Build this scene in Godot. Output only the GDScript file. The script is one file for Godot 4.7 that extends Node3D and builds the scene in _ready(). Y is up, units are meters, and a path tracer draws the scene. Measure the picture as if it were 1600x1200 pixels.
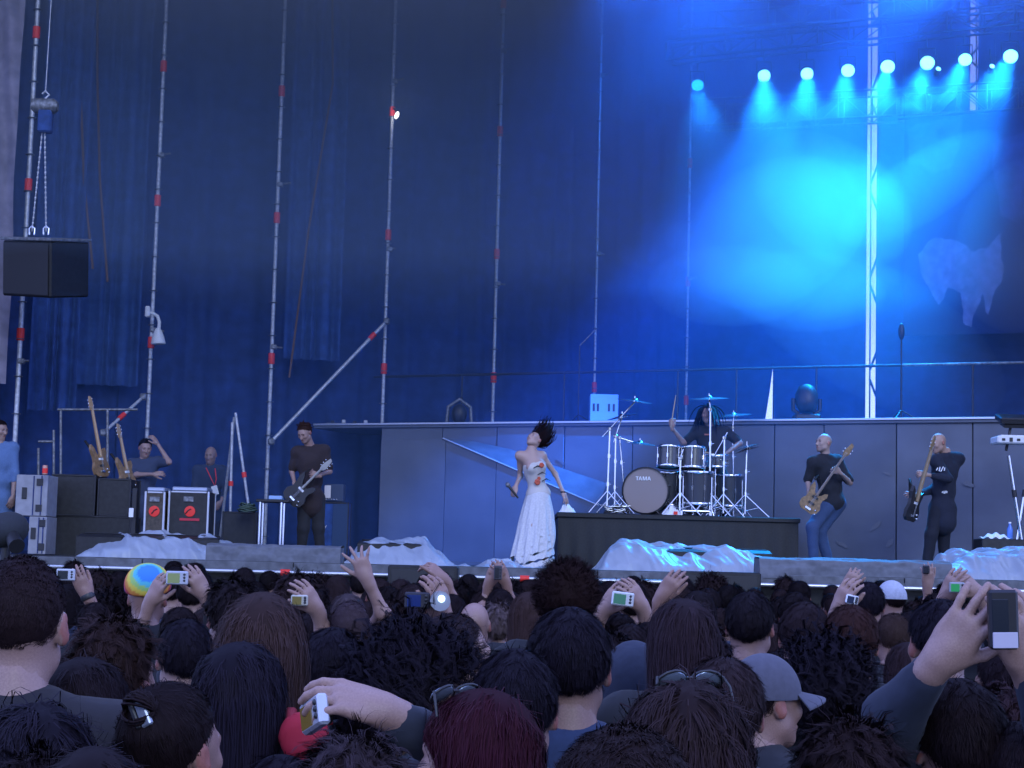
extends Node3D
# An outdoor concert at dusk: a scaffold stage with haze and cyan lamps, the band, and the crowd in front of it.
# Units are metres; the camera stands in the crowd near the origin and looks along -Z; the stage begins about 20 m away.

const FOCAL := 2800.0      # focal length in pixels of the 1600 x 1200 photograph
const DECK := 1.85         # height of the stage deck above the field
const PLATFORM := 3.94     # height of the upper platform behind the band
var cam: Camera3D
var rng := RandomNumberGenerator.new()
var noise := FastNoiseLite.new()
var M := {}
var taken := {}

# ---------------------------------------------------------------- bearings
func at(px: float, py: float, d: float) -> Vector3:
	var r: Vector3 = cam.basis * Vector3((px - 800.0) / FOCAL, (600.0 - py) / FOCAL, -1.0)
	return cam.position + r * (d / -r.z)

func spot(px: float, d: float, y: float) -> Vector3:
	var py := 880.0
	for k in 3:
		py += (at(px, py, d).y - y) * FOCAL / d
	return at(px, py, d)

# ---------------------------------------------------------------- mesh builder
class MB:
	var v := PackedVector3Array()
	var n := PackedVector3Array()
	var c := PackedColorArray()
	var t := PackedVector2Array()
	var ix := PackedInt32Array()
	var tint := Color(1, 1, 1)
	var with_uv := false
	func vert(p: Vector3, q: Vector3) -> int:
		v.append(p); n.append(q); c.append(tint)
		if with_uv: t.append(Vector2.ZERO)
		return v.size() - 1
	func tri(i: int, j: int, k: int) -> void:
		var g := (v[j] - v[i]).cross(v[k] - v[i])
		if g.dot(n[i] + n[j] + n[k]) > 0.0:
			ix.append(i); ix.append(k); ix.append(j)
		else:
			ix.append(i); ix.append(j); ix.append(k)
	func quad(a: Vector3, b: Vector3, d: Vector3, e: Vector3, q: Vector3) -> void:
		var i := vert(a, q)
		vert(b, q); vert(d, q); vert(e, q)
		tri(i, i + 1, i + 2); tri(i, i + 2, i + 3)
	func flat(a: Vector3, b: Vector3, d: Vector3) -> void:
		var q := (d - a).cross(b - a).normalized()
		var i := vert(a, q)
		vert(b, q); vert(d, q)
		ix.append(i); ix.append(i + 1); ix.append(i + 2)
	# box with chamfered edges
	func box(x: Transform3D, s: Vector3, bev := 0.006) -> void:
		var h := s * 0.5
		var b := minf(bev, minf(h.x, minf(h.y, h.z)) * 0.45)
		var ax := [Vector3.RIGHT, Vector3.UP, Vector3.BACK]
		var P := func(sx: float, sy: float, sz: float, full: int) -> Vector3:
			var p := Vector3(sx * (h.x - b), sy * (h.y - b), sz * (h.z - b))
			p[full] = [sx, sy, sz][full] * h[full]
			return x * p
		for a in 3:
			var u: int = (a + 1) % 3
			var w: int = (a + 2) % 3
			for s1 in [-1.0, 1.0]:
				var q: Vector3 = (x.basis * (ax[a] * s1)).normalized()
				var pts := []
				for m in [[-1.0, -1.0], [1.0, -1.0], [1.0, 1.0], [-1.0, 1.0]]:
					var sg := [0.0, 0.0, 0.0]
					sg[a] = s1; sg[u] = m[0]; sg[w] = m[1]
					pts.append(P.call(sg[0], sg[1], sg[2], a))
				quad(pts[0], pts[1], pts[2], pts[3], q)
				for s2 in [-1.0, 1.0]:   # chamfer between face a,s1 and face u,s2
					var e := []
					for m in [[-1.0, a], [1.0, a], [1.0, u], [-1.0, u]]:
						var sg := [0.0, 0.0, 0.0]
						sg[a] = s1; sg[u] = s2; sg[w] = m[0]
						e.append(P.call(sg[0], sg[1], sg[2], m[1]))
					quad(e[0], e[1], e[2], e[3], (x.basis * (ax[a] * s1 + ax[u] * s2)).normalized())
		for sx in [-1.0, 1.0]:
			for sy in [-1.0, 1.0]:
				for sz in [-1.0, 1.0]:
					var q: Vector3 = (x.basis * Vector3(sx, sy, sz)).normalized()
					var i := vert(P.call(sx, sy, sz, 0), q)
					vert(P.call(sx, sy, sz, 1), q); vert(P.call(sx, sy, sz, 2), q)
					tri(i, i + 1, i + 2)
	func bx(p: Vector3, s: Vector3, bev := 0.006, yaw := 0.0) -> void:
		box(Transform3D(Basis(Vector3.UP, yaw), p), s, bev)
	# tube along points; radii one number or one per point
	func tube(pts: Array, r, sides := 8, caps := true, flatten := 1.0) -> void:
		var m := pts.size()
		var fwd: Vector3 = (pts[1] - pts[0]).normalized()
		var up := Vector3.UP if absf(fwd.y) < 0.95 else Vector3.RIGHT
		var side := fwd.cross(up).normalized()
		var first := 0
		for k in m:
			var p: Vector3 = pts[k]
			if k > 0 and k < m - 1:
				fwd = (pts[k + 1] - pts[k - 1]).normalized()
			elif k == m - 1:
				fwd = (pts[k] - pts[k - 1]).normalized()
			side = (side - fwd * side.dot(fwd)).normalized()
			var oth := fwd.cross(side)
			var rad: float = r[k] if r is Array else r
			var at0 := v.size()
			if k == 0: first = at0
			for s in sides:
				var a := TAU * s / sides
				var d := side * cos(a) + oth * sin(a)
				vert(p + side * (cos(a) * rad) + oth * (sin(a) * rad * flatten), d)
			if k > 0:
				for s in sides:
					var s2 := (s + 1) % sides
					tri(at0 - sides + s, at0 - sides + s2, at0 + s2)
					tri(at0 - sides + s, at0 + s2, at0 + s)
		if caps:
			for e in 2:
				var b0 := first if e == 0 else v.size() - sides
				var q: Vector3 = (pts[0] - pts[1]).normalized() if e == 0 else (pts[m - 1] - pts[m - 2]).normalized()
				if e == 1: b0 = first + (m - 1) * sides
				var i0 := vert(pts[0] if e == 0 else pts[m - 1], q)
				for s in sides: vert(v[b0 + s], q)
				for s in sides: tri(i0, i0 + 1 + s, i0 + 1 + (s + 1) % sides)
	func bar(a: Vector3, b: Vector3, r: float, sides := 8) -> void:
		tube([a, b], r, sides)
	# lathe: profile of (radius, height) turned about the local y axis
	func lathe(x: Transform3D, prof: Array, segs := 20) -> void:
		var base := v.size()
		var m := prof.size()
		for k in m:
			var a0: Vector2 = prof[maxi(k - 1, 0)]
			var a1: Vector2 = prof[mini(k + 1, m - 1)]
			var d := (a1 - a0).normalized()
			var nn := Vector2(d.y, -d.x)
			for s in segs:
				var a := TAU * s / segs
				vert(x * Vector3(prof[k].x * cos(a), prof[k].y, prof[k].x * sin(a)), (x.basis * Vector3(nn.x * cos(a), nn.y, nn.x * sin(a))).normalized())
		for k in m - 1:
			for s in segs:
				var s2 := (s + 1) % segs
				var i := base + k * segs
				tri(i + s, i + s2, i + segs + s2)
				tri(i + s, i + segs + s2, i + segs + s)
	func ball(p: Vector3, r: Vector3, b := Basis(), segs := 14, rows := 9) -> void:
		var base := v.size()
		for k in rows + 1:
			var f := PI * k / rows
			for s in segs:
				var a := TAU * s / segs
				var u := Vector3(sin(f) * cos(a), cos(f), sin(f) * sin(a))
				vert(p + b * (u * r), (b * (u / r)).normalized())
		for k in rows:
			for s in segs:
				var s2 := (s + 1) % segs
				var i := base + k * segs
				tri(i + s, i + s2, i + segs + s2)
				tri(i + s, i + segs + s2, i + segs + s)
	# polygon in the local xy plane, extruded along local z from -h/2 to h/2
	func plate(x: Transform3D, poly: PackedVector2Array, h: float) -> void:
		var idx := Geometry2D.triangulate_polygon(poly)
		for s in [-1.0, 1.0]:
			var q: Vector3 = (x.basis * Vector3(0, 0, s)).normalized()
			var i0 := v.size()
			for p in poly: vert(x * Vector3(p.x, p.y, s * h * 0.5), q)
			for k in range(0, idx.size(), 3): tri(i0 + idx[k], i0 + idx[k + 1], i0 + idx[k + 2])
		var turn := 1.0 if not Geometry2D.is_polygon_clockwise(poly) else -1.0
		for k in poly.size():
			var a := poly[k]
			var b := poly[(k + 1) % poly.size()]
			var e := (b - a).normalized() * turn
			quad(x * Vector3(a.x, a.y, -h * 0.5), x * Vector3(b.x, b.y, -h * 0.5), x * Vector3(b.x, b.y, h * 0.5), x * Vector3(a.x, a.y, h * 0.5), (x.basis * Vector3(e.y, -e.x, 0)).normalized())
	# smooth sheet: fn(u, w) gives the point, both 0..1
	func sheet(fn: Callable, nu: int, nw: int) -> void:
		var base := v.size()
		var pts := PackedVector3Array()
		for j in nw + 1:
			for i in nu + 1:
				pts.append(fn.call(float(i) / nu, float(j) / nw))
		var W := nu + 1
		for j in nw + 1:
			for i in W:
				var du := pts[j * W + mini(i + 1, nu)] - pts[j * W + maxi(i - 1, 0)]
				var dw := pts[mini(j + 1, nw) * W + i] - pts[maxi(j - 1, 0) * W + i]
				var q := du.cross(dw).normalized()
				vert(pts[j * W + i], q if q.length() > 0.5 else Vector3.BACK)
				if with_uv: t[t.size() - 1] = Vector2(float(i) / nu, float(j) / nw)
		for j in nw:
			for i in nu:
				var a := base + j * W + i
				tri(a, a + 1, a + W + 1); tri(a, a + W + 1, a + W)
	func mesh() -> ArrayMesh:
		var arr := []
		arr.resize(Mesh.ARRAY_MAX)
		arr[Mesh.ARRAY_VERTEX] = v
		arr[Mesh.ARRAY_NORMAL] = n
		arr[Mesh.ARRAY_COLOR] = c
		if with_uv: arr[Mesh.ARRAY_TEX_UV] = t
		arr[Mesh.ARRAY_INDEX] = ix
		var m := ArrayMesh.new()
		m.add_surface_from_arrays(Mesh.PRIMITIVE_TRIANGLES, arr)
		return m

# ---------------------------------------------------------------- blended solids, meshed as surface nets
class Solid:
	var prims := []
	var cuts := []
	var paint := []
	var base := Color(1, 1, 1)
	func cap(a: Vector3, b: Vector3, ra: float, rb: float, k := 0.03) -> void:
		prims.append([0, a, b, ra, rb, k])
	func chain(pts: Array, rad: Array, k := 0.03) -> void:
		for i in pts.size() - 1: cap(pts[i], pts[i + 1], rad[i], rad[i + 1], k)
	func ell(c: Vector3, r: Vector3, b := Basis(), k := 0.03) -> void:
		prims.append([1, c, r, b, 0.0, k])
	func dig(c: Vector3, r: Vector3, b := Basis(), k := 0.01) -> void:
		prims.append([2, c, r, b, 0.0, k])
	func cut(p: Vector3, nn: Vector3) -> void:      # keeps the side the normal points away from
		cuts.append([p, nn.normalized()])
	func build(mb: MB, cell: float, wrinkle: FastNoiseLite = null, amp := 0.0) -> void:
		var lo := Vector3.ONE * 1e9
		var hi := Vector3.ONE * -1e9
		var bounds := []
		for q in prims:
			var a: Vector3
			var b: Vector3
			var pad: float = q[5] + cell * 2.0
			if q[0] == 0:
				var r: float = maxf(q[3], q[4]) + pad
				a = q[1].min(q[2]) - Vector3.ONE * r
				b = q[1].max(q[2]) + Vector3.ONE * r
			else:
				var B: Basis = q[3]
				var R: Vector3 = q[2]
				var e := Vector3(absf(B.x.x) * R.x + absf(B.y.x) * R.y + absf(B.z.x) * R.z, absf(B.x.y) * R.x + absf(B.y.y) * R.y + absf(B.z.y) * R.z, absf(B.x.z) * R.x + absf(B.y.z) * R.y + absf(B.z.z) * R.z) + Vector3.ONE * pad
				a = q[1] - e
				b = q[1] + e
			bounds.append([a, b])
			if q[0] != 2:
				lo = lo.min(a); hi = hi.max(b)
		var nx := int(ceil((hi.x - lo.x) / cell)) + 1
		var ny := int(ceil((hi.y - lo.y) / cell)) + 1
		var nzz := int(ceil((hi.z - lo.z) / cell)) + 1
		var f := PackedFloat32Array()
		f.resize(nx * ny * nzz)
		f.fill(9.0)
		var sy := nx
		var sz := nx * ny
		for qi in prims.size():
			var q = prims[qi]
			var a: Vector3 = (bounds[qi][0] - lo) / cell
			var b: Vector3 = (bounds[qi][1] - lo) / cell
			var x0 := maxi(int(a.x), 0)
			var x1 := mini(int(b.x) + 1, nx - 1)
			var y0 := maxi(int(a.y), 0)
			var y1 := mini(int(b.y) + 1, ny - 1)
			var z0 := maxi(int(a.z), 0)
			var z1 := mini(int(b.z) + 1, nzz - 1)
			var kind: int = q[0]
			var k: float = q[5]
			var A: Vector3 = q[1]
			if kind == 0:
				var ba: Vector3 = q[2] - A
				var bb := maxf(ba.length_squared(), 1e-9)
				var ra: float = q[3]
				var dr: float = q[4] - ra
				for z in range(z0, z1 + 1):
					for y in range(y0, y1 + 1):
						var o := z * sz + y * sy
						var pa := Vector3(lo.x + x0 * cell, lo.y + y * cell, lo.z + z * cell) - A
						for x in range(x0, x1 + 1):
							var h := clampf(pa.dot(ba) / bb, 0.0, 1.0)
							var d := (pa - ba * h).length() - ra - dr * h
							var g := f[o + x]
							var e := k - absf(d - g)
							var m := minf(d, g)
							f[o + x] = m - e * e * 0.25 / k if e > 0.0 else m
							pa.x += cell
			else:
				var R: Vector3 = q[2]
				var inv: Basis = q[3].transposed()
				var R2 := R * R
				for z in range(z0, z1 + 1):
					for y in range(y0, y1 + 1):
						var o := z * sz + y * sy
						var pa := Vector3(lo.x + x0 * cell, lo.y + y * cell, lo.z + z * cell) - A
						for x in range(x0, x1 + 1):
							var u := inv * pa
							var k0 := (u / R).length()
							var d := k0 * (k0 - 1.0) / maxf((u / R2).length(), 1e-6)
							var g := f[o + x]
							if kind == 1:
								var e := k - absf(d - g)
								var m := minf(d, g)
								f[o + x] = m - e * e * 0.25 / k if e > 0.0 else m
							else:
								var e2 := k - absf(-d - g)
								var m2 := maxf(-d, g)
								f[o + x] = m2 + e2 * e2 * 0.25 / k if e2 > 0.0 else m2
							pa.x += cell
		for ct in cuts:
			var P: Vector3 = ct[0]
			var N: Vector3 = ct[1]
			for z in nzz:
				for y in ny:
					var o := z * sz + y * sy
					var d := (Vector3(lo.x, lo.y + y * cell, lo.z + z * cell) - P).dot(N)
					var st := N.x * cell
					for x in nx:
						if d > f[o + x]: f[o + x] = d
						d += st
		var vid := PackedInt32Array()
		vid.resize(f.size())
		vid.fill(-1)
		var act := PackedInt32Array()
		var offs := [0, 1, sy, sy + 1, sz, sz + 1, sz + sy, sz + sy + 1]
		var edges := [[0, 1], [2, 3], [4, 5], [6, 7], [0, 2], [1, 3], [4, 6], [5, 7], [0, 4], [1, 5], [2, 6], [3, 7]]
		var cor := [Vector3(0, 0, 0), Vector3(1, 0, 0), Vector3(0, 1, 0), Vector3(1, 1, 0), Vector3(0, 0, 1), Vector3(1, 0, 1), Vector3(0, 1, 1), Vector3(1, 1, 1)]
		var far := cell * 2.2
		var v0 := mb.v.size()
		for z in nzz - 1:
			for y in ny - 1:
				var o := z * sz + y * sy
				for x in nx - 1:
					var g := f[o + x]
					if g > far or g < -far: continue
					var s := 0
					for e in 8:
						if f[o + x + offs[e]] < 0.0: s += 1
					if s == 0 or s == 8: continue
					var sum := Vector3.ZERO
					var cnt := 0
					for e in edges:
						var fa := f[o + x + offs[e[0]]]
						var fb := f[o + x + offs[e[1]]]
						if (fa < 0.0) != (fb < 0.0):
							sum += cor[e[0]].lerp(cor[e[1]], fa / (fa - fb))
							cnt += 1
					var p := lo + (Vector3(x, y, z) + sum / cnt) * cell
					vid[o + x] = mb.v.size()
					mb.v.append(p)
					mb.n.append(Vector3.ZERO)
					var col := base
					for pt in paint:
						if ((pt[3] * (p - pt[0])) / pt[1]).length() < 1.0: col = pt[2]
					mb.c.append(col)
					act.append(o + x)
		for a in act:
			var inside := f[a] < 0.0
			for ax in 3:
				var st: int = [1, sy, sz][ax]
				if (f[a + st] < 0.0) == inside: continue
				var u: int = [sy, sz, 1][ax]
				var w: int = [sz, 1, sy][ax]
				if a - u - w < 0: continue
				var i := vid[a]
				var j := vid[a - u]
				var k2 := vid[a - u - w]
				var l := vid[a - w]
				if i < 0 or j < 0 or k2 < 0 or l < 0: continue
				if not inside:
					var tmp := j
					j = l
					l = tmp
				var nn := (mb.v[k2] - mb.v[i]).cross(mb.v[l] - mb.v[j])
				for m in [i, j, k2, l]: mb.n[m] -= nn
				mb.ix.append(i); mb.ix.append(k2); mb.ix.append(j)
				mb.ix.append(i); mb.ix.append(l); mb.ix.append(k2)
		var flip := 1.0
		if act.size() > 0:      # normals point out of the solid
			var best := 0
			for a in act.size():
				if mb.v[v0 + a].y > mb.v[v0 + best].y: best = a
			if mb.n[v0 + best].y < 0.0: flip = -1.0
		for a in range(v0, mb.v.size()):
			var q := mb.n[a].normalized() * flip
			mb.n[a] = q if q.length() > 0.5 else Vector3.UP
			if wrinkle: mb.v[a] += q * wrinkle.get_noise_3dv(mb.v[a]) * amp
		if wrinkle and amp > 0.0: renormal(mb, v0)
	func renormal(mb: MB, v0: int) -> void:
		var acc := PackedVector3Array()
		acc.resize(mb.v.size() - v0)
		for k in range(0, mb.ix.size(), 3):
			var i := mb.ix[k]
			if i < v0: continue
			var j := mb.ix[k + 1]
			var l := mb.ix[k + 2]
			var g := (mb.v[l] - mb.v[i]).cross(mb.v[j] - mb.v[i])
			acc[i - v0] += g; acc[j - v0] += g; acc[l - v0] += g
		for k in acc.size():
			var q := acc[k].normalized()
			if q.dot(mb.n[v0 + k]) < 0.0: q = -q
			if q.length() > 0.5: mb.n[v0 + k] = q

# ---------------------------------------------------------------- nodes
func numbered(called: String) -> String:
	taken[called] = taken.get(called, 0) + 1
	return called if taken[called] == 1 else "%s_%03d" % [called, taken[called] - 1]

func thing(called: String, label: String, category: String, where := Vector3.ZERO, yaw := 0.0, group := "") -> Node3D:
	var o := Node3D.new()
	o.name = numbered(called)
	add_child(o)
	o.position = where
	o.rotation.y = yaw
	return tag(o, label, category, group)

func tag(o: Node3D, label: String, category: String, group := "") -> Node3D:
	o.set_meta("label", label)
	o.set_meta("category", category)
	if group: o.set_meta("group", group)
	return o

func part(called: String, mb, m: Material, parent: Node3D) -> MeshInstance3D:
	var o := MeshInstance3D.new()
	o.name = called
	o.mesh = mb.mesh() if mb is MB else mb
	o.material_override = m
	parent.add_child(o, true)
	return o

func whole(called: String, mb: MB, m: Material, label: String, category: String, group := "") -> MeshInstance3D:
	var o := MeshInstance3D.new()
	o.name = numbered(called)
	o.mesh = mb.mesh()
	o.material_override = m
	add_child(o)
	tag(o, label, category, group)
	return o

func setting(called: String, mb: MB, m: Material) -> MeshInstance3D:
	var o := MeshInstance3D.new()
	o.name = numbered(called)
	o.mesh = mb.mesh()
	o.material_override = m
	o.set_meta("kind", "structure")
	add_child(o)
	return o

# ---------------------------------------------------------------- materials
func lin(r: float, g: float, b: float) -> Color:
	return Color(r, g, b).linear_to_srgb()

func plain(c: Color, rough := 0.7, metal := 0.0) -> StandardMaterial3D:
	var m := StandardMaterial3D.new()
	m.albedo_color = c
	m.roughness = rough
	m.metallic = metal
	m.vertex_color_use_as_albedo = true
	return m

var tex_cache := {}
func speckle(freq: float, lo: float, hi: float, seed_n: int, octaves := 5) -> NoiseTexture2D:
	var key := "%s %s %s %d" % [freq, lo, hi, seed_n]
	if tex_cache.has(key): return tex_cache[key]
	var t := NoiseTexture2D.new()
	t.width = 512; t.height = 512
	t.seamless = true
	var f := FastNoiseLite.new()
	f.seed = seed_n
	f.frequency = freq
	f.fractal_octaves = octaves
	t.noise = f
	var g := Gradient.new()
	g.set_color(0, Color(lo, lo, lo)); g.set_color(1, Color(hi, hi, hi))
	t.color_ramp = g
	tex_cache[key] = t
	return t

func worn(c: Color, rough: float, freq: float, lo: float, scale: float, bump := 0.0, metal := 0.0, seed_n := 3) -> StandardMaterial3D:
	var m := plain(c, rough, metal)
	m.albedo_texture = speckle(freq, lo, 1.0, seed_n)
	m.uv1_triplanar = true
	m.uv1_world_triplanar = true
	m.uv1_scale = Vector3.ONE * scale
	if bump > 0.0:
		m.heightmap_enabled = true
		m.heightmap_texture = speckle(freq * 1.7, 0.0, 1.0, seed_n + 7)
		m.heightmap_scale = bump
	return m

func _ready() -> void:
	# ---- camera
	cam = Camera3D.new()
	cam.name = "camera"
	cam.position = Vector3(0, 1.92, 0)
	cam.basis = Basis(Vector3.RIGHT, deg_to_rad(5.65)) * Basis(Vector3.BACK, deg_to_rad(1.45))
	cam.fov = rad_to_deg(2.0 * atan(600.0 / FOCAL))
	cam.near = 0.1
	cam.far = 900.0
	cam.current = true
	add_child(cam)
	# ---- overcast dusk sky and the faint sun behind the cloud
	var env := Environment.new()
	env.background_mode = Environment.BG_SKY
	var sm := ProceduralSkyMaterial.new()
	sm.sky_top_color = lin(0.245, 0.33, 0.86)
	sm.sky_horizon_color = lin(0.35, 0.46, 1.0)
	sm.sky_curve = 0.25
	sm.ground_bottom_color = lin(0.05, 0.05, 0.07)
	sm.ground_horizon_color = lin(0.10, 0.10, 0.14)
	sm.sun_angle_max = 1.0
	env.sky = Sky.new()
	env.sky.sky_material = sm
	env.background_energy_multiplier = 1.0
	env.tonemap_mode = Environment.TONE_MAPPER_LINEAR
	env.tonemap_exposure = 2.95
	env.sdfgi_enabled = true
	env.ssao_enabled = true
	env.ssil_enabled = true
	env.volumetric_fog_enabled = true
	env.volumetric_fog_density = 0.0
	var we := WorldEnvironment.new()
	we.name = "world_environment"
	we.environment = env
	add_child(we)
	var sun := DirectionalLight3D.new()
	sun.name = "sun"
	sun.light_energy = 0.15
	sun.light_angular_distance = 25.0
	sun.light_color = Color(0.80, 0.87, 1.0)
	sun.shadow_enabled = true
	sun.rotation_degrees = Vector3(-26, 14, 0)
	add_child(sun)

	rng.seed = 20070
	noise.seed = 11
	noise.frequency = 6.0
	make_materials()
	make_structure()
	make_lights_and_haze()
	make_stage_front()
	make_stage_gear()
	make_drums()
	make_band()
	make_crowd()

func make_materials() -> void:
	M.steel = worn(lin(0.72, 0.73, 0.76), 0.42, 0.02, 0.7, 1.5, 0.0, 0.35)
	M.dull_steel = worn(lin(0.40, 0.41, 0.43), 0.55, 0.02, 0.5, 1.5, 0.0, 0.6)
	M.chrome = plain(lin(0.85, 0.86, 0.88), 0.12, 1.0)
	M.red = plain(lin(0.85, 0.035, 0.022), 0.5)
	M.black = worn(lin(0.018, 0.018, 0.02), 0.6, 0.03, 0.6, 2.0)
	M.gear = plain(lin(0.02, 0.02, 0.023), 0.45)
	M.rubber = plain(lin(0.015, 0.015, 0.016), 0.8)
	M.drape = worn(lin(0.022, 0.06, 0.25), 0.95, 0.01, 0.55, 0.6)  # dark cloth; the blue glow of the lit haze is painted into its colour
	M.blue_drape = worn(lin(0.04, 0.11, 0.36), 0.9, 0.01, 0.6, 0.8)
	M.scrim = worn(lin(0.30, 0.27, 0.34), 0.9, 0.01, 0.7, 0.7)
	M.grey_panel = worn(lin(0.165, 0.185, 0.24), 0.85, 0.006, 0.82, 0.35, 0.15)
	M.grey_panel_dark = worn(lin(0.15, 0.17, 0.222), 0.85, 0.006, 0.82, 0.35, 0.15, 0.0, 19)
	M.scuff = worn(lin(0.22, 0.235, 0.28), 0.9, 0.05, 0.7, 4.0)
	M.deck = worn(lin(0.06, 0.06, 0.062), 0.7, 0.01, 0.6, 0.6)
	M.fascia = worn(lin(0.18, 0.19, 0.21), 0.7, 0.01, 0.6, 0.9)
	M.grass = worn(lin(0.05, 0.055, 0.03), 0.95, 0.02, 0.5, 0.3, 1.0)
	M.cloth_grey = worn(lin(0.15, 0.16, 0.185), 0.7, 0.02, 0.85, 1.0)
	M.rope = plain(lin(0.16, 0.085, 0.05), 0.9)
	M.case_grey = worn(lin(0.34, 0.34, 0.37), 0.6, 0.01, 0.86, 1.2)
	M.case_black = worn(lin(0.02, 0.02, 0.022), 0.5, 0.02, 0.6, 1.2)
	M.alu = plain(lin(0.62, 0.63, 0.65), 0.35, 0.9)
	M.white_paint = plain(lin(0.72, 0.72, 0.72), 0.5)
	M.roof = worn(lin(0.05, 0.05, 0.055), 0.9, 0.01, 0.7, 0.5)
	M.wood_light = worn(lin(0.40, 0.24, 0.11), 0.45, 0.01, 0.6, 3.0)
	M.ramp = worn(lin(0.17, 0.175, 0.185), 0.35, 0.01, 0.75, 0.6)
	M.pale_edge = plain(lin(0.42, 0.43, 0.46), 0.35)
	M.lamp_shell = plain(lin(0.03, 0.03, 0.035), 0.5)
	M.poly = StandardMaterial3D.new()
	M.poly.albedo_color = Color(lin(0.50, 0.56, 0.66), 0.64)
	M.poly.transparency = BaseMaterial3D.TRANSPARENCY_ALPHA
	M.poly.roughness = 0.34
	M.poly.metallic_specular = 0.55
	M.paper = plain(lin(0.8, 0.8, 0.8), 0.7)

# ---------------------------------------------------------------- scaffold, drapes, roof, platform
func wall_dir() -> Vector3:
	return Vector3(8.1, 0, 3.7).normalized()      # the upper platform runs towards the camera on the right

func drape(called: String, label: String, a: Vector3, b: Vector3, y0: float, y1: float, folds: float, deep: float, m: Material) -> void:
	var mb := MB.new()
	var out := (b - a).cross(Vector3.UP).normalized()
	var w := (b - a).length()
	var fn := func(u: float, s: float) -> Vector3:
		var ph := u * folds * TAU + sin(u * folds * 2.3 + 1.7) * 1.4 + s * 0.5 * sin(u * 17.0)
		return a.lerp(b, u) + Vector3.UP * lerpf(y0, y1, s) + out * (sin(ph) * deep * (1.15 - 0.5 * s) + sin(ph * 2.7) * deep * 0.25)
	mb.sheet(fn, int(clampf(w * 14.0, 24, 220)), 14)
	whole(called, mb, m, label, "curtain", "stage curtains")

func standard_pole(px: float, d: float, y0: float, label: String, r := 0.029, reds := []) -> Node3D:
	var p := spot(px, d, y0)
	var t := thing("scaffold_pole", label, "pole", p, 0.0, "upright scaffold poles")
	var top := 12.85 - y0
	var mb := MB.new()
	mb.bar(Vector3.ZERO, Vector3(0, top, 0), r, 10)
	part("tube", mb, M.steel, t)
	var rings := MB.new()
	var y := 0.35
	while y < top:
		rings.lathe(Transform3D(Basis(), Vector3(0, y, 0)), [Vector2(r, -0.006), Vector2(r + 0.03, -0.005), Vector2(r + 0.03, 0.005), Vector2(r, 0.006)], 10)
		y += 0.5
	part("rosette", rings, M.dull_steel, t).set_meta("kind", "stuff")
	for h in reds:
		var rb := MB.new()
		rb.lathe(Transform3D(Basis(), Vector3(0, h - y0, 0)), [Vector2(r, -0.085), Vector2(r + 0.02, -0.078), Vector2(r + 0.02, 0.078), Vector2(r, 0.085)], 10)
		part("red_coupler", rb, M.red, t)
	# short stubs where a bracket is clamped on
	for k in 2:
		var hb := 2.2 + 3.1 * k + rng.randf() * 1.4
		var st := MB.new()
		st.bar(Vector3(0, hb, 0), Vector3(0.12 + rng.randf() * 0.08, hb + 0.06 * (rng.randf() - 0.3), 0.03), 0.016, 6)
		st.bx(Vector3(0.03, hb, 0), Vector3(0.09, 0.07, 0.09), 0.01)
		part("clamp", st, M.dull_steel, t)
	return t

func brace(called: String, label: String, a: Vector3, b: Vector3, r: float, reds: Array) -> void:
	var t := thing(called, label, "pole", a)
	var mb := MB.new()
	mb.bar(Vector3.ZERO, b - a, r, 10)
	part("tube", mb, M.steel, t)
	for e in [a, b]:
		var cl := MB.new()
		cl.bx(e - a, Vector3(0.1, 0.1, 0.1), 0.02)
		part("clamp", cl, M.dull_steel, t)
	for f in reds:
		var rb := MB.new()
		var c := (b - a) * float(f)
		var dn := (b - a).normalized()
		rb.bar(c - dn * 0.06, c + dn * 0.06, r + 0.012, 10)
		part("red_coupler", rb, M.red, t)

func truss(called: String, label: String, a: Vector3, b: Vector3, h: float, bays: int, m: Material) -> void:
	var t := thing(called, label, "truss", a, 0.0, "lighting trusses over the stage")
	var dirv := b - a
	var back := dirv.cross(Vector3.UP).normalized() * h * -1.0
	for off in [Vector3.ZERO, Vector3(0, h, 0), back, back + Vector3(0, h, 0)]:
		var mb := MB.new()
		mb.bar(off, off + dirv, 0.022, 7)
		part("chord", mb, m, t)
	for side in [Vector3.ZERO, back]:
		for k in bays + 1:
			var p: Vector3 = dirv * (float(k) / bays) + side
			var mb := MB.new()
			mb.bar(p, p + Vector3(0, h, 0), 0.014, 6)
			part("upright", mb, m, t)
			if k < bays:
				var q: Vector3 = dirv * (float(k + 1) / bays) + side
				var md := MB.new()
				md.bar(p + Vector3(0, 0.0 if k % 2 == 0 else h, 0), q + Vector3(0, h if k % 2 == 0 else 0.0, 0), 0.011, 6)
				part("brace", md, m, t)
	for k in 2:      # drop wires up to the roof
		var mb := MB.new()
		var p := dirv * (0.15 + 0.7 * k) + back * 0.5 + Vector3(0, h, 0)
		mb.bar(p, Vector3(p.x, 12.9 - a.y, p.z), 0.008, 5)
		part("hanging_wire", mb, M.dull_steel, t)

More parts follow.
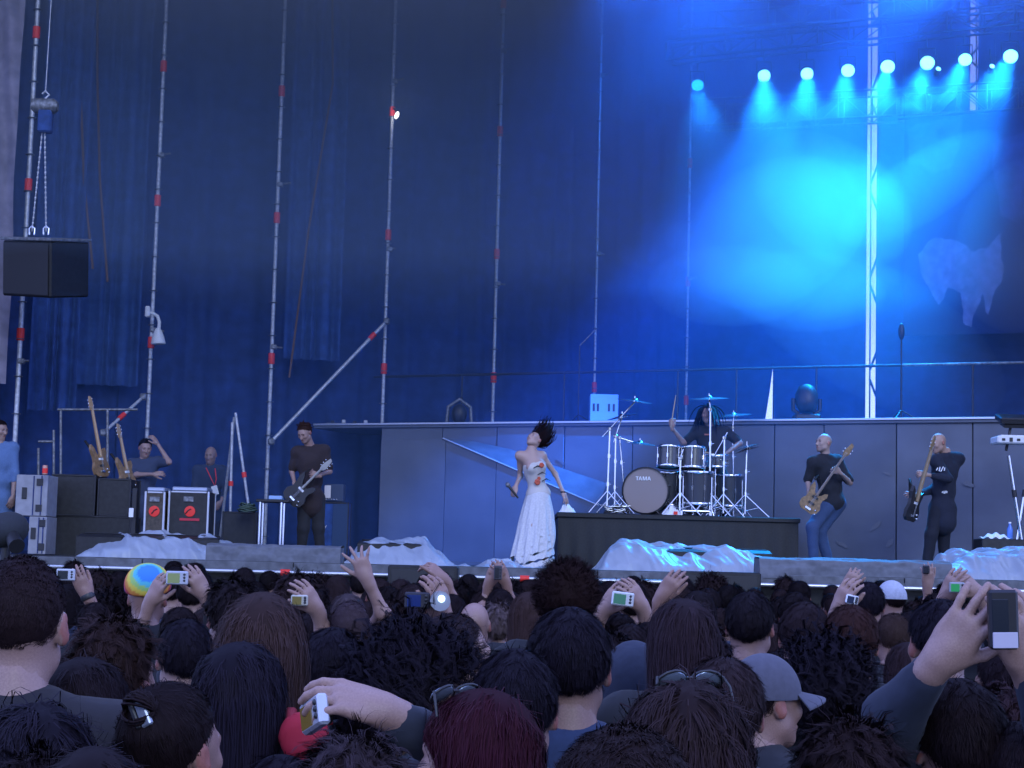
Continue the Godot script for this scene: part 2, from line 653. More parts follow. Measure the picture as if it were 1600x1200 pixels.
func make_structure() -> void:
	var g := MB.new()
	g.quad(Vector3(-320, 0, 200), Vector3(320, 0, 200), Vector3(320, 0, -320), Vector3(-320, 0, -320), Vector3.UP)
	setting("ground", g, M.grass)

	# the stage: deck, fascia board, dark skirt below
	var st := thing("stage_platform", "long stage deck with grey fascia board along its front edge", "stage", Vector3.ZERO)
	var e0 := spot(-260, 20.0, 0.0)
	var e1 := spot(1900, 19.6, 0.0)
	var fd := (e1 - e0).normalized()
	var fb := Vector3.UP.cross(fd).normalized()      # towards the audience is -fb
	if fb.z > 0: fb = -fb
	var mb := MB.new()
	var q0 := e0 + Vector3(0, DECK, 0)
	var q1 := e1 + Vector3(0, DECK, 0)
	mb.plate(Transform3D(Basis(Vector3.RIGHT, Vector3.FORWARD, Vector3.UP), Vector3(0, DECK - 0.03, 0)), PackedVector2Array([Vector2(q0.x, -q0.z), Vector2(q1.x, -q1.z), Vector2(15.0, 36.0), Vector2(-14.0, 36.0)]), 0.06)
	part("deck", mb, M.deck, st)
	for k in 9:
		var fm := MB.new()
		var a := q0.lerp(q1, k / 9.0) - fb * 0.02
		var b := q0.lerp(q1, (k + 1) / 9.0) - fb * 0.02 - fd * 0.012
		fm.box(Transform3D(Basis(fd, Vector3.UP, fd.cross(Vector3.UP)), (a + b) * 0.5 - Vector3(0, 0.055, 0)), Vector3((b - a).length(), 0.1, 0.03), 0.004)
		part("fascia_board", fm, M.fascia, st)
	var sk := MB.new()
	sk.sheet(func(u: float, s: float) -> Vector3: return e0.lerp(e1, u) + Vector3(0, s * (DECK - 0.12), 0) + fb * (0.06 + 0.03 * sin(u * 160.0)), 160, 3)
	part("skirt", sk, M.black, st)
	for k in 8:
		for j in 3:
			var lg := MB.new()
			var p := e0.lerp(e1, (k + 0.5) / 8.0) + fb * (0.6 + j * 4.0)
			lg.bar(Vector3(p.x, 0, p.z), Vector3(p.x, DECK - 0.06, p.z), 0.03, 6)
			part("leg", lg, M.dull_steel, st)
	# pipe rail just under the fascia, with red couplers
	var rl := thing("edge_rail", "silver pipe rail with red couplers along the stage front", "rail", e0 - fb * 0.12 + Vector3(0, 1.735, 0))
	var pr := MB.new()
	pr.bar(Vector3.ZERO, e1 - e0, 0.026, 10)
	part("tube", pr, M.alu, rl)
	for f in [448.0, 1226.0, 60.0, 820.0]:
		var c := (e1 - e0) * ((spot(f, 19.85, 1.73).x - e0.x) / (e1.x - e0.x))
		var rb := MB.new()
		rb.bar(c - fd * 0.05, c + fd * 0.05, 0.037, 10)
		part("red_coupler", rb, M.red, rl)
	for k in 9:
		var hk := MB.new()
		var c := (e1 - e0) * ((k + 0.3) / 9.0)
		hk.bar(c, c + fb * 0.16, 0.012, 6)
		part("bracket", hk, M.dull_steel, rl)

	# roof over the stage and its side and rear walls of dark drape
	var rf := thing("stage_roof", "dark stage roof high above the band", "roof", Vector3.ZERO)
	var rm := MB.new()
	rm.bx(Vector3(0.5, 13.05, -25.2), Vector3(29, 0.3, 12.8), 0.02)
	part("canopy", rm, M.roof, rf)
	for xx in [-13.6, 14.6]:
		for zz in [-19.2, -31.2]:
			var lg := MB.new()
			lg.bx(Vector3(xx, 6.45, zz), Vector3(0.5, 12.9, 0.5), 0.02)
			part("tower", lg, M.dull_steel, rf)
	var L0 := Vector3(-8.6, 0, -23.2)
	var L1 := Vector3(-5.9, 0, -26.4)
	var L1b := Vector3(-4.6, 0, -27.7)
	var L2 := Vector3(2.9, 0, -31.2)
	drape("side_curtain", "dark curtain with painted blue glow behind the speaker hang at the left", L0 + Vector3(-4, 0, 1.5), L1b, DECK, 12.9, 15, 0.10, M.drape)
	drape("rear_curtain", "wide dark curtain with painted blue glow behind the row of scaffold poles", L1 + Vector3(0.02, 0, -0.25), L2, DECK, 12.9, 17, 0.07, M.drape)
	# the rear wall to the right is hung in strips with gaps between them, the bright sky shows through
	var wd := wall_dir()
	var rear := func(px: float, y: float) -> Vector3:     # point of the rear wall line on a bearing
		var d := 29.0
		for k in 6:
			var p := spot(px, d, y)
			var want := L2.z + (p.x - L2.x) * wd.z / wd.x
			d += (-want - d) * 0.8
		return spot(px, d, y)
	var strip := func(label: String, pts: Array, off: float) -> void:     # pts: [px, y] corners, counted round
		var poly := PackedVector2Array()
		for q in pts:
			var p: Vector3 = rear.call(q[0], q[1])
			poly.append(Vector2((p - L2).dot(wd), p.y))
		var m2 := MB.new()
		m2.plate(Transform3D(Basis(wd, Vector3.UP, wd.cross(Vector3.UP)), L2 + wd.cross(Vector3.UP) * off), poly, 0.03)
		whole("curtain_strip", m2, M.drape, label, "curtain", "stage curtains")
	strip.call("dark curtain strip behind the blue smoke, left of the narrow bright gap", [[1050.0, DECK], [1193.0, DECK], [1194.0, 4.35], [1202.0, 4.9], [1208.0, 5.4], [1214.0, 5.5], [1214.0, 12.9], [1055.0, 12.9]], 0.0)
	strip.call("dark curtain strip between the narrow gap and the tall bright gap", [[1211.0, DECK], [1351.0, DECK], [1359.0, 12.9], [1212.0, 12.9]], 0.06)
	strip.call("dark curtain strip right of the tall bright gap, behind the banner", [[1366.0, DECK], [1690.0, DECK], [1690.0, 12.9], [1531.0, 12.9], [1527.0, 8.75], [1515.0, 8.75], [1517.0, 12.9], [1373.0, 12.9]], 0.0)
	var R0: Vector3 = rear.call(1690.0, 6.0)
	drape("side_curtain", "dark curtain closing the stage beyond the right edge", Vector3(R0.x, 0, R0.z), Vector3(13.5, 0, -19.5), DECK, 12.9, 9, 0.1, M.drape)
	# ladder masts standing in the gaps
	for spec in [[1362.0, 0.15, "lattice mast standing in the tall bright gap", 12.9, 0.24], [1521.0, 0.15, "lattice mast showing in the short upper gap", 12.9, 0.24], [1205.0, 0.12, "thin pole pair standing in the narrow low gap", 12.9, 0.13]]:
		var base: Vector3 = rear.call(spec[0], DECK)
		base += wd.cross(Vector3.UP) * -spec[1] * 2.0
		var t := thing("lattice_mast", spec[2], "mast", Vector3(base.x, DECK, base.z))
		var ww: float = spec[4]
		for s in [-0.5, 0.0, 0.5]:
			var c := MB.new()
			c.bar(wd * s * ww, wd * s * ww + Vector3(0, spec[3] - DECK, 0), 0.014, 6)
			part("chord", c, M.gear, t)
		var y := 0.3
		var k := 0
		while y < spec[3] - DECK - 1.0:
			var c := MB.new()
			var step := 0.26 if (k / 9) % 2 == 0 else 0.8
			if spec[0] > 1500.0: step = 0.28
			c.bar(wd * ww * (-0.5 if k % 2 == 0 else 0.5) + Vector3(0, y, 0), wd * ww * (0.5 if k % 2 == 0 else -0.5) + Vector3(0, y + step * 0.8, 0), 0.021, 6)
			part("brace", c, M.gear, t)
			y += step
			k += 1

	# scaffold uprights receding from the left, each with its red couplers
	var poles := [[14.0, 23.7, DECK, [522.0, 288.0, 50.0], "nearest scaffold pole at the left edge, with three red couplers", 0.032],
		[221.0, 25.8, DECK, [535.0, 313.0, 103.0], "scaffold pole that carries the white flood lamp", 0.029],
		[412.0, 26.7, DECK, [560.0, 340.0, 142.0], "scaffold pole right behind the left guitarist", 0.03],
		[597.0, 27.5, PLATFORM, [576.0, 367.0, 175.0], "scaffold pole that the long diagonal brace climbs to", 0.028],
		[769.0, 28.5, PLATFORM, [590.0, 397.0, 205.0, 5.0], "scaffold pole standing above the blue ramp", 0.028],
		[927.0, 29.4, PLATFORM, [605.0], "faint scaffold pole above the blue fan box", 0.022],
		[1071.0, 30.3, PLATFORM, [625.0, 440.0, 255.0], "faint scaffold pole above the drummer, under the leftmost lamp", 0.022]]
	for p in poles:
		var hs := []
		for py in p[3]: hs.append(at(p[0] + 0.02 * (660.0 - py), py, p[1]).y)
		standard_pole(p[0], p[1], p[2], p[4], p[5], hs)
	brace("diagonal_brace", "long diagonal brace tube rising to the right behind the left guitarist", at(424, 690, 26.5), at(604, 502, 27.35), 0.028, [0.87])
	brace("diagonal_brace", "short diagonal brace tube above the man scratching his head", at(162, 676, 25.2), at(224, 620, 25.65), 0.024, [0.45])
	# straps and blue drapes hanging in the left half
	for s in [[126.0, 150.0, 145.0, 420.0, 25.4, "brown strap hanging left of the lamp pole, nearer the speaker hang"], [152.0, 120.0, 168.0, 440.0, 25.6, "brown strap hanging left of the lamp pole, nearer the pole"], [520.0, 130.0, 452.0, 590.0, 26.9, "long slanting brown strap between the second and third poles"]]:
		var a := at(s[0], s[1] - 420.0, s[4])
		var b := at(s[2], s[3], s[4])
		a.y = 12.9
		var m2 := MB.new()
		m2.tube([a, at(s[0], s[1], s[4]), at((s[0] + s[2]) * 0.5 - 4.0, (s[1] + s[3]) * 0.5, s[4]), b], 0.018, 6)
		whole("strap", m2, M.rope, s[5], "strap")
	for s in [[42.0, 118.0, 190.0, 640.0, 25.2, "blue drape hanging behind the speaker hang"], [120.0, 215.0, 150.0, 600.0, 26.2, "blue drape hanging left of the lamp pole"], [442.0, 530.0, 120.0, 560.0, 27.2, "blue drape hanging beside the long slanting strap"]]:
		var a := at(s[0], s[3], s[4])
		var b := at(s[1], s[3], s[4] + 0.2)
		a.y = 0; b.y = 0
		drape("blue_drape", s[5], a, b, at(s[0], s[3], s[4]).y, 12.8, 4.5, 0.07, M.blue_drape)
	# pale tarpaulin at the very left
	var ta := at(-60, 600, 23.2)
	var tb := at(36, 0, 23.4)
	var tc := at(9, 600, 23.4)
	var tm := MB.new()
	tm.sheet(func(u: float, s: float) -> Vector3:
		var right := tc.lerp(tb, s)
		var p := Vector3(lerpf(ta.x, right.x, u), lerpf(tc.y, tb.y + 1.5, s), right.z)
		return p + Vector3(0, 0, sin(u * 9.0 + s * 11.0) * 0.06 + sin(u * 4.0 - s * 23.0) * 0.03), 16, 40)
	whole("pale_tarpaulin", tm, M.scrim, "pale lilac tarpaulin hanging at the left edge beside the nearest pole", "tarpaulin")

	make_platform()

func plat(px: float, y: float, toward := 0.0) -> Vector3:      # point on the vertical face of the upper platform
	var wd := wall_dir()
	var d := 25.0
	var p := Vector3.ZERO
	for k in 6:
		p = spot(px, d, y)
		var want := -27.0 + (p.x + 2.03) * wd.z / wd.x + toward
		d += (-want - d) * 0.8
	return spot(px, d, y)

func make_platform() -> void:
	var wd := wall_dir()
	var nrm := wd.cross(Vector3.UP)                 # away from the audience or towards it
	if nrm.z < 0: nrm = -nrm
	var t := thing("upper_platform", "grey panelled wall of the raised platform behind the band", "platform")
	var seams := [590.0, 686.0, 772.0, 878.0, 985.0, 1092.0, 1208.0, 1286.0, 1400.0, 1520.0, 1640.0, 1760.0]
	for k in seams.size() - 1:
		var a := plat(seams[k], DECK)
		var b := plat(seams[k + 1], DECK)
		a.y = DECK; b.y = DECK
		var mb := MB.new()
		var w := (b - a).length()
		var h := PLATFORM - DECK - 0.07
		var j := (rng.randf() - 0.5) * 0.02
		mb.box(Transform3D(Basis(wd, Vector3.UP, wd.cross(Vector3.UP)), (a + b) * 0.5 + Vector3(0, h * 0.5, 0) + nrm * j), Vector3(w - 0.014, h, 0.04), 0.006)
		part("panel", mb, M.grey_panel if k % 3 != 1 else M.grey_panel_dark, t)
	var c0 := plat(596, DECK)
	var c1 := plat(1755, DECK)
	var core := MB.new()
	core.box(Transform3D(Basis(wd, Vector3.UP, wd.cross(Vector3.UP)), (c0 + c1) * 0.5 - nrm * 1.3 + Vector3(0, (PLATFORM - DECK) * 0.5 - 0.04, 0)), Vector3((c1 - c0).length(), PLATFORM - DECK - 0.09, 2.4), 0.01)
	part("added_backing", core, M.black, t)  # unseen black box added behind the panels, stops sky light leaking through seams
	var s0 := plat(493, PLATFORM)
	var s1 := plat(1760, PLATFORM)
	s0.y = PLATFORM; s1.y = PLATFORM
	var tm := MB.new()
	var mid := (s0 + s1) * 0.5 - nrm * 1.35
	tm.box(Transform3D(Basis(wd, Vector3.UP, wd.cross(Vector3.UP)), mid - Vector3(0, 0.035, 0)), Vector3((s1 - s0).length(), 0.07, 2.8), 0.008)
	part("top_deck", tm, M.grey_panel_dark, t)
	var nm := MB.new()
	nm.box(Transform3D(Basis(wd, Vector3.UP, wd.cross(Vector3.UP)), (s0 + s1) * 0.5 + nrm * 0.062 - Vector3(0, 0.012, 0)), Vector3((s1 - s0).length(), 0.03, 0.02), 0.004)
	part("edge_trim", nm, M.pale_edge if false else M.alu, t)
	for px in [497.0, 545.0]:
		var p := plat(px, DECK)
		var lg := MB.new()
		lg.bar(Vector3(p.x, DECK, p.z) - nrm * 2.4, Vector3(p.x, PLATFORM - 0.07, p.z) - nrm * 2.4, 0.03, 8)
		part("leg", lg, M.gear, t)
	for k in 26:      # pale scuffs and scratches on the panels
		var px := 600.0 + 960.0 * rng.randf()
		var sy := DECK + 0.1 + 1.5 * rng.randf()
		var sp := plat(px, sy, 0.034)
		var sc := MB.new()
		var poly := PackedVector2Array()
		var w := 0.02 + 0.10 * rng.randf()
		for j in 9:
			var a := TAU * j / 9.0
			poly.append(Vector2(cos(a) * w * (0.6 + 0.5 * rng.randf()), sin(a) * w * 0.35 * (0.4 + 0.8 * rng.randf())))
		sc.plate(Transform3D(Basis(wd, Vector3.UP, wd.cross(Vector3.UP)) * Basis(Vector3.BACK, rng.randf_range(-0.9, 0.9)), Vector3(sp.x, sy, sp.z)), poly, 0.003)
		part("scuff", sc, M.scuff, t)
	# black backing of the dark opening at the left end
	var bk := MB.new()
	var b0 := plat(470, DECK); var b1 := plat(700, DECK)
	bk.box(Transform3D(Basis(wd, Vector3.UP, wd.cross(Vector3.UP)), (b0 + b1) * 0.5 - nrm * 2.56 + Vector3(0, (PLATFORM - DECK) * 0.5 - 0.04, 0)), Vector3((b1 - b0).length(), PLATFORM - DECK - 0.08, 0.03), 0.002)
	part("backing_cloth", bk, M.black, t)
	# side ramp coming down in front of the wall: panelled flank, sloping blue surface, pale edge strip
	var rp := thing("blue_ramp", "blue sloping ramp with a pale edge in front of the platform wall", "ramp")
	var near := 0.55
	var fl := [[590.0, 688.0], [692.0, 686.0], [772.0, 720.0], [878.0, 766.0], [935.0, 791.0]]
	for k in fl.size() - 1:
		var a := plat(fl[k][0], DECK, near)
		var b := plat(fl[k + 1][0], DECK, near)
		var ya := at(fl[k][0], fl[k][1], -a.z).y
		var yb := at(fl[k + 1][0], fl[k + 1][1], -b.z).y
		var w := (b - a).length()
		var mb := MB.new()
		mb.plate(Transform3D(Basis(wd, Vector3.UP, wd.cross(Vector3.UP)), Vector3(a.x, 0, a.z)), PackedVector2Array([Vector2(0.005, DECK), Vector2(w - 0.005, DECK), Vector2(w - 0.005, yb), Vector2(0.005, ya)]), 0.03)
		part("flank_panel", mb, M.grey_panel if k % 2 == 0 else M.grey_panel_dark, rp)
	var fr := []
	var bkp := []
	var far_edge := [[692.0, 684.5], [742.0, 690.0], [798.0, 702.0], [850.0, 722.0], [897.0, 738.0], [948.0, 755.0]]
	for k in 6:
		var px := lerpf(692.0, 935.0, k / 5.0)
		var p := plat(px, DECK, near)
		fr.append(at(px, lerpf(686.0, 791.0, k / 5.0), -p.z))
		var q := plat(far_edge[k][0], DECK, 0.06)
		bkp.append(at(far_edge[k][0], far_edge[k][1], -q.z))
	var sm := MB.new()
	sm.sheet(func(u: float, s: float) -> Vector3:
		var i := mini(int(u * 5.0), 4)
		var fu := u * 5.0 - i
		return fr[i].lerp(fr[i + 1], fu).lerp(bkp[i].lerp(bkp[i + 1], fu), s), 20, 6)
	part("slope", sm, M.ramp, rp)
	var em := MB.new()
	var lift := []
	for p in fr: lift.append(p + Vector3(0, 0.012, 0.01))
	em.tube(lift, 0.012, 6)
	part("edge_strip", em, M.pale_edge, rp)
	# railing along the back of the platform
	var rl := thing("platform_railing", "thin dark handrail along the back of the raised platform", "railing")
	var hy := at(1300, 577, 25.8).y
	var up: Array = []
	for px in [560.0, 720.0, 880.0, 1058.0, 1150.0, 1275.0, 1408.0, 1520.0, 1640.0]:
		var p := plat(px, PLATFORM, -1.5)
		up.append(Vector3(p.x, PLATFORM, p.z))
		var pm := MB.new()
		pm.bar(Vector3(p.x, PLATFORM, p.z), Vector3(p.x, hy, p.z), 0.016, 6)
		part("post", pm, M.gear, rl)
	for k in up.size() - 1:
		var hm := MB.new()
		hm.bar(up[k] + Vector3(0, hy - PLATFORM, 0), up[k + 1] + Vector3(0, hy - PLATFORM, 0) - wd * 0.01, 0.02, 8)
		part("handrail", hm, M.dull_steel if k > 5 else M.gear, rl)

# ---------------------------------------------------------------- lamps and smoke
func make_lights_and_haze() -> void:
	var cyan := Color(0.10, 0.60, 1.0)
	var lens := StandardMaterial3D.new()
	lens.albedo_color = Color(0.6, 0.9, 1.0)
	lens.emission_enabled = true
	lens.emission = Color(0.45, 0.93, 1.0)
	lens.emission_energy_multiplier = 2.2
	var lens_dim := lens.duplicate()
	lens_dim.emission = Color(0.12, 0.72, 1.0)
	lens_dim.emission_energy_multiplier = 0.9
	var lamps := [[1090.0, 133.0, 28.6, 0.10], [1194.0, 118.0, 28.2, 0.10], [1261.0, 115.0, 27.9, 0.10], [1325.0, 110.0, 27.6, 0.105], [1387.0, 104.0, 27.3, 0.11], [1449.0, 98.0, 27.0, 0.11], [1508.0, 93.0, 26.7, 0.10], [1579.0, 88.0, 26.4, 0.11]]
	var words := ["leftmost lamp of the row, dimmer cyan than the rest", "second lamp from the left in the cyan row", "third lamp from the left in the cyan row", "lamp just left of the tall bright gap in the cyan row", "lamp just right of the tall bright gap in the cyan row", "sixth and brightest-looking lamp of the cyan row", "lamp beside the short upper gap in the cyan row", "rightmost lamp of the cyan row"]
	var aim_to := at(1235, 350, 25.5)
	for k in lamps.size():
		var s = lamps[k]
		var p := at(s[0], s[1], s[2])
		var to := (cam.position - p).normalized()
		var down := (to + Vector3(0, -0.25, 0)).normalized()
		var right := down.cross(Vector3.UP).normalized()
		var b := Basis(right, down, right.cross(down))      # local y points out of the lamp
		var t := thing("par_lamp", words[k], "stage lamp", p, 0.0, "cyan stage lamps in a row")
		var r: float = s[3]
		var sh := MB.new()
		sh.lathe(Transform3D(b, Vector3.ZERO), [Vector2(0.0, -0.34), Vector2(r * 0.62, -0.33), Vector2(r * 0.75, -0.2), Vector2(r * 1.0, -0.1), Vector2(r * 1.06, 0.03), Vector2(r * 1.0, 0.03), Vector2(r * 0.97, -0.02)], 20)
		part("housing", sh, M.lamp_shell, t)
		var ln := MB.new()
		ln.lathe(Transform3D(b, Vector3.ZERO), [Vector2(r * 0.98, 0.0), Vector2(r * 0.6, 0.018), Vector2(0.0005, 0.028)], 20)
		part("lens", ln, lens if k > 0 else lens_dim, t)
		var yk := MB.new()
		yk.tube([right * r * 1.15, right * r * 1.15 + Vector3(0, 0.24, -0.05), -right * r * 1.15 + Vector3(0, 0.24, -0.05), -right * r * 1.15], 0.012, 6)
		yk.bar(Vector3(0, 0.24, -0.05), Vector3(0, 0.42, -0.05), 0.012, 6)
		part("yoke", yk, M.lamp_shell, t)
		var l := SpotLight3D.new()
		l.name = "beam"
		l.light_color = cyan
		l.light_energy = 52.0 if k > 0 else 14.0
		l.light_size = r
		l.spot_angle = 24.0
		l.spot_angle_attenuation = 1.0
		l.spot_range = 30.0
		l.spot_attenuation = 2.0
		l.shadow_enabled = true
		t.add_child(l)
		var tgt := aim_to.lerp(p + Vector3(-0.35, -3.4, 1.6), 0.55)
		l.look_at_from_position(p + down * 0.06, tgt, Vector3.UP)
	# two pin spots between them
	for s in [[1466.0, 108.0, 26.9, "small cyan pin spot right of the sixth lamp"], [1550.0, 104.0, 26.4, "small cyan pin spot with a slanting beam near the rightmost lamp"]]:
		var p := at(s[0], s[1], s[2])
		var t := thing("pin_spot", s[3], "stage lamp", p)
		var b := Basis(Vector3.RIGHT, deg_to_rad(75.0))
		var sh := MB.new()
		sh.lathe(Transform3D(b, Vector3.ZERO), [Vector2(0.0, -0.16), Vector2(0.035, -0.15), Vector2(0.045, 0.02), Vector2(0.04, 0.02), Vector2(0.038, 0.0)], 12)
		part("housing", sh, M.lamp_shell, t)
		var ln := MB.new()
		ln.lathe(Transform3D(b, Vector3.ZERO), [Vector2(0.04, 0.005), Vector2(0.0005, 0.012)], 12)
		part("lens", ln, lens, t)
		var hk := MB.new()
		hk.bar(Vector3(0, 0.03, -0.08), Vector3(0, 0.3, -0.1), 0.01, 6)
		part("hook", hk, M.lamp_shell, t)
	# trusses that carry them
	var ta := at(1040, 132, 28.95) + Vector3(0, 0.42, 0)
	var tb := at(1640, 84, 26.35) + Vector3(0, 0.42, 0)
	tb.y = ta.y
	truss("lighting_truss", "dark lighting truss that the row of cyan lamps hangs from", ta, tb, 0.32, 12, M.lamp_shell)
	truss("lighting_truss", "faint truss below and behind the row of cyan lamps", at(1090, 196, 29.9), at(1640, 168, 27.6), 0.45, 12, M.dull_steel)
	truss("lighting_truss", "faint truss along the top edge above the cyan lamps", at(1060, 46, 29.0), at(1660, 14, 26.4), 0.40, 12, M.dull_steel)
	# thin haze through the whole stage and thicker smoke in front of the lamps
	for h in [[1.9, 23.2, 0.050, 0.50, 0.70], [5.6, 21.4, 0.048, 0.74, 0.86], [8.9, 20.9, 0.075, 0.90, 0.94]]:      # bottom, front, density: thicker towards the roof, blue glow put into its colour
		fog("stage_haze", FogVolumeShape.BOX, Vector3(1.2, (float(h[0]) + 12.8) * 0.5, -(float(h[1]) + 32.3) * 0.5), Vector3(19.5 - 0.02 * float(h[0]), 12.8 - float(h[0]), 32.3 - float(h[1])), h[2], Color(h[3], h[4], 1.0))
	# blue wash lamps on the front pipe above the picture, shining down and back into the smoke; the last one is turned to the ramp
	var wash_lens := lens.duplicate()
	wash_lens.emission = Color(0.10, 0.42, 1.0)
	wash_lens.emission_energy_multiplier = 2.0
	var pipe_a := at(700, -75, 25.6)
	var pipe_b := at(1640, -95, 23.8)
	truss("lighting_truss", "front lighting truss above the top edge of the picture", pipe_a + Vector3(0, 0.3, 0), Vector3(pipe_b.x, pipe_a.y + 0.3, pipe_b.z), 0.32, 10, M.lamp_shell)
	var washes := [[960.0, 1060.0, 90.0, 55.0, 9.0, "blue wash lamp at the left of the hidden front truss"], [1120.0, 1130.0, 120.0, 50.0, 15.0, "blue wash lamp above the leftmost cyan lamp"], [1320.0, 1330.0, 120.0, 50.0, 15.0, "blue wash lamp above the middle of the cyan row"], [1520.0, 1560.0, 150.0, 50.0, 15.0, "blue wash lamp above the right end of the cyan row"], [1000.0, 838.0, 722.0, 6.0, 800.0, "blue wash lamp on the roof edge turned down to the ramp"]]
	for q in washes:
		var f := (float(q[0]) - 700.0) / 940.0
		var p := Vector3(lerpf(pipe_a.x, pipe_b.x, f), pipe_a.y + 0.05, lerpf(pipe_a.z, pipe_b.z, f))
		if q[2] > 500.0: p = Vector3(7.6, 12.45, -19.5)
		var t := thing("wash_lamp", q[5], "stage lamp", p, 0.0, "blue wash lamps above the picture")
		var tgt := at(q[1], q[2], 27.5 if q[2] < 500.0 else 25.6)
		var down := (tgt - p).normalized()
		var right := down.cross(Vector3.UP).normalized()
		var b := Basis(right, down, right.cross(down))
		var sh := MB.new()
		sh.lathe(Transform3D(b, Vector3.ZERO), [Vector2(0.0, -0.34), Vector2(0.07, -0.33), Vector2(0.09, -0.2), Vector2(0.115, -0.1), Vector2(0.12, 0.03), Vector2(0.11, 0.03), Vector2(0.108, -0.02)], 20)
		part("housing", sh, M.lamp_shell, t)
		var ln := MB.new()
		ln.lathe(Transform3D(b, Vector3.ZERO), [Vector2(0.11, 0.0), Vector2(0.06, 0.018), Vector2(0.0005, 0.028)], 20)
		part("lens", ln, wash_lens, t)
		var yk := MB.new()
		yk.tube([right * 0.13, right * 0.13 + Vector3(0, 0.22, 0), -right * 0.13 + Vector3(0, 0.22, 0), -right * 0.13], 0.012, 6)
		part("yoke", yk, M.lamp_shell, t)
		var l := SpotLight3D.new()
		l.name = "beam"
		l.light_color = Color(0.10, 0.45, 1.0)
		l.light_energy = q[4]
		l.light_size = 0.1
		l.spot_angle = q[3]
		l.spot_angle_attenuation = 1.0
		l.spot_range = 30.0
		l.spot_attenuation = 2.0
		l.shadow_enabled = true
		t.add_child(l)
		l.look_at_from_position(p + down * 0.06, tgt, Vector3.UP)
	var pr := RandomNumberGenerator.new()
	pr.seed = 9
	# each bank: bearing, depth, half-sizes, density; drawn as nested tilted ellipsoids so that it thins outwards
	var banks := [[1200.0, 375.0, 26.1, 1.45, 1.05, 0.20, 1], [1297.0, 310.0, 26.0, 1.3, 0.85, 0.18, 1], [1140.0, 440.0, 26.4, 1.25, 0.6, 0.20, 1], [1270.0, 455.0, 26.3, 1.2, 0.6, 0.17, 1],
		[1430.0, 285.0, 26.0, 1.4, 0.5, 0.11, 1], [1592.0, 390.0, 25.4, 1.0, 1.3, 0.17, 1], [1350.0, 510.0, 26.0, 2.2, 0.9, 0.06, 1], [1065.0, 220.0, 27.0, 1.6, 2.3, 0.06, 1]]
	for q in banks:
		for k in q[6]:
			var sc: float = 1.0 - 0.3 * k
			var c := at(q[0] + pr.randf_range(-14, 14), q[1] + pr.randf_range(-14, 14), q[2])
			fog("smoke_cloud", FogVolumeShape.ELLIPSOID, c, Vector3(q[3], q[4], q[3] * 0.8) * 2.0 * sc, q[5] * (0.6 + 0.5 * k), Color(0.9, 0.95, 1.0), pr.randf_range(-0.6, 0.6))
	for k in 3:      # ragged wisps at its edge
		var a := TAU * k / 3.0 + 0.6 + pr.randf()
		var c := at(1235.0 + cos(a) * 150.0, 360.0 + sin(a) * 120.0, 25.7 + pr.randf() * 0.8)
		var s := 0.35 + pr.randf() * 0.35
		fog("smoke_cloud", FogVolumeShape.ELLIPSOID, c, Vector3(s * 3.2, s * 1.3, s * 1.6), 0.12, Color(0.9, 0.95, 1.0), pr.randf_range(-1.2, 1.2))

enum FogVolumeShape { ELLIPSOID, BOX }
func fog(called: String, kind: int, p: Vector3, s: Vector3, dens: float, c: Color, roll := 0.0) -> void:
	var f := FogVolume.new()
	f.name = numbered(called)
	f.shape = RenderingServer.FOG_VOLUME_SHAPE_BOX if kind == FogVolumeShape.BOX else RenderingServer.FOG_VOLUME_SHAPE_ELLIPSOID
	f.size = s
	var m := FogMaterial.new()
	m.density = dens
	m.albedo = c
	f.material = m
	f.set_meta("kind", "stuff")
	add_child(f)
	f.position = p
	f.rotation.z = roll
	f.set_meta("label", "thin stage haze with blue lamp glow put into its colour, thicker under the roof" if kind == FogVolumeShape.BOX else "bank of blue-lit stage smoke under the lamp row")
	f.set_meta("category", "smoke")
	f.set_meta("group", "stage smoke")

# ---------------------------------------------------------------- stage front: covered monitors, boxes
func curve1(pts: Array, u: float) -> float:
	for i in pts.size() - 1:
		if u <= pts[i + 1][0]:
			return lerpf(pts[i][1], pts[i + 1][1], smoothstep(pts[i][0], pts[i + 1][0], u))
	return pts[pts.size() - 1][1]

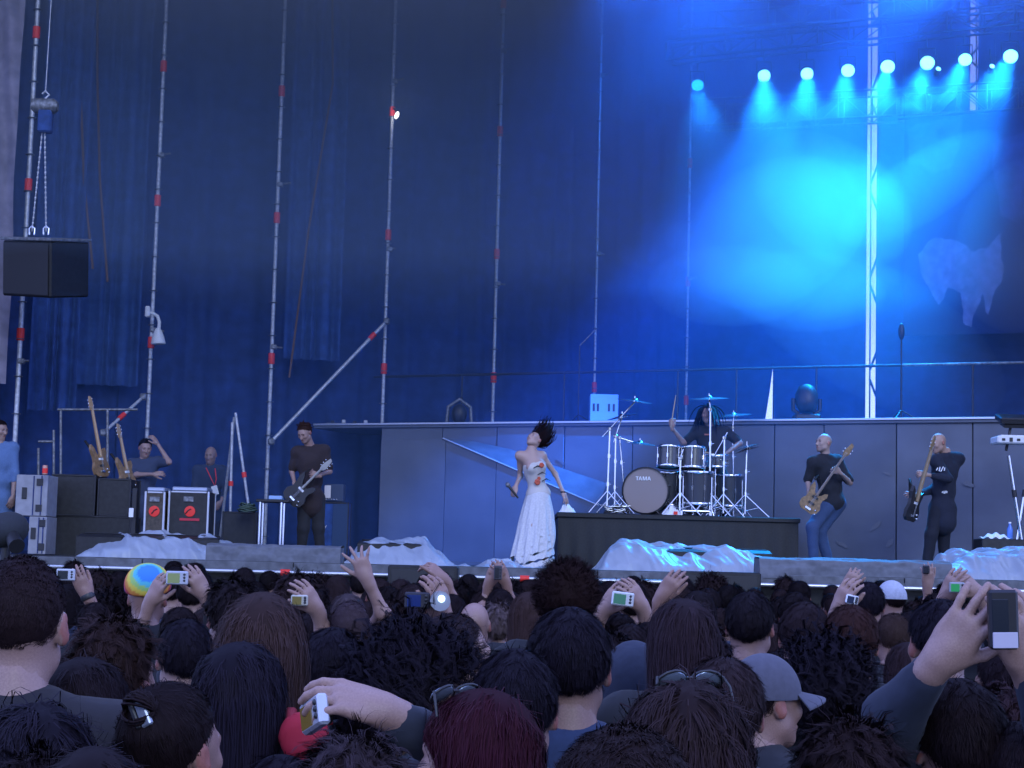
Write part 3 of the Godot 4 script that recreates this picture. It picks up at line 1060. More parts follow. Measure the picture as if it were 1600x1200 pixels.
func tarp(called: String, label: String, px0: float, px1: float, d: float, depth: float, top: Array, over: float, m: Material, seed_n: int, wr := 0.05) -> void:
	var a := spot(px0, d, DECK)
	var b := spot(px1, d - 0.1, DECK)
	var n2 := FastNoiseLite.new()
	n2.seed = seed_n
	n2.frequency = 2.2
	n2.fractal_octaves = 2
	var cn := FastNoiseLite.new()
	cn.seed = seed_n + 50
	cn.noise_type = FastNoiseLite.TYPE_CELLULAR
	cn.cellular_return_type = FastNoiseLite.RETURN_DISTANCE
	cn.frequency = 1.5
	cn.fractal_type = FastNoiseLite.FRACTAL_NONE
	var mb := MB.new()
	mb.sheet(func(u: float, s: float) -> Vector3:
		var cr := clampf(s / 0.26, 0.0, 1.0) * 0.84 + 0.16 * smoothstep(0.2, 0.5, s) - 0.85 * smoothstep(0.7, 1.0, s)
		var y := curve1(top, u) * cr
		var p := a.lerp(b, u) + Vector3(0, 0, -s * depth)
		var k := (px1 - px0) / 250.0
		var w := n2.get_noise_2d(u * 0.9 * k, s * 0.5)
		var cx := u * 2.6 * k + s * 0.9
		var cell := cn.get_noise_2d(cx + 0.25 * w, s * 1.3) + 0.6 * cn.get_noise_2d(cx * 2.3 - s * 1.5 + 9.0, s * 2.0) + 0.3 * cn.get_noise_2d(cx * 4.9 + s * 2.0 + 3.0, s * 4.5)
		p.y = DECK + y + (w * 0.6 + cell * 1.35) * wr * (0.3 + cr) - over * (1.0 - smoothstep(0.0, 0.1, s))
		p.z += 0.10 * n2.get_noise_2d(u * 1.2 * k, s * 0.6 + 20.0) + cell * wr * 1.5
		p.x += (u - 0.5) * 0.25 * (1.0 - cr)
		p.y = maxf(p.y, DECK + 0.012 - over)
		return p, 170, 60)
	whole(called, mb, m, label, "tarpaulin", "plastic-covered stage equipment")

func monitor_wedge(px: float, d: float, label: String, w := 0.6, h := 0.27) -> void:
	var t := thing("floor_monitor", label, "loudspeaker", spot(px, d, DECK), 0.0, "floor monitors under plastic")
	var mb := MB.new()
	var x := Transform3D(Basis(Vector3.BACK, Vector3.UP, Vector3.RIGHT), Vector3.ZERO)
	x = Transform3D(Basis(Vector3(0, 0, -1), Vector3(0, 1, 0), Vector3(1, 0, 0)), Vector3.ZERO)
	mb.plate(x, PackedVector2Array([Vector2(-0.24, 0.0), Vector2(0.24, 0.0), Vector2(0.24, 0.08), Vector2(0.02, h), Vector2(-0.24, h * 0.86)]), w)
	part("cabinet", mb, M.case_black, t)
	mb = MB.new()
	mb.box(Transform3D(Basis(Vector3.RIGHT, atan2(h - 0.08, 0.22) - PI / 2.0), Vector3(0, (h + 0.08) * 0.5 + 0.006, -0.134)), Vector3(w - 0.06, 0.01, 0.27), 0.002)
	part("grille", mb, M.gear, t)

func make_stage_front() -> void:
	tarp("plastic_cover", "clear plastic sheet draped over monitors at the left end of the stage front", 96, 352, 20.6, 1.3, [[0.0, 0.02], [0.14, 0.30], [0.2, 0.36], [0.38, 0.40], [0.44, 0.43], [0.6, 0.40], [0.86, 0.36], [0.95, 0.33], [1.0, 0.05]], 0.12, M.poly, 3, 0.07)
	for s in [[165.0, "monitor wedge at the left under the leftmost plastic sheet"], [235.0, "monitor wedge in the middle under the leftmost plastic sheet"], [305.0, "monitor wedge at the right under the leftmost plastic sheet"]]:
		monitor_wedge(s[0], 21.25, s[1])
	tarp("plastic_cover", "pale plastic sheet over a monitor beside the raised hand, left of the singer", 526, 706, 20.5, 1.2, [[0.0, 0.03], [0.22, 0.36], [0.3, 0.40], [0.72, 0.39], [0.84, 0.25], [1.0, 0.10]], 0.12, M.poly, 8, 0.05)
	monitor_wedge(610, 21.1, "monitor wedge under the plastic sheet left of the singer", 0.75, 0.27)
	tarp("plastic_cover", "low crumpled plastic sheet lying in front of the singer", 690, 952, 20.3, 1.0, [[0.0, 0.11], [0.3, 0.14], [0.6, 0.11], [0.85, 0.07], [1.0, 0.03]], 0.10, M.poly, 12, 0.07)
	tarp("plastic_cover", "long plastic sheet over monitors in front of the drum riser", 938, 1236, 20.4, 1.3, [[0.0, 0.06], [0.07, 0.36], [0.16, 0.42], [0.42, 0.41], [0.68, 0.40], [0.86, 0.36], [0.95, 0.22], [1.0, 0.03]], 0.13, M.poly, 17, 0.06)
	for s in [[1000.0, "monitor wedge at the left under the plastic before the drums"], [1080.0, "monitor wedge in the middle under the plastic before the drums"], [1160.0, "monitor wedge at the right under the plastic before the drums"]]:
		monitor_wedge(s[0], 21.1, s[1], 0.62, 0.27)
	tarp("plastic_cover", "bright crumpled plastic sheet at the right edge below the keyboard stand", 1486, 1760, 20.2, 1.3, [[0.0, 0.05], [0.06, 0.36], [0.12, 0.45], [0.6, 0.46], [1.0, 0.45]], 0.14, M.poly, 23, 0.07)
	monitor_wedge(1560, 21.0, "monitor wedge under the plastic at the right edge", 0.8, 0.3)
	# long low boxes wrapped in grey cloth on the lip of the stage
	for s in [[322.0, 532.0, 20.05, "low grey cloth-wrapped box on the stage lip below the left guitarist", 31], [1186.0, 1486.0, 19.75, "long grey cloth-wrapped box on the stage lip below the bass player", 37]]:
		var a := spot(s[0], s[2], DECK)
		var b := spot(s[1], s[2], DECK)
		var n2 := FastNoiseLite.new()
		n2.seed = s[4]
		n2.frequency = 1.4
		var t := thing("wrapped_box", s[3], "box", (a + b) * 0.5, 0.0, "grey wrapped boxes on the stage lip")
		var w := (b - a).length()
		var mb := MB.new()
		mb.sheet(func(u: float, q: float) -> Vector3:
			var prof := [Vector2(0.05, -0.05), Vector2(0.05, 0.07), Vector2(0.03, 0.16), Vector2(-0.04, 0.19), Vector2(-0.4, 0.19), Vector2(-0.45, 0.0)]
			var f := q * 5.0
			var i := mini(int(f), 4)
			var p: Vector2 = prof[i].lerp(prof[i + 1], f - i)
			var wv := n2.get_noise_2d(u * 3.0, q * 1.2) * 0.02 + sin(q * 15.0 + u * 3.0 + n2.get_noise_2d(u * 2.0, 2.0) * 5.0) * 0.006
			return Vector3((u - 0.5) * w, p.y + wv * 0.6, p.x + wv), 80, 44)
		part("cloth", mb, M.cloth_grey, t)
		for e in [-1.0, 1.0]:
			mb = MB.new()
			mb.bx(Vector3(e * (w * 0.5 - 0.012), 0.085, -0.19), Vector3(0.02, 0.17, 0.4), 0.006)
			part("end_board", mb, M.cloth_grey, t)
	# black front-fill loudspeakers standing in the pit
	for s in [[606.0, 716.0, 884.0, 18.9, "black loudspeaker stack in the pit under the crumpled plastic"], [1064.0, 1190.0, 893.0, 18.9, "black loudspeaker stack in the pit in front of the drums"]]:
		var a := at(s[0], s[2], s[3])
		var b := at(s[1], s[2], s[3])
		var w := (b - a).length()
		var t := thing("pit_loudspeaker", s[4], "loudspeaker", Vector3((a.x + b.x) * 0.5, 0, a.z - 0.3), 0.0, "loudspeakers in the pit")
		var h := (a.y + b.y) * 0.5
		for k in 2:
			var mb := MB.new()
			mb.bx(Vector3(0, h * (0.25 + 0.5 * k), 0), Vector3(w, h * 0.5 - 0.006, 0.55), 0.015)
			var cb := part("cabinet", mb, M.case_black, t)
			mb = MB.new()
			mb.bx(Vector3(0, h * (0.25 + 0.5 * k), 0.279), Vector3(w - 0.08, h * 0.5 - 0.09, 0.012), 0.004)
			part("grille", mb, M.gear, cb)

# ---------------------------------------------------------------- gear on the stage
func case_box(called: String, label: String, px0: float, py0: float, px1: float, py1: float, d: float, depth: float, m: Material, trim: Material, group := "", yaw := 0.0, category := "road case") -> Node3D:
	var a := at(px0, py1, d)
	var b := at(px1, py0, d)
	var w := b.x - a.x
	var h := b.y - a.y
	var t := thing(called, label, category, Vector3((a.x + b.x) * 0.5, a.y, a.z - depth * 0.5), yaw, group)
	var mb := MB.new()
	mb.bx(Vector3(0, h * 0.5, 0), Vector3(w - 0.01, h - 0.01, depth - 0.01), 0.006)
	part("panel", mb, m, t)
	if trim:
		for sx in [-1.0, 1.0]:
			for sz in [-1.0, 1.0]:
				mb = MB.new()
				mb.bx(Vector3(sx * (w * 0.5 - 0.008), h * 0.5, sz * (depth * 0.5 - 0.008)), Vector3(0.026, h, 0.026), 0.006)
				part("edge_trim", mb, trim, t)
			for sy in [0.012, h - 0.012]:
				mb = MB.new()
				mb.bx(Vector3(0, sy, sx * (depth * 0.5 - 0.007)), Vector3(w - 0.06, 0.024, 0.024), 0.006)
				part("edge_trim", mb, trim, t)
	t.set_meta("w", w); t.set_meta("h", h); t.set_meta("dp", depth)
	return t

func disc(mb: MB, c: Vector3, r: float, th := 0.006) -> void:
	mb.lathe(Transform3D(Basis(Vector3.RIGHT, PI / 2), c), [Vector2(0.001, th), Vector2(r * 0.96, th), Vector2(r, 0.0)], 18)

func stand_guitar(px0: float, py0: float, px1: float, py1: float, d: float, label: String, neck_c: Color) -> void:
	guitar("electric_guitar", label, at(px1, py1, d), at(px0, py0, d), M.wood_light, neck_c, false, 1.1)

func make_stage_gear() -> void:
	# ---- speaker hang at the upper left: chain motor, chains and a tilted cabinet
	var d := 22.6
	var hang := thing("speaker_hang", "dark loudspeaker cabinet hanging tilted on chains at the upper left", "loudspeaker", at(72, 420, d))
	var o0 := hang.position
	var mb := MB.new()
	var tilt := Basis(Vector3.UP, deg_to_rad(-28)) * Basis(Vector3.RIGHT, deg_to_rad(9)) * Basis(Vector3.BACK, deg_to_rad(-5))
	mb.box(Transform3D(tilt, Vector3.ZERO), Vector3(0.80, 0.70, 0.72), 0.02)
	part("cabinet", mb, M.case_black, hang)
	mb = MB.new()
	mb.box(Transform3D(tilt, tilt * Vector3(0, 0, 0.37)), Vector3(0.74, 0.64, 0.015), 0.004)
	part("grille", mb, M.gear, hang)
	mb = MB.new()
	mb.box(Transform3D(tilt, tilt * Vector3(0, 0.375, 0)), Vector3(0.84, 0.04, 0.76), 0.01)
	part("flying_frame", mb, M.dull_steel, hang)
	for s in [[50.0, 362.0, 66.0, 205.0], [72.0, 362.0, 70.0, 205.0]]:
		mb = MB.new()
		var a := at(s[0], s[1], d) - o0
		var b := at(s[2], s[3], d) - o0
		for k in 40:
			var p := a.lerp(b, (k + 0.5) / 40.0)
			mb.ball(p, Vector3(0.009 + 0.006 * (k % 2), 0.022, 0.015 - 0.006 * (k % 2)), Basis(), 6, 4)
		var ch := part("chain", mb, M.steel, hang)
		ch.set_meta("kind", "stuff")
		mb = MB.new()
		mb.tube([a + Vector3(-0.03, -0.04, 0), a + Vector3(-0.035, 0.04, 0), a + Vector3(0, 0.075, 0), a + Vector3(0.035, 0.04, 0), a + Vector3(0.03, -0.04, 0)], 0.012, 6)
		part("shackle", mb, M.chrome, hang)
	var mot := thing("chain_motor", "chain hoist motor hanging on a wire above the tilted loudspeaker", "hoist", at(70, 166, d))
	mb = MB.new()
	mb.tube([Vector3(-0.17, 0, 0), Vector3(-0.12, 0.0, 0), Vector3(0.12, 0, 0), Vector3(0.17, 0, 0)], [0.05, 0.1, 0.1, 0.06], 14)
	part("motor_body", mb, M.dull_steel, mot)
	mb = MB.new()
	mb.bx(Vector3(0.02, -0.2, 0), Vector3(0.17, 0.3, 0.16), 0.02)
	part("chain_bag", mb, M.blue_drape, mot)
	mb = MB.new()
	mb.tube([Vector3(0, 0.1, 0), Vector3(0.05, 0.15, 0), Vector3(0.0, 0.2, 0), Vector3(-0.04, 0.16, 0)], 0.014, 6)
	part("hook", mb, M.steel, mot)
	mb = MB.new()
	mb.bar(Vector3(0, 0.18, 0), Vector3(0.05, 12.9 - mot.position.y, 0), 0.007, 5)
	part("wire", mb, M.steel, mot)

	# ---- white flood lamp on its bent arm
	d = 25.6
	var lp := thing("flood_lamp", "white bell-shaped flood lamp on a bent arm clamped to a pole", "lamp", at(232, 490, d))
	mb = MB.new()
	var c0 := Vector3.ZERO
	var q := func(px: float, py: float) -> Vector3: return at(px, py, d - 0.05) - lp.position
	mb.tube([q.call(229, 490), q.call(238, 489), q.call(246, 494), q.call(249, 503), q.call(248, 516)], 0.026, 8)
	part("arm", mb, M.white_paint, lp)
	mb = MB.new()
	mb.bx(q.call(231, 487), Vector3(0.07, 0.16, 0.09), 0.015)
	part("clamp", mb, M.white_paint, lp)
	mb = MB.new()
	mb.lathe(Transform3D(Basis(Vector3.BACK, 0.06), q.call(247, 515)), [Vector2(0.03, 0.02), Vector2(0.055, -0.02), Vector2(0.085, -0.1), Vector2(0.105, -0.2), Vector2(0.1, -0.21), Vector2(0.08, -0.1), Vector2(0.03, -0.02)], 20)
	part("shade", mb, M.white_paint, lp)

	# ---- small bright bulb on the third pole
	var bl := thing("work_bulb", "tiny glaring bulb high on the third scaffold pole", "lamp", at(620, 180, 27.3))
	mb = MB.new()
	mb.ball(Vector3.ZERO, Vector3(0.032, 0.062, 0.03), Basis(Vector3.BACK, -0.35), 10, 8)
	var bm := StandardMaterial3D.new()
	bm.emission_enabled = true
	bm.emission = Color(1, 0.97, 0.95)
	bm.emission_energy_multiplier = 1.6
	part("bulb", mb, bm, bl)
	mb = MB.new()
	mb.bar(Vector3(0.02, 0.05, 0), Vector3(-0.06, 0.13, -0.1), 0.015, 6)
	part("socket", mb, M.gear, bl)
	var bo := OmniLight3D.new()
	bo.name = "bulb_light"
	bo.light_energy = 0.02
	bo.light_size = 0.05
	bo.shadow_enabled = true
	bo.omni_range = 20.0
	bo.omni_attenuation = 2.0
	bl.add_child(bo)

	# ---- grey cabinets at the far left, black cases beside them
	for s in [[22.0, 742.0, 76.0, 806.0, "upper grey cabinet of the stack at the left edge"], [42.0, 807.0, 74.0, 866.0, "lower grey cabinet of the stack at the left edge"]]:
		var t := case_box("grey_cabinet", s[4], s[0], s[1], s[2], s[3], 21.9, 0.5, M.case_grey, null, "grey cabinets at the left", 0.0, "cabinet")
		var w: float = t.get_meta("w")
		var h: float = t.get_meta("h")
		for r in [[0.74, 0.82], [0.28, 0.55], [0.74, 0.2]]:
			mb = MB.new()
			mb.bx(Vector3((r[0] - 0.5) * w, r[1] * h, 0.252), Vector3(0.075 if r[0] > 0.5 else 0.06, 0.085 if r[0] > 0.5 else 0.14, 0.012), 0.004)
			part("recessed_handle", mb, M.gear, t)
		for xx in [0.56, 0.80]:
			mb = MB.new()
			mb.bx(Vector3((xx - 0.5) * w, h * 0.5, 0.252), Vector3(0.012, h * 0.94, 0.01), 0.002)
			part("strap", mb, M.drape, t)
	var cn := thing("drink_can", "small red and silver can standing on the grey cabinet", "can", at(70, 742, 21.7))
	mb = MB.new()
	mb.lathe(Transform3D(), [Vector2(0.001, 0.0), Vector2(0.028, 0.0), Vector2(0.033, 0.01), Vector2(0.033, 0.105), Vector2(0.028, 0.118), Vector2(0.001, 0.118)], 14)
	part("can_body", mb, plain(lin(0.6, 0.3, 0.22), 0.3, 0.4), cn)
	mb = MB.new()
	mb.lathe(Transform3D(), [Vector2(0.0332, 0.02), Vector2(0.0338, 0.03), Vector2(0.0338, 0.07), Vector2(0.0332, 0.08)], 14)
	part("red_band", mb, M.red, cn)
	for s in [[78.0, 742.0, 150.0, 806.0, "black road case under the two standing guitars, upper left"], [151.0, 748.0, 205.0, 806.0, "black road case under the two standing guitars, upper right"], [78.0, 807.0, 205.0, 868.0, "wide black road case at the bottom of the guitar stack"]]:
		case_box("black_case", s[4], s[0], s[1], s[2], s[3], 22.7, 0.6, M.case_black, M.gear, "black road cases")
	stand_guitar(138, 621, 156, 722, 22.9, "blond guitar standing upright on the black cases, the left of two", lin(0.42, 0.26, 0.13))
	stand_guitar(182, 664, 197, 742, 22.9, "blond guitar standing upright on the black cases, the right of two", lin(0.36, 0.24, 0.14))
	# rack frame of thin bars behind the cabinets
	var rk := thing("guitar_rack", "thin dark bar rack holding the standing guitars", "rack", at(120, 742, 23.2))
	for s in [[95.0, 742.0, 95.0, 640.0], [168.0, 742.0, 168.0, 640.0], [90.0, 640.0, 215.0, 640.0], [60.0, 742.0, 60.0, 700.0], [84.0, 742.0, 84.0, 672.0], [60.0, 690.0, 84.0, 690.0]]:
		mb = MB.new()
		mb.bar(at(s[0], s[1], 23.2) - rk.position, at(s[2], s[3], 23.2) - rk.position, 0.018, 6)
		part("bar", mb, M.dull_steel, rk)
	# covered television camera at the very left
	var tv := thing("covered_camera", "dark covered camera on a post at the left edge", "camera", Vector3(at(10, 830, 19.0).x, 0, -19.0))
	mb = MB.new()
	mb.ball(Vector3(0, at(10, 828, 19.0).y, 0), Vector3(0.24, 0.19, 0.22), Basis(Vector3.BACK, 0.3), 16, 10)
	part("cover", mb, cloth_mat(0.03, 0.035, 0.045), tv)
	mb = MB.new()
	mb.bar(Vector3.ZERO, Vector3(0, at(10, 840, 19.0).y, 0), 0.05, 8)
	part("post", mb, M.gear, tv)
	mb = MB.new()
	mb.tube([Vector3(0.08, at(10, 828, 19.0).y - 0.05, 0.1), Vector3(0.2, at(10, 828, 19.0).y - 0.17, 0.3)], [0.07, 0.085], 12)
	part("lens_hood", mb, M.gear, tv)

	# ---- road cases with round red emblems
	for s in [[222.0, 768.0, 258.0, 836.0, 21.6, "narrow brown road case with a red round emblem and silver lid"], [259.0, 768.0, 327.0, 838.0, 21.7, "wide black road case with a red round emblem"]]:
		var wide: bool = s[2] - s[0] > 50.0
		var t := case_box("emblem_case", s[5], s[0], s[1], s[2], at_py(s[0], DECK, s[4]), s[4], 0.5, M.case_black if wide else worn(lin(0.10, 0.075, 0.05), 0.6, 0.02, 0.6, 2.0), M.alu, "road cases with red emblems")
		var h: float = t.get_meta("h")
		mb = MB.new()
		disc(mb, Vector3(0.0 if not wide else 0.02, h * 0.70, 0.252), 0.066)
		var em := part("red_emblem", mb, M.red, t)
		mb = MB.new()
		mb.tube([Vector3(-0.03, h * 0.70 - 0.03, 0.261), Vector3(0.0, h * 0.70 + 0.01, 0.261), Vector3(0.035, h * 0.70 + 0.028, 0.261)], 0.007, 5)
		part("emblem_stroke", mb, M.case_black, em)
		mb = MB.new()
		mb.bx(Vector3(0, h + 0.025, 0), Vector3(t.get_meta("w") * 0.86, 0.05, 0.42), 0.015)
		part("lid", mb, plain(lin(0.45, 0.5, 0.6), 0.3, 0.5), t)
		mb = MB.new()
		mb.bx(Vector3(0, h * 0.88, 0.256), Vector3(0.12, 0.06, 0.012), 0.004)
		part("latch_plate", mb, M.dull_steel, t)
		if wide:
			mb = MB.new()
			mb.bx(Vector3(0.02, h * 0.58, 0.252), Vector3(0.24, 0.03, 0.006), 0.002)
			part("red_strip", mb, plain(lin(0.5, 0.03, 0.05)), t)
	var tg := MB.new()
	tg.box(Transform3D(Basis(), at(205, 801, 21.65)), Vector3(0.055, 0.11, 0.012), 0.003)
	var post := thing("cable_reel_stand", "dark stand with a white tag beside the emblem cases", "stand", spot(206, 21.75, DECK))
	var tgp := MB.new()
	tgp.bx(at(205, 801, 21.65) - post.position, Vector3(0.055, 0.11, 0.012), 0.003)
	part("white_tag", tgp, M.paper, post)
	mb = MB.new()
	mb.bx(Vector3(0, 0.42, -0.02), Vector3(0.06, 0.84, 0.05), 0.006)
	part("upright", mb, M.gear, post)
	# ---- tripod of steel tubes with red rings, left of the guitarist
	var tp := thing("tube_tripod", "three-legged frame of steel tubes with red rings beside the left guitarist", "tripod", spot(372, 24.6, DECK))
	for s in [[363.0, 660.0, 358.0, 872.0, 755.0], [368.0, 645.0, 400.0, 872.0, 741.0], [366.0, 652.0, 340.0, 872.0, 0.0]]:
		mb = MB.new()
		var a := at(s[0], s[1], 24.6) - tp.position
		var b := spot(s[2], 24.6 + (0.6 if s[4] == 0.0 else 0.0), DECK) - tp.position
		mb.bar(a, b, 0.02, 8)
		var lg := part("leg", mb, M.steel, tp)
		if s[4] > 0.0:
			mb = MB.new()
			var f: float = (s[4] - s[1]) / (872.0 - s[1])
			mb.bar(a.lerp(b, f - 0.018), a.lerp(b, f + 0.018), 0.034, 10)
			part("red_ring", mb, M.red, lg)
	# mixer table with chrome legs
	var tb := thing("pedal_table", "small table on chrome legs with a pale blue device, at the guitarist's side", "table", spot(425, 22.9, DECK))
	mb = MB.new()
	var th := at(425, 783, 22.9).y - DECK
	mb.bx(Vector3(0, th, 0), Vector3(0.42, 0.035, 0.35), 0.006)
	part("table_top", mb, M.gear, tb)
	for s in [[-0.16, 0.14], [0.11, 0.14], [-0.16, -0.14], [0.11, -0.14]]:
		mb = MB.new()
		mb.bar(Vector3(s[0], 0, s[1]), Vector3(s[0], th, s[1]), 0.018, 8)
		part("leg", mb, M.chrome, tb)
	var dv := thing("effects_unit", "pale blue effects unit lying on the chrome-legged table", "effects unit", Vector3(tb.position.x + 0.02, DECK + th + 0.018, tb.position.z))
	mb = MB.new()
	mb.bx(Vector3(0, 0.025, 0), Vector3(0.17, 0.05, 0.14), 0.008)
	part("casing", mb, plain(lin(0.3, 0.45, 0.7), 0.4), dv)
	for k in 3:
		mb = MB.new()
		mb.lathe(Transform3D(Basis(), Vector3(-0.05 + 0.05 * k, 0.05, 0.02)), [Vector2(0.012, 0.0), Vector2(0.01, 0.015), Vector2(0.001, 0.016)], 10)
		part("knob", mb, M.gear, dv)
	case_box("dark_trunk", "dark trunk of cables behind the tube tripod", 345, 800, 402, 872, 24.0, 0.6, M.case_black, M.gear)
	var gb := thing("green_bundle", "heap of greenish cable on the dark trunk", "cable heap", at(386, 800, 23.7))
	for k in 9:
		mb = MB.new()
		var pts := []
		for j in 13:
			var a := TAU * j / 12.0
			pts.append(Vector3(cos(a) * (0.11 - 0.006 * k) + 0.03 * sin(k * 2.1), 0.012 + k * 0.012 + 0.01 * sin(a * 3.0 + k), sin(a) * 0.10))
		mb.tube(pts, 0.011, 5)
		part("coil", mb, plain(lin(0.06, 0.10, 0.07), 0.7), gb)

	# ---- guitar amplifier behind the left guitarist
	var amp := case_box("amplifier_cabinet", "tall dark blue amplifier cabinet behind the left guitarist", 496, 785, 545, 866, 24.2, 0.4, M.blue_drape, M.gear, "", 0.0, "amplifier")
	var aw: float = amp.get_meta("w")
	var ah: float = amp.get_meta("h")
	mb = MB.new()
	mb.bx(Vector3(aw * 0.22, ah * 0.5, 0.202), Vector3(aw * 0.5, ah * 0.92, 0.012), 0.004)
	part("grille_cloth", mb, plain(lin(0.03, 0.06, 0.13), 0.9), amp)
	mb = MB.new()
	mb.plate(Transform3D(Basis(), Vector3(-aw * 0.34, ah * 0.52, 0.212)), PackedVector2Array([Vector2(-0.05, -0.01), Vector2(-0.02, -0.028), Vector2(0.03, -0.02), Vector2(0.05, 0.028), Vector2(0.02, 0.0), Vector2(-0.01, 0.02)]), 0.008)
	part("white_emblem", mb, M.paper, amp)
	var hd := case_box("guitar_amplifier", "small amplifier head with a bright panel on the blue cabinet", 508, 756, 538, 784, 24.2, 0.3, plain(lin(0.03, 0.05, 0.10), 0.5), null, "", 0.0, "amplifier")
	mb = MB.new()
	mb.bx(Vector3(-hd.get_meta("w") * 0.38, hd.get_meta("h") * 0.55, 0.155), Vector3(0.085, 0.17, 0.012), 0.004)
	part("bright_panel", mb, plain(lin(0.75, 0.68, 0.60), 0.4), hd)
	for k in 5:
		mb = MB.new()
		mb.lathe(Transform3D(Basis(Vector3.RIGHT, PI / 2), Vector3(-0.11 + 0.035 * k, 0.035, 0.155)), [Vector2(0.001, 0.02), Vector2(0.01, 0.018), Vector2(0.011, 0.0)], 8)
		part("knob", mb, M.chrome, hd)

	# ---- things on the upper platform
	var bf := plat(944, PLATFORM, -0.5)
	var fb := case_box("blue_fan_box", "light blue box with four dark slots on the raised platform", 921, 616, 967, at_py(944, PLATFORM + 0.002, -bf.z), -bf.z, 0.35, plain(lin(0.20, 0.45, 0.80), 0.45), null, "", 0.0, "box")
	for k in 4:
		mb = MB.new()
		mb.bx(Vector3([-0.15, -0.09, 0.07, 0.14][k], fb.get_meta("h") * 0.55, 0.172), Vector3(0.03, 0.11, 0.014), 0.004)
		part("slot", mb, M.gear, fb)
	var ml_p := plat(1260, PLATFORM, -0.7)
	var ml := thing("moving_head_light", "round dark moving-head stage light on the raised platform", "stage lamp", Vector3(ml_p.x, PLATFORM, ml_p.z))
	mb = MB.new()
	mb.bx(Vector3(0, 0.06, 0), Vector3(0.36, 0.12, 0.32), 0.02)
	part("base", mb, M.gear, ml)
	for e in [-1.0, 1.0]:
		mb = MB.new()
		mb.tube([Vector3(e * 0.1, 0.12, 0), Vector3(e * 0.185, 0.18, 0), Vector3(e * 0.185, 0.34, 0)], 0.03, 8)
		part("yoke_arm", mb, M.gear, ml)
	mb = MB.new()
	mb.lathe(Transform3D(Basis(Vector3.RIGHT, -0.25), Vector3(0, 0.34, 0)), [Vector2(0.001, -0.2), Vector2(0.1, -0.19), Vector2(0.155, -0.08), Vector2(0.16, 0.06), Vector2(0.11, 0.17), Vector2(0.07, 0.19)], 20)
	var hdm := part("head", mb, M.gear, ml)
	mb = MB.new()
	mb.lathe(Transform3D(Basis(Vector3.RIGHT, -0.25), Vector3(0, 0.34, 0)), [Vector2(0.075, 0.185), Vector2(0.05, 0.2), Vector2(0.001, 0.205)], 16)
	part("lens", mb, plain(lin(0.3, 0.5, 0.7), 0.1), hdm)
	# faint hooped light further left on the platform
	var hp := plat(717, PLATFORM, -0.8)
	var hl := thing("hoop_light", "faint hooped dark light on the platform above the ramp", "stage lamp", Vector3(hp.x, PLATFORM, hp.z))
	mb = MB.new()
	mb.tube([Vector3(-0.19, 0.03, 0), Vector3(-0.17, 0.3, 0), Vector3(0, 0.42, 0), Vector3(0.17, 0.3, 0), Vector3(0.19, 0.03, 0)], 0.028, 8)
	part("hoop", mb, M.dull_steel, hl)
	mb = MB.new()
	mb.ball(Vector3(0, 0.19, 0), Vector3(0.12, 0.16, 0.12), Basis(), 14, 9)
	part("head", mb, M.gear, hl)
	mb = MB.new()
	mb.bx(Vector3(0, 0.025, 0), Vector3(0.44, 0.05, 0.3), 0.01)
	part("base", mb, M.gear, hl)
	# mic pole with a dark windshield and the boom by the rear pole
	for s in [[1408.0, 518.0, -0.9, "tall thin stand with a dark windshield on the platform, right of the bright gap"], [903.0, 540.0, -1.0, "thin bent boom stand on the platform left of the drums"]]:
		var p := plat(s[0], PLATFORM, s[2])
		var ms := thing("tall_stand", s[3], "stand", Vector3(p.x, PLATFORM, p.z))
		var top := at(s[0], s[1], -p.z).y - PLATFORM
		mb = MB.new()
		mb.bar(Vector3.ZERO, Vector3(0, top, 0), 0.012, 6)
		part("pole", mb, M.gear, ms)
		for k in 3:
			mb = MB.new()
			mb.bar(Vector3(0, 0.18, 0), Vector3(cos(k * TAU / 3) * 0.3, 0.012, sin(k * TAU / 3) * 0.3), 0.012, 6)
			part("leg", mb, M.gear, ms)
		mb = MB.new()
		if s[0] > 1000.0:
			mb.ball(Vector3(0, top, 0), Vector3(0.045, 0.12, 0.045), Basis(), 10, 8)
			part("windshield", mb, M.gear, ms)
		else:
			mb.tube([Vector3(0, top, 0), Vector3(0.06, top + 0.06, 0), Vector3(0.24, top + 0.26, 0)], 0.011, 6)
			part("boom_arm", mb, M.dull_steel, ms)
	# monitors and cable boxes at the back of the platform's left end
	var cp := plat(545, PLATFORM, -0.5)
	var cb := thing("cable_tray", "low tray of small parts on the platform edge above the dark opening", "tray", Vector3(cp.x, PLATFORM, cp.z))
	mb = MB.new()
	mb.bx(Vector3(0, 0.02, 0), Vector3(0.7, 0.04, 0.2), 0.008)
	part("tray", mb, M.dull_steel, cb)
	for k in 4:
		mb = MB.new()
		mb.bx(Vector3(-0.25 + 0.17 * k, 0.06, 0), Vector3(0.06, 0.05 + 0.03 * (k % 2), 0.06), 0.008)
		part("fitting", mb, M.gear if k % 2 == 0 else M.steel, cb)

	# ---- keyboard on its stand at the right edge
	d = 21.6
	var ks := thing("keyboard_stand", "slanted chrome keyboard stand at the right edge", "stand", spot(1592, d, DECK))
	var kp := func(px: float, py: float, dz: float) -> Vector3: return at(px, py, d + dz) - ks.position
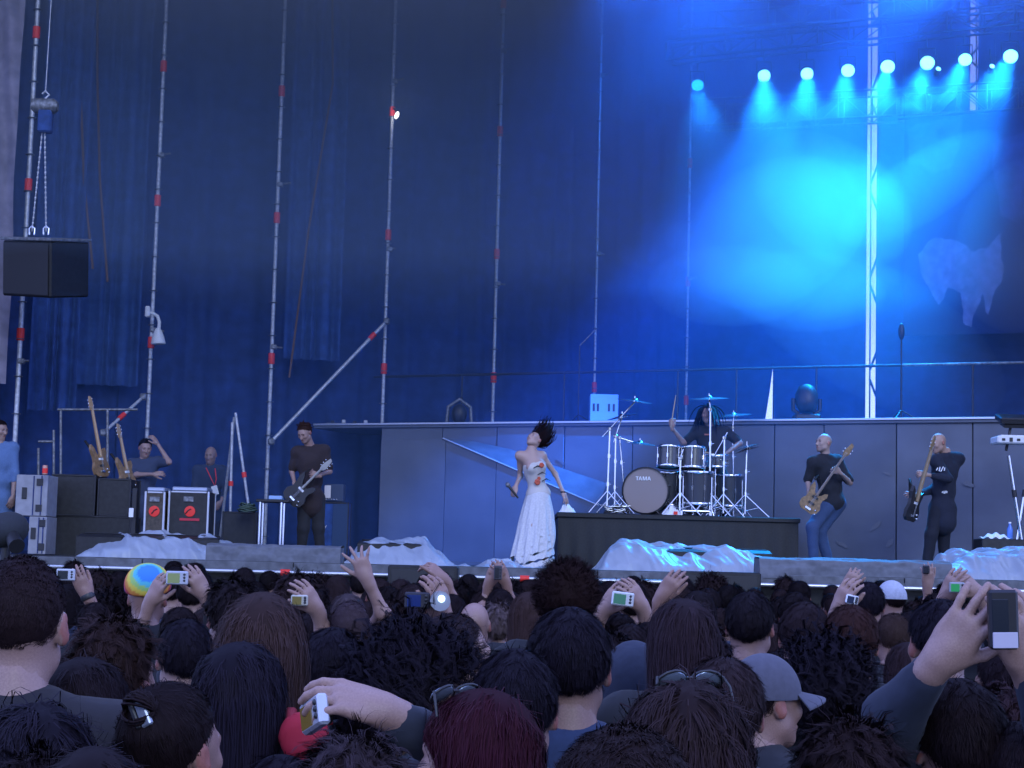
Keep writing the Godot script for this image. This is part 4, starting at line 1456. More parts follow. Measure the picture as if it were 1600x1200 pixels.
	for s in [[1576.0, 712.0, 1605.0, 884.0, 0.0], [1610.0, 712.0, 1580.0, 884.0, 0.25]]:
		mb = MB.new()
		var foot := spot(s[2], d + s[4], DECK + 0.02) - ks.position
		mb.bar(kp.call(s[0], s[1], s[4]), foot, 0.022, 8)
		var lg := part("leg", mb, M.chrome, ks)
		mb = MB.new()
		mb.bar(kp.call(s[0], s[1], s[4]).lerp(foot, 0.28), kp.call(s[0], s[1], s[4]).lerp(foot, 0.34), 0.03, 8)
		part("collar", mb, M.gear, lg)
	mb = MB.new()
	mb.bar(kp.call(1572, 704, 0.0), kp.call(1580, 662, 0.05), 0.018, 6)
	part("tier_arm", mb, M.gear, ks)
	var kb := thing("keyboard", "white keyboard on the chrome stand at the right edge", "keyboard", at(1640, 690, d))
	mb = MB.new()
	mb.bx(Vector3(0, 0, 0), Vector3(1.35, 0.09, 0.32), 0.015)
	part("case", mb, M.white_paint, kb)
	for k in 26:
		mb = MB.new()
		mb.bx(Vector3(-0.6 + 0.046 * k, 0.05, 0.06), Vector3(0.043, 0.016, 0.15), 0.003)
		part("key", mb, M.paper, kb)
	for k in 6:
		mb = MB.new()
		mb.bx(Vector3(-0.6 + 0.09 * k, 0.0, 0.163), Vector3(0.04, 0.03 + 0.02 * (k % 2), 0.008), 0.002)
		part("badge", mb, M.gear, kb)
	var ub := thing("upper_keyboard", "dark upper keyboard tilted above the white one at the right edge", "keyboard", at(1630, 656, d + 0.05))
	mb = MB.new()
	mb.box(Transform3D(Basis(Vector3.RIGHT, 0.25), Vector3.ZERO), Vector3(1.1, 0.075, 0.3), 0.015)
	part("case", mb, M.gear, ub)
	mb = MB.new()
	mb.box(Transform3D(Basis(Vector3.RIGHT, 0.25), Vector3(-0.1, -0.07, 0)), Vector3(0.8, 0.05, 0.2), 0.01)
	part("support", mb, M.gear, ub)
	var pl := thing("side_box", "dark box under the plastic that carries the white towel", "box", spot(1590, 21.45, DECK))
	mb = MB.new()
	var ph := at(1560, 842, 21.3).y - DECK
	mb.bx(Vector3(0, ph * 0.5, 0), Vector3(0.95, ph, 0.4), 0.01)
	part("box_body", mb, M.case_black, pl)
	var tw := thing("white_towel", "folded white towel with a blue bottle on the box at the right edge", "towel", Vector3(at(1555, 835, 21.4).x, DECK + ph, -21.4))
	mb = MB.new()
	mb.sheet(func(u: float, s: float) -> Vector3: return Vector3((u - 0.5) * 0.36, 0.01 + 0.06 * sin(u * PI) * sin(s * PI) + 0.012 * sin(u * 23.0 + s * 4.0), (s - 0.5) * 0.2), 30, 12)
	part("cloth", mb, M.paper, tw)
	var bt := thing("water_bottle", "small blue plastic bottle beside the white towel", "bottle", Vector3(at(1578, 835, 21.4).x, DECK + ph, -21.4))
	mb = MB.new()
	mb.lathe(Transform3D(), [Vector2(0.001, 0.0), Vector2(0.034, 0.0), Vector2(0.035, 0.12), Vector2(0.014, 0.17), Vector2(0.014, 0.19)], 14)
	part("bottle_body", mb, plain(lin(0.10, 0.22, 0.6), 0.15), bt)
	mb = MB.new()
	mb.lathe(Transform3D(), [Vector2(0.016, 0.188), Vector2(0.017, 0.205), Vector2(0.001, 0.206)], 12)
	part("cap", mb, M.paper, bt)
	make_banner()

func at_py(px: float, y: float, d: float) -> float:
	var py := 880.0
	for k in 3: py += (at(px, py, d).y - y) * FOCAL / d
	return py

# painted cloth behind the lamps: grey-lilac blots with a dark long-eared animal head in silhouette
func make_banner() -> void:
	var W := 256
	var H := 384
	var img := Image.create(W, H, false, Image.FORMAT_RGB8)
	var pale := []
	for shape in [[[1418, 198], [1502, 188], [1500, 240], [1488, 262], [1462, 272], [1420, 258]], [[1548, 236], [1604, 214], [1622, 330], [1590, 362], [1562, 346], [1552, 300]],
			[[1434, 398], [1462, 372], [1496, 380], [1520, 402], [1545, 392], [1562, 372], [1566, 440], [1552, 466], [1543, 496], [1533, 462], [1516, 512], [1506, 508], [1500, 462], [1480, 452], [1466, 478], [1452, 452], [1438, 426]]]:
		var poly := PackedVector2Array()
		for q in shape: poly.append(Vector2((q[0] - 1412.0) / 213.0, (q[1] - 185.0) / 340.0))
		pale.append(poly)
	var n2 := FastNoiseLite.new()
	n2.seed = 4
	n2.frequency = 0.02
	for y in H:
		for x in W:
			var p := Vector2(float(x) / W, float(y) / H)
			p += Vector2(n2.get_noise_2d(x, y), n2.get_noise_2d(x + 300, y)) * 0.02
			var c := Color(0.10, 0.13, 0.28)
			for k in 3:
				if Geometry2D.is_point_in_polygon(p, pale[k]): c = (Color(0.52, 0.49, 0.60) if k == 2 else Color(0.28, 0.29, 0.44)) * (0.9 + 0.25 * n2.get_noise_2d(x * 2.0, y * 2.0))
			img.set_pixel(x, y, c)
	var m := plain(Color(1, 1, 1), 0.9)
	m.vertex_color_use_as_albedo = false
	m.albedo_texture = ImageTexture.create_from_image(img)
	var t := thing("backdrop_banner", "painted cloth banner with a dark long-eared animal head on pale blots", "banner", Vector3.ZERO)
	var wd := wall_dir()
	var a := at(1412, 525, 28.2)
	var b := a + wd * ((at(1625, 525, 27.0) - a).dot(wd))
	var h := at(1412, 185, 28.2).y - a.y
	var mb := MB.new()
	mb.with_uv = true
	var out := wd.cross(Vector3.UP)
	mb.sheet(func(u: float, s: float) -> Vector3: return a.lerp(b, u) + Vector3(0, h * (1.0 - s), 0) + out * (0.02 * sin(u * 9.0 + s * 2.0)), 24, 16)
	part("cloth", mb, m, t)
	mb = MB.new()
	mb.bar(a + Vector3(0, h, 0) - wd * 0.1, b + Vector3(0, h, 0) + wd * 0.1, 0.02, 6)
	part("batten", mb, M.gear, t)
	for e in [a, b]:
		mb = MB.new()
		mb.bar(e + Vector3(0, h, 0), Vector3(e.x, 12.9, e.z), 0.006, 4)
		part("hanging_wire", mb, M.gear, t)

# ---------------------------------------------------------------- people
const SKULL_C := Vector3(0, 0.025, 0.012)
const SKULL_R := Vector3(0.077, 0.092, 0.097)

func hairline(z: float, recede: float) -> float:
	var k := [[-1.0, 0.60 + recede], [-0.55, 0.48 + recede], [-0.25, 0.12 + recede * 0.5], [0.1, -0.18], [0.45, -0.62], [1.0, -0.78]]
	for i in k.size() - 1:
		if z <= k[i + 1][0]:
			return lerpf(k[i][1], k[i + 1][1], (z - k[i][0]) / (k[i + 1][0] - k[i][0]))
	return -0.78

# hair as a thin cap with many flat strands; in the head's own axes (face along -Z)
func hair_mesh(st: Dictionary, seed_n: int) -> MB:
	var mb := MB.new()
	var r := RandomNumberGenerator.new()
	r.seed = seed_n
	var thick: float = st.get("thick", 0.012)
	var recede: float = st.get("recede", 0.0)
	var lump: float = st.get("lump", 0.3)
	var fn := FastNoiseLite.new()
	fn.seed = seed_n
	fn.frequency = st.get("lump_freq", 9.0)
	var segs := 44
	var rows := 30
	var base := mb.v.size()
	for j in rows + 1:
		var f := PI * j / rows
		for i in segs:
			var a := TAU * i / segs
			var u := Vector3(sin(f) * cos(a), cos(f), sin(f) * sin(a))
			var m := (u.y - hairline(u.z, recede)) / 0.22
			var off := lerpf(-0.012, thick * (1.0 + lump * fn.get_noise_3dv(u * 2.0)), clampf(m + 0.35, 0.0, 1.0))
			mb.tint = Color(1, 1, 1) * (0.62 + 0.1 * fn.get_noise_3dv(u * 5.0))
			mb.vert(SKULL_C + u * (SKULL_R + Vector3.ONE * off), u)
	for j in rows:
		for i in segs:
			var i2 := (i + 1) % segs
			var o := base + j * segs
			mb.tri(o + i, o + i2, o + segs + i2); mb.tri(o + i, o + segs + i2, o + segs + i)
	var n: int = st.get("n", 1500)
	var seg: int = st.get("seg", 4)
	var len0: float = st.get("len", 0.04)
	var lift: float = st.get("lift", 0.3)
	var grav: Vector3 = st.get("grav", Vector3(0, -1, 0))
	var heavy: float = st.get("heavy", 0.5)
	var comb: Vector3 = st.get("comb", Vector3(0, -0.3, 0.6))
	var mess: float = st.get("mess", 0.3)
	var amp: float = st.get("curl", 0.0)
	var freq: float = st.get("turns", 3.0)
	var wid: float = st.get("width", 0.003)
	var drop_r: float = st.get("neck", 0.072)
	var per: int = st.get("per", 10)
	var maxr: float = st.get("maxr", 9.0)
	var hug: float = st.get("hug", 9.0)
	var loose: float = st.get("loose", 0.009)
	var done := 0
	var tries := 0
	while done < n and tries < n * 2:
		tries += 1
		var u := Vector3(r.randfn(), r.randfn(), r.randfn()).normalized()
		if u.y < hairline(u.z, recede) + 0.02: continue
		var ln := len0 * (0.7 + 0.6 * r.randf())
		if len0 < 0.1: ln *= clampf(0.3 + (u.y - hairline(u.z, recede)) * 1.1, 0.3, 1.0)      # cut shorter towards the ears and nape
		var p := SKULL_C + u * (SKULL_R + Vector3.ONE * (thick * 0.5))
		var nrm := (u / SKULL_R).normalized()
		var away := u - Vector3(0.02, 0.78, 0.62)      # locks run away from the whorl at the back of the crown
		away = (away - nrm * away.dot(nrm)).normalized()
		var tang: Vector3 = comb - nrm * comb.dot(nrm) + away * float(st.get("whorl", 0.45))
		var drift := Vector3(fn.get_noise_3dv(u * 3.0 + Vector3(9, 0, 0)), fn.get_noise_3dv(u * 3.0 + Vector3(0, 9, 0)), fn.get_noise_3dv(u * 3.0 + Vector3(0, 0, 9)))
		var stray := done > n * 0.955      # the last few are loose single hairs
		if stray: per = 1
		var lf := minf(lift + (0.3 if stray else 0.0), 0.9)
		var d: Vector3 = (tang.normalized() * (1.0 - lf) + nrm * lf + drift * mess * 1.8 + Vector3(r.randfn(), r.randfn(), r.randfn()) * mess * 0.35).normalized()
		var pts := []
		var nrs := []
		var sds := []
		var ph := r.randf() * TAU
		var step := ln / seg
		for s in seg + 1:
			var tt := float(s) / seg
			var sidev: Vector3 = d.cross(nrm)
			if sidev.length() < 0.1: sidev = d.cross(Vector3.RIGHT)
			sidev = sidev.normalized()
			var q := p
			if amp > 0.0 and s > 0:
				var a2 := ph + tt * freq * TAU
				q += (sidev * cos(a2) + nrm * sin(a2)) * amp * minf(1.0, tt * 2.0)
			pts.append(q); nrs.append(nrm); sds.append(sidev)
			d = (d + grav * heavy * (0.3 + tt) + Vector3(r.randfn(), r.randfn(), r.randfn()) * mess * 0.15).normalized()
			p += d * step
			var w := (p - SKULL_C) / (SKULL_R + Vector3.ONE * thick * 0.8)
			if w.length() < 1.0:
				p = SKULL_C + w.normalized() * (SKULL_R + Vector3.ONE * thick * 0.8)
				nrm = (w / SKULL_R).normalized()
				d = (d - nrm * minf(d.dot(nrm), 0.0)).normalized()
			elif p.y >= 0.03 and w.length() > 1.0 + hug * (3.0 if stray else 1.0):
				p = SKULL_C + w.normalized() * (1.0 + hug) * (SKULL_R + Vector3.ONE * thick * 0.8)
				nrm = (w / SKULL_R).normalized()
				d = (d - nrm * maxf(d.dot(nrm), 0.0)).normalized()
			elif p.y < 0.03 and maxr < 1.0:
				var ax := Vector2(p.x, p.z - 0.025)
				var need := drop_r + clampf((-0.17 - p.y) * 0.5, 0.0, 0.03)
				var most := maxr + clampf((-0.15 - p.y) * 0.15, 0.0, 0.03)
				if ax.length() > 0.001:
					ax = ax.normalized() * clampf(ax.length(), need, maxf(need + 0.004, most * (0.94 + 0.12 * r.randf())))
					p.x = ax.x; p.z = ax.y + 0.025
				if p.y < -0.19: p.z = maxf(p.z, 0.06)
				nrm = Vector3(ax.x, 0.15, ax.y).normalized()
		var lock := (0.82 + 0.36 * r.randf()) * (1.0 + 0.3 * fn.get_noise_3dv(u * 2.2))
		for c in per:
			done += 1
			var oa: float = r.randfn() * loose
			var ob: float = r.randfn() * loose
			var oc: float = r.randf() * loose * 0.5
			var tone := lock * (0.85 + 0.3 * r.randf())
			mb.tint = Color(tone, tone, tone)
			var last := -1
			var cut := 0.75 + 0.25 * r.randf()
			for s in seg + 1:
				var tt := float(s) / seg
				var g := 1.0 - 0.55 * tt
				var sv: Vector3 = sds[s]
				var nv: Vector3 = nrs[s]
				var fwd: Vector3 = nv.cross(sv)
				var gp: Vector3 = pts[0].lerp(pts[s], cut) if seg < 3 else pts[s]
				var q := gp + sv * oa * g + fwd * ob * (1.0 - tt) + nv * oc * tt
				var hw := wid * (1.0 - 0.9 * tt * tt) * 0.5
				var i0 := mb.vert(q - sv * hw, (nv * 0.8 - sv * 0.35).normalized())
				mb.vert(q + sv * hw, (nv * 0.8 + sv * 0.35).normalized())
				if last >= 0:
					mb.tri(last, last + 1, i0 + 1); mb.tri(last, i0 + 1, i0)
				last = i0
	return mb

# one head with neck: blended solids with painted brows, eyes and lips
func add_head(mb: MB, x: Transform3D, cell: float, neck_to: Vector3, o := {}) -> void:
	var s := Solid.new()
	var k: float = x.basis.x.length()
	var B := x.basis.orthonormalized()
	var P := func(px: float, py: float, pz: float) -> Vector3: return x * Vector3(px, py, pz)
	s.ell(P.call(0, 0.025, 0.012), SKULL_R * k, B, 0.02)
	s.ell(P.call(0, -0.02, -0.04), Vector3(0.062, 0.085, 0.056) * k, B, 0.03)
	s.cap(P.call(-0.045, -0.062, -0.012), P.call(-0.016, -0.098, -0.068), 0.026 * k, 0.018 * k, 0.03)
	s.cap(P.call(0.045, -0.062, -0.012), P.call(0.016, -0.098, -0.068), 0.026 * k, 0.018 * k, 0.03)
	s.cap(P.call(0, -0.1, -0.072), P.call(0, -0.088, -0.076), 0.018 * k, 0.02 * k, 0.02)
	s.cap(P.call(-0.04, 0.022, -0.078), P.call(0.04, 0.022, -0.078), 0.012 * k, 0.012 * k, 0.015)      # brow
	s.cap(P.call(0, 0.012, -0.09), P.call(0, -0.032, -0.112), 0.009 * k, 0.0135 * k, 0.012)            # nose
	s.cap(P.call(-0.012, -0.036, -0.098), P.call(0.012, -0.036, -0.098), 0.009 * k, 0.009 * k, 0.01)
	s.cap(P.call(-0.02, -0.065, -0.088), P.call(0.02, -0.065, -0.088), 0.009 * k, 0.009 * k, 0.012)    # lips
	s.ell(P.call(-0.042, -0.022, -0.07), Vector3(0.02, 0.02, 0.018) * k, B, 0.02)
	s.ell(P.call(0.042, -0.022, -0.07), Vector3(0.02, 0.02, 0.018) * k, B, 0.02)
	for e in [-1.0, 1.0]:
		s.dig(P.call(e * 0.031, 0.003, -0.1), Vector3(0.016, 0.011, 0.014) * k, B, 0.012)
		var eb := B * Basis(Vector3.UP, e * -0.35) * Basis(Vector3.RIGHT, 0.2)
		s.ell(P.call(e * 0.081, -0.006, 0.018), Vector3(0.0095, 0.033, 0.02) * k, eb, 0.008)
		s.dig(P.call(e * 0.094, -0.002, 0.01), Vector3(0.007, 0.017, 0.009) * k, eb, 0.006)
	s.cap(P.call(0, -0.055, 0.02), neck_to, o.get("neck", 0.056) * k, (o.get("neck", 0.056) + 0.006) * k, 0.035)
	var inv := x.basis.inverse()
	var brow: Color = o.get("brow", Color(0.25, 0.2, 0.2))
	for e in [-1.0, 1.0]:
		s.paint.append([P.call(e * 0.031, 0.025, -0.09), Vector3(0.02, 0.005, 0.02), brow, inv])
		s.paint.append([P.call(e * 0.031, 0.004, -0.088), Vector3(0.012, 0.006, 0.02), Color(0.3, 0.27, 0.27), inv])
	for e in [-1.0, 1.0]: s.paint.append([P.call(e * 0.094, -0.006, 0.018), Vector3(0.016, 0.036, 0.03), Color(1.0, 0.62, 0.58), inv])
	s.paint.append([P.call(0, -0.065, -0.098), Vector3(0.022, 0.007, 0.02), Color(0.85, 0.5, 0.5), inv])
	if o.has("stubble"):
		s.paint.append([P.call(0, -0.09, -0.05), Vector3(0.075, 0.035, 0.07), o.stubble, inv])
		s.paint.append([P.call(0, -0.065, -0.098), Vector3(0.02, 0.006, 0.02), Color(0.85, 0.5, 0.5), inv])
	s.build(mb, cell)

# a hand: palm, four jointed fingers of different lengths and a thumb from the side of the palm
func add_hand(mb: MB, wrist: Vector3, along: Vector3, back: Vector3, thumb_side: float, curls: Array, spread := 0.1, cell := 0.008, k := 1.0, thumb_in := 0.5, from := Vector3.INF, fore_r := 0.032) -> Array:
	var s := Solid.new()
	along = along.normalized()
	var across := along.cross(back).normalized()
	back = across.cross(along).normalized()
	var tips := []
	s.ell(wrist + along * 0.05 * k, Vector3(0.041, 0.052, 0.0165) * k, Basis(across, along, back), 0.012)
	s.ell(wrist + along * 0.03 * k + across * thumb_side * 0.024 * k - back * 0.008 * k, Vector3(0.02, 0.033, 0.019) * k, Basis(across, along, back), 0.014)
	s.cap(wrist - along * 0.03 * k, wrist + along * 0.03 * k, 0.0245 * k, 0.025 * k, 0.02)
	if from != Vector3.INF: s.cap(from, wrist, fore_r, 0.0255 * k, 0.03)
	var lens := [0.072, 0.081, 0.076, 0.06]
	for i in 4:
		var off: float = (1.5 - i) * thumb_side
		var p: Vector3 = wrist + (along * (0.092 - absf(i - 1.2) * 0.004) + across * off * 0.0205) * k
		s.cap(wrist + (along * 0.04 + across * off * 0.016) * k, p, 0.0115 * k, 0.0105 * k, 0.01)
		var d := (along + across * off * spread).normalized()
		var c: float = curls[i]
		var rad := [0.0098, 0.009, 0.0082, 0.007]
		for j in 3:
			d = d.rotated(across, -c * [0.75, 0.95, 0.6][j] if true else 0.0)
			if (d - along).dot(back) > 0.05 and c > 0.0: d = d - back * 2.0 * d.dot(back)
			var q: Vector3 = p + d * lens[i] * [0.46, 0.30, 0.24][j] * k
			s.cap(p, q, rad[j] * k * (0.9 if i == 3 else 1.0), rad[j + 1] * k * (0.9 if i == 3 else 1.0), 0.003)
			p = q
		tips.append(p)
	var t0 := wrist + (along * 0.022 + across * thumb_side * 0.03 - back * 0.006) * k
	var td := (along * (0.55 + 0.35 * thumb_in) + across * thumb_side * (0.75 - 0.6 * thumb_in) - back * (0.2 + 0.4 * thumb_in)).normalized()
	var t1 := t0 + td * 0.042 * k
	var td2 := (td + along * 0.4 - across * thumb_side * 0.25 * thumb_in).normalized()
	var t2 := t1 + td2 * 0.032 * k
	s.cap(t0, t1, 0.0135 * k, 0.0115 * k, 0.01)
	s.cap(t1, t2, 0.0115 * k, 0.0105 * k, 0.004)
	s.cap(t2, t2 + (td2 + along * 0.2).normalized() * 0.024 * k, 0.0105 * k, 0.0085 * k, 0.004)
	tips.append(t2)
	s.build(mb, cell)
	return tips

# skeleton in metres -> skin, shirt, trousers, shoes. Joint names: hip, neck, head, hb (head basis), sl el wl, sr er wr, kl al, kr ar (left / right as seen in the picture)
func body_meshes(J: Dictionary, o: Dictionary) -> Dictionary:
	var cell: float = o.get("cell", 0.022)
	var w: float = o.get("wide", 1.0)
	var fem: float = o.get("fem", 0.0)
	var out := {}
	var hip: Vector3 = J.hip
	var neck: Vector3 = J.neck
	var right: Vector3 = (J.sr - J.sl).normalized()
	var up := (neck - hip).normalized()
	right = (right - up * right.dot(up)).normalized()
	var B := Basis(right, up, right.cross(up))
	var hl: Vector3 = hip - right * 0.088 * w - up * 0.03
	var hr: Vector3 = hip + right * 0.088 * w - up * 0.03
	var torso := func(s: Solid, g: float) -> void:
		s.ell(hip, Vector3(0.155 * w + fem * 0.015, 0.11, 0.115) + Vector3.ONE * g, B, 0.05)
		s.ell(hip.lerp(neck, 0.33), Vector3(0.14 * w - fem * 0.025, 0.15, 0.10 * w) + Vector3.ONE * g, B, 0.06)
		s.ell(hip.lerp(neck, 0.67), Vector3(0.162 * w - fem * 0.012, 0.175, 0.112) + Vector3.ONE * g, B, 0.06)
		for q in [J.sl, J.sr]:
			s.cap(neck - up * 0.02, q, 0.05 + g * 0.6, 0.052 + g, 0.05)
			s.cap(hip.lerp(neck, 0.72), q, 0.09 + g, 0.05 + g, 0.04)
	# skin
	var skin := MB.new()
	var s := Solid.new()
	torso.call(s, 0.0)
	if fem > 0.5:
		for e in [-1.0, 1.0]: s.ell(hip.lerp(neck, 0.66) + right * 0.07 * e + B.z * 0.085 * o.get("front", 1.0), Vector3(0.06, 0.06, 0.05), B, 0.03)
	s.cap(neck - up * 0.03, neck + up * 0.05, 0.062, 0.056, 0.03)
	s.chain([J.sl, J.el, J.wl], [0.05 * w, 0.038 * w, 0.024], 0.025)
	s.chain([J.sr, J.er, J.wr], [0.05 * w, 0.038 * w, 0.024], 0.025)
	if not o.get("no_legs", false):
		s.chain([hl, J.kl, J.al], [0.088 * w, 0.058, 0.04], 0.04)
		s.chain([hr, J.kr, J.ar], [0.088 * w, 0.058, 0.04], 0.04)
	s.build(skin, cell)
	var hx := Transform3D((J.hb as Basis).scaled(Vector3.ONE * o.get("head", 1.0)), J.head)
	add_head(skin, hx, o.get("head_cell", 0.009), neck, o)
	for h in o.get("hands", []):
		add_hand(skin, J[h[0]], h[1], h[2], h[3], h[4], h[5] if h.size() > 5 else 0.1, o.get("hand_cell", 0.008), 1.0, h[6] if h.size() > 6 else 0.5, h[7] if h.size() > 7 else Vector3.INF, 0.031 * w)
	out.body = skin
	# shirt
	if o.get("shirt", 1.0) > 0.0:
		var sh := MB.new()
		s = Solid.new()
		torso.call(s, o.get("loose", 0.02))
		if fem > 0.5:
			for e in [-1.0, 1.0]: s.ell(hip.lerp(neck, 0.66) + right * 0.07 * e + B.z * 0.085 * o.get("front", 1.0), Vector3(0.07, 0.07, 0.06), B, 0.03)
		if o.get("collar", 0.0) < -0.05:
			s.cut(neck + up * o.collar, up)
		else:
			s.dig(neck + up * 0.105, Vector3(0.085, 0.075, 0.09), B, 0.01)
		var sl: float = o.get("sleeve", 0.5)
		for a in [[J.sl, J.el, J.wl], [J.sr, J.er, J.wr]]:
			if sl <= 1.0:
				if sl > 0.0: s.cap(a[0], a[0].lerp(a[1], sl), 0.066 * w, 0.062 * w, 0.03)
			else:
				s.cap(a[0], a[1], 0.066 * w, 0.055 * w, 0.03)
				s.cap(a[1], a[1].lerp(a[2], sl - 1.0), 0.055 * w, 0.043, 0.02)
		if o.get("tail", 0.0) > 0.0: s.cap(hip - up * 0.02, hip - up * o.tail, 0.16 * w, 0.17 * w, 0.05)
		s.build(sh, cell, noise, 0.012)
		out.shirt = sh
	if not o.get("no_trousers", false):
		var tr := MB.new()
		s = Solid.new()
		s.ell(hip - up * 0.01, Vector3(0.165 * w, 0.115, 0.125), B, 0.04)
		s.chain([hl, J.kl, J.al + Vector3(0, 0.03, 0)], [0.103 * w, 0.076, 0.062], 0.04)
		s.chain([hr, J.kr, J.ar + Vector3(0, 0.03, 0)], [0.103 * w, 0.076, 0.062], 0.04)
		s.build(tr, cell, noise, 0.010)
		out.trousers = tr
		var so := MB.new()
		var fd: Vector3 = o.get("toes", Vector3(0, 0, -1))
		for a in [J.al, J.ar]:
			var q := Solid.new()
			var heel := Vector3(a.x, a.y - 0.045, a.z) - fd * 0.03
			q.cap(heel, heel + fd * 0.19, 0.042, 0.036, 0.02)
			q.cap(a, heel + fd * 0.03, 0.045, 0.045, 0.02)
			q.cut(Vector3(a.x, a.y - 0.085, a.z), Vector3.DOWN)
			q.build(so, 0.016)
		out.shoes = so
	return out

func skin_mat(r: float, g: float, b: float) -> StandardMaterial3D:
	var m := plain(lin(r, g, b), 0.5)
	m.albedo_texture = speckle(0.04, 0.82, 1.0, 61)
	m.uv1_triplanar = true
	m.uv1_scale = Vector3.ONE * 9.0
	m.heightmap_enabled = true
	m.heightmap_texture = speckle(0.09, 0.0, 1.0, 67)
	m.heightmap_scale = 0.035
	return m

func hair_mat(r: float, g: float, b: float) -> StandardMaterial3D:
	var m := plain(lin(r * 0.58, g * 0.50, b * 0.66), 0.6)
	m.metallic_specular = 0.18
	return m

func cloth_mat(r: float, g: float, b: float) -> StandardMaterial3D:
	var key := "cloth %s %s %s" % [r, g, b]
	if not M.has(key):
		M[key] = worn(lin(r, g, b), 0.9, 0.03, 0.86, 3.0)
		M[key].rim_enabled = true
		M[key].rim = 0.25
	return M[key]

# a performer: joints are given where they stand; the node sits on the deck under the hips
func performer(label: String, J: Dictionary, o: Dictionary, skin: Material, shirt: Material, trousers: Material) -> Node3D:
	var base := Vector3(J.hip.x, minf(J.al.y, J.ar.y) - 0.085, J.hip.z)
	var L := {}
	for k in J: L[k] = J[k] - base if J[k] is Vector3 else J[k]
	var t := thing("person", label, "person", base, 0.0, "people on the stage")
	var m := body_meshes(L, o)
	part("body", m.body, skin, t)
	if m.has("shirt"): part("shirt", m.shirt, shirt, t)
	if m.has("trousers"):
		part("trousers", m.trousers, trousers, t)
		part("shoes", m.shoes, M.rubber, t)
	if o.has("hair"):
		var g: Dictionary = o.hair
		var hb: Basis = J.hb
		if not g.has("grav"): g.grav = hb.transposed() * Vector3(0, -1, 0)
		var h := part("hair", hair_mesh(g, 40 + t.get_index()), o.hair_mat, t)
		h.transform = Transform3D(hb.scaled(Vector3.ONE * o.get("head", 1.0)), L.head)
	return t

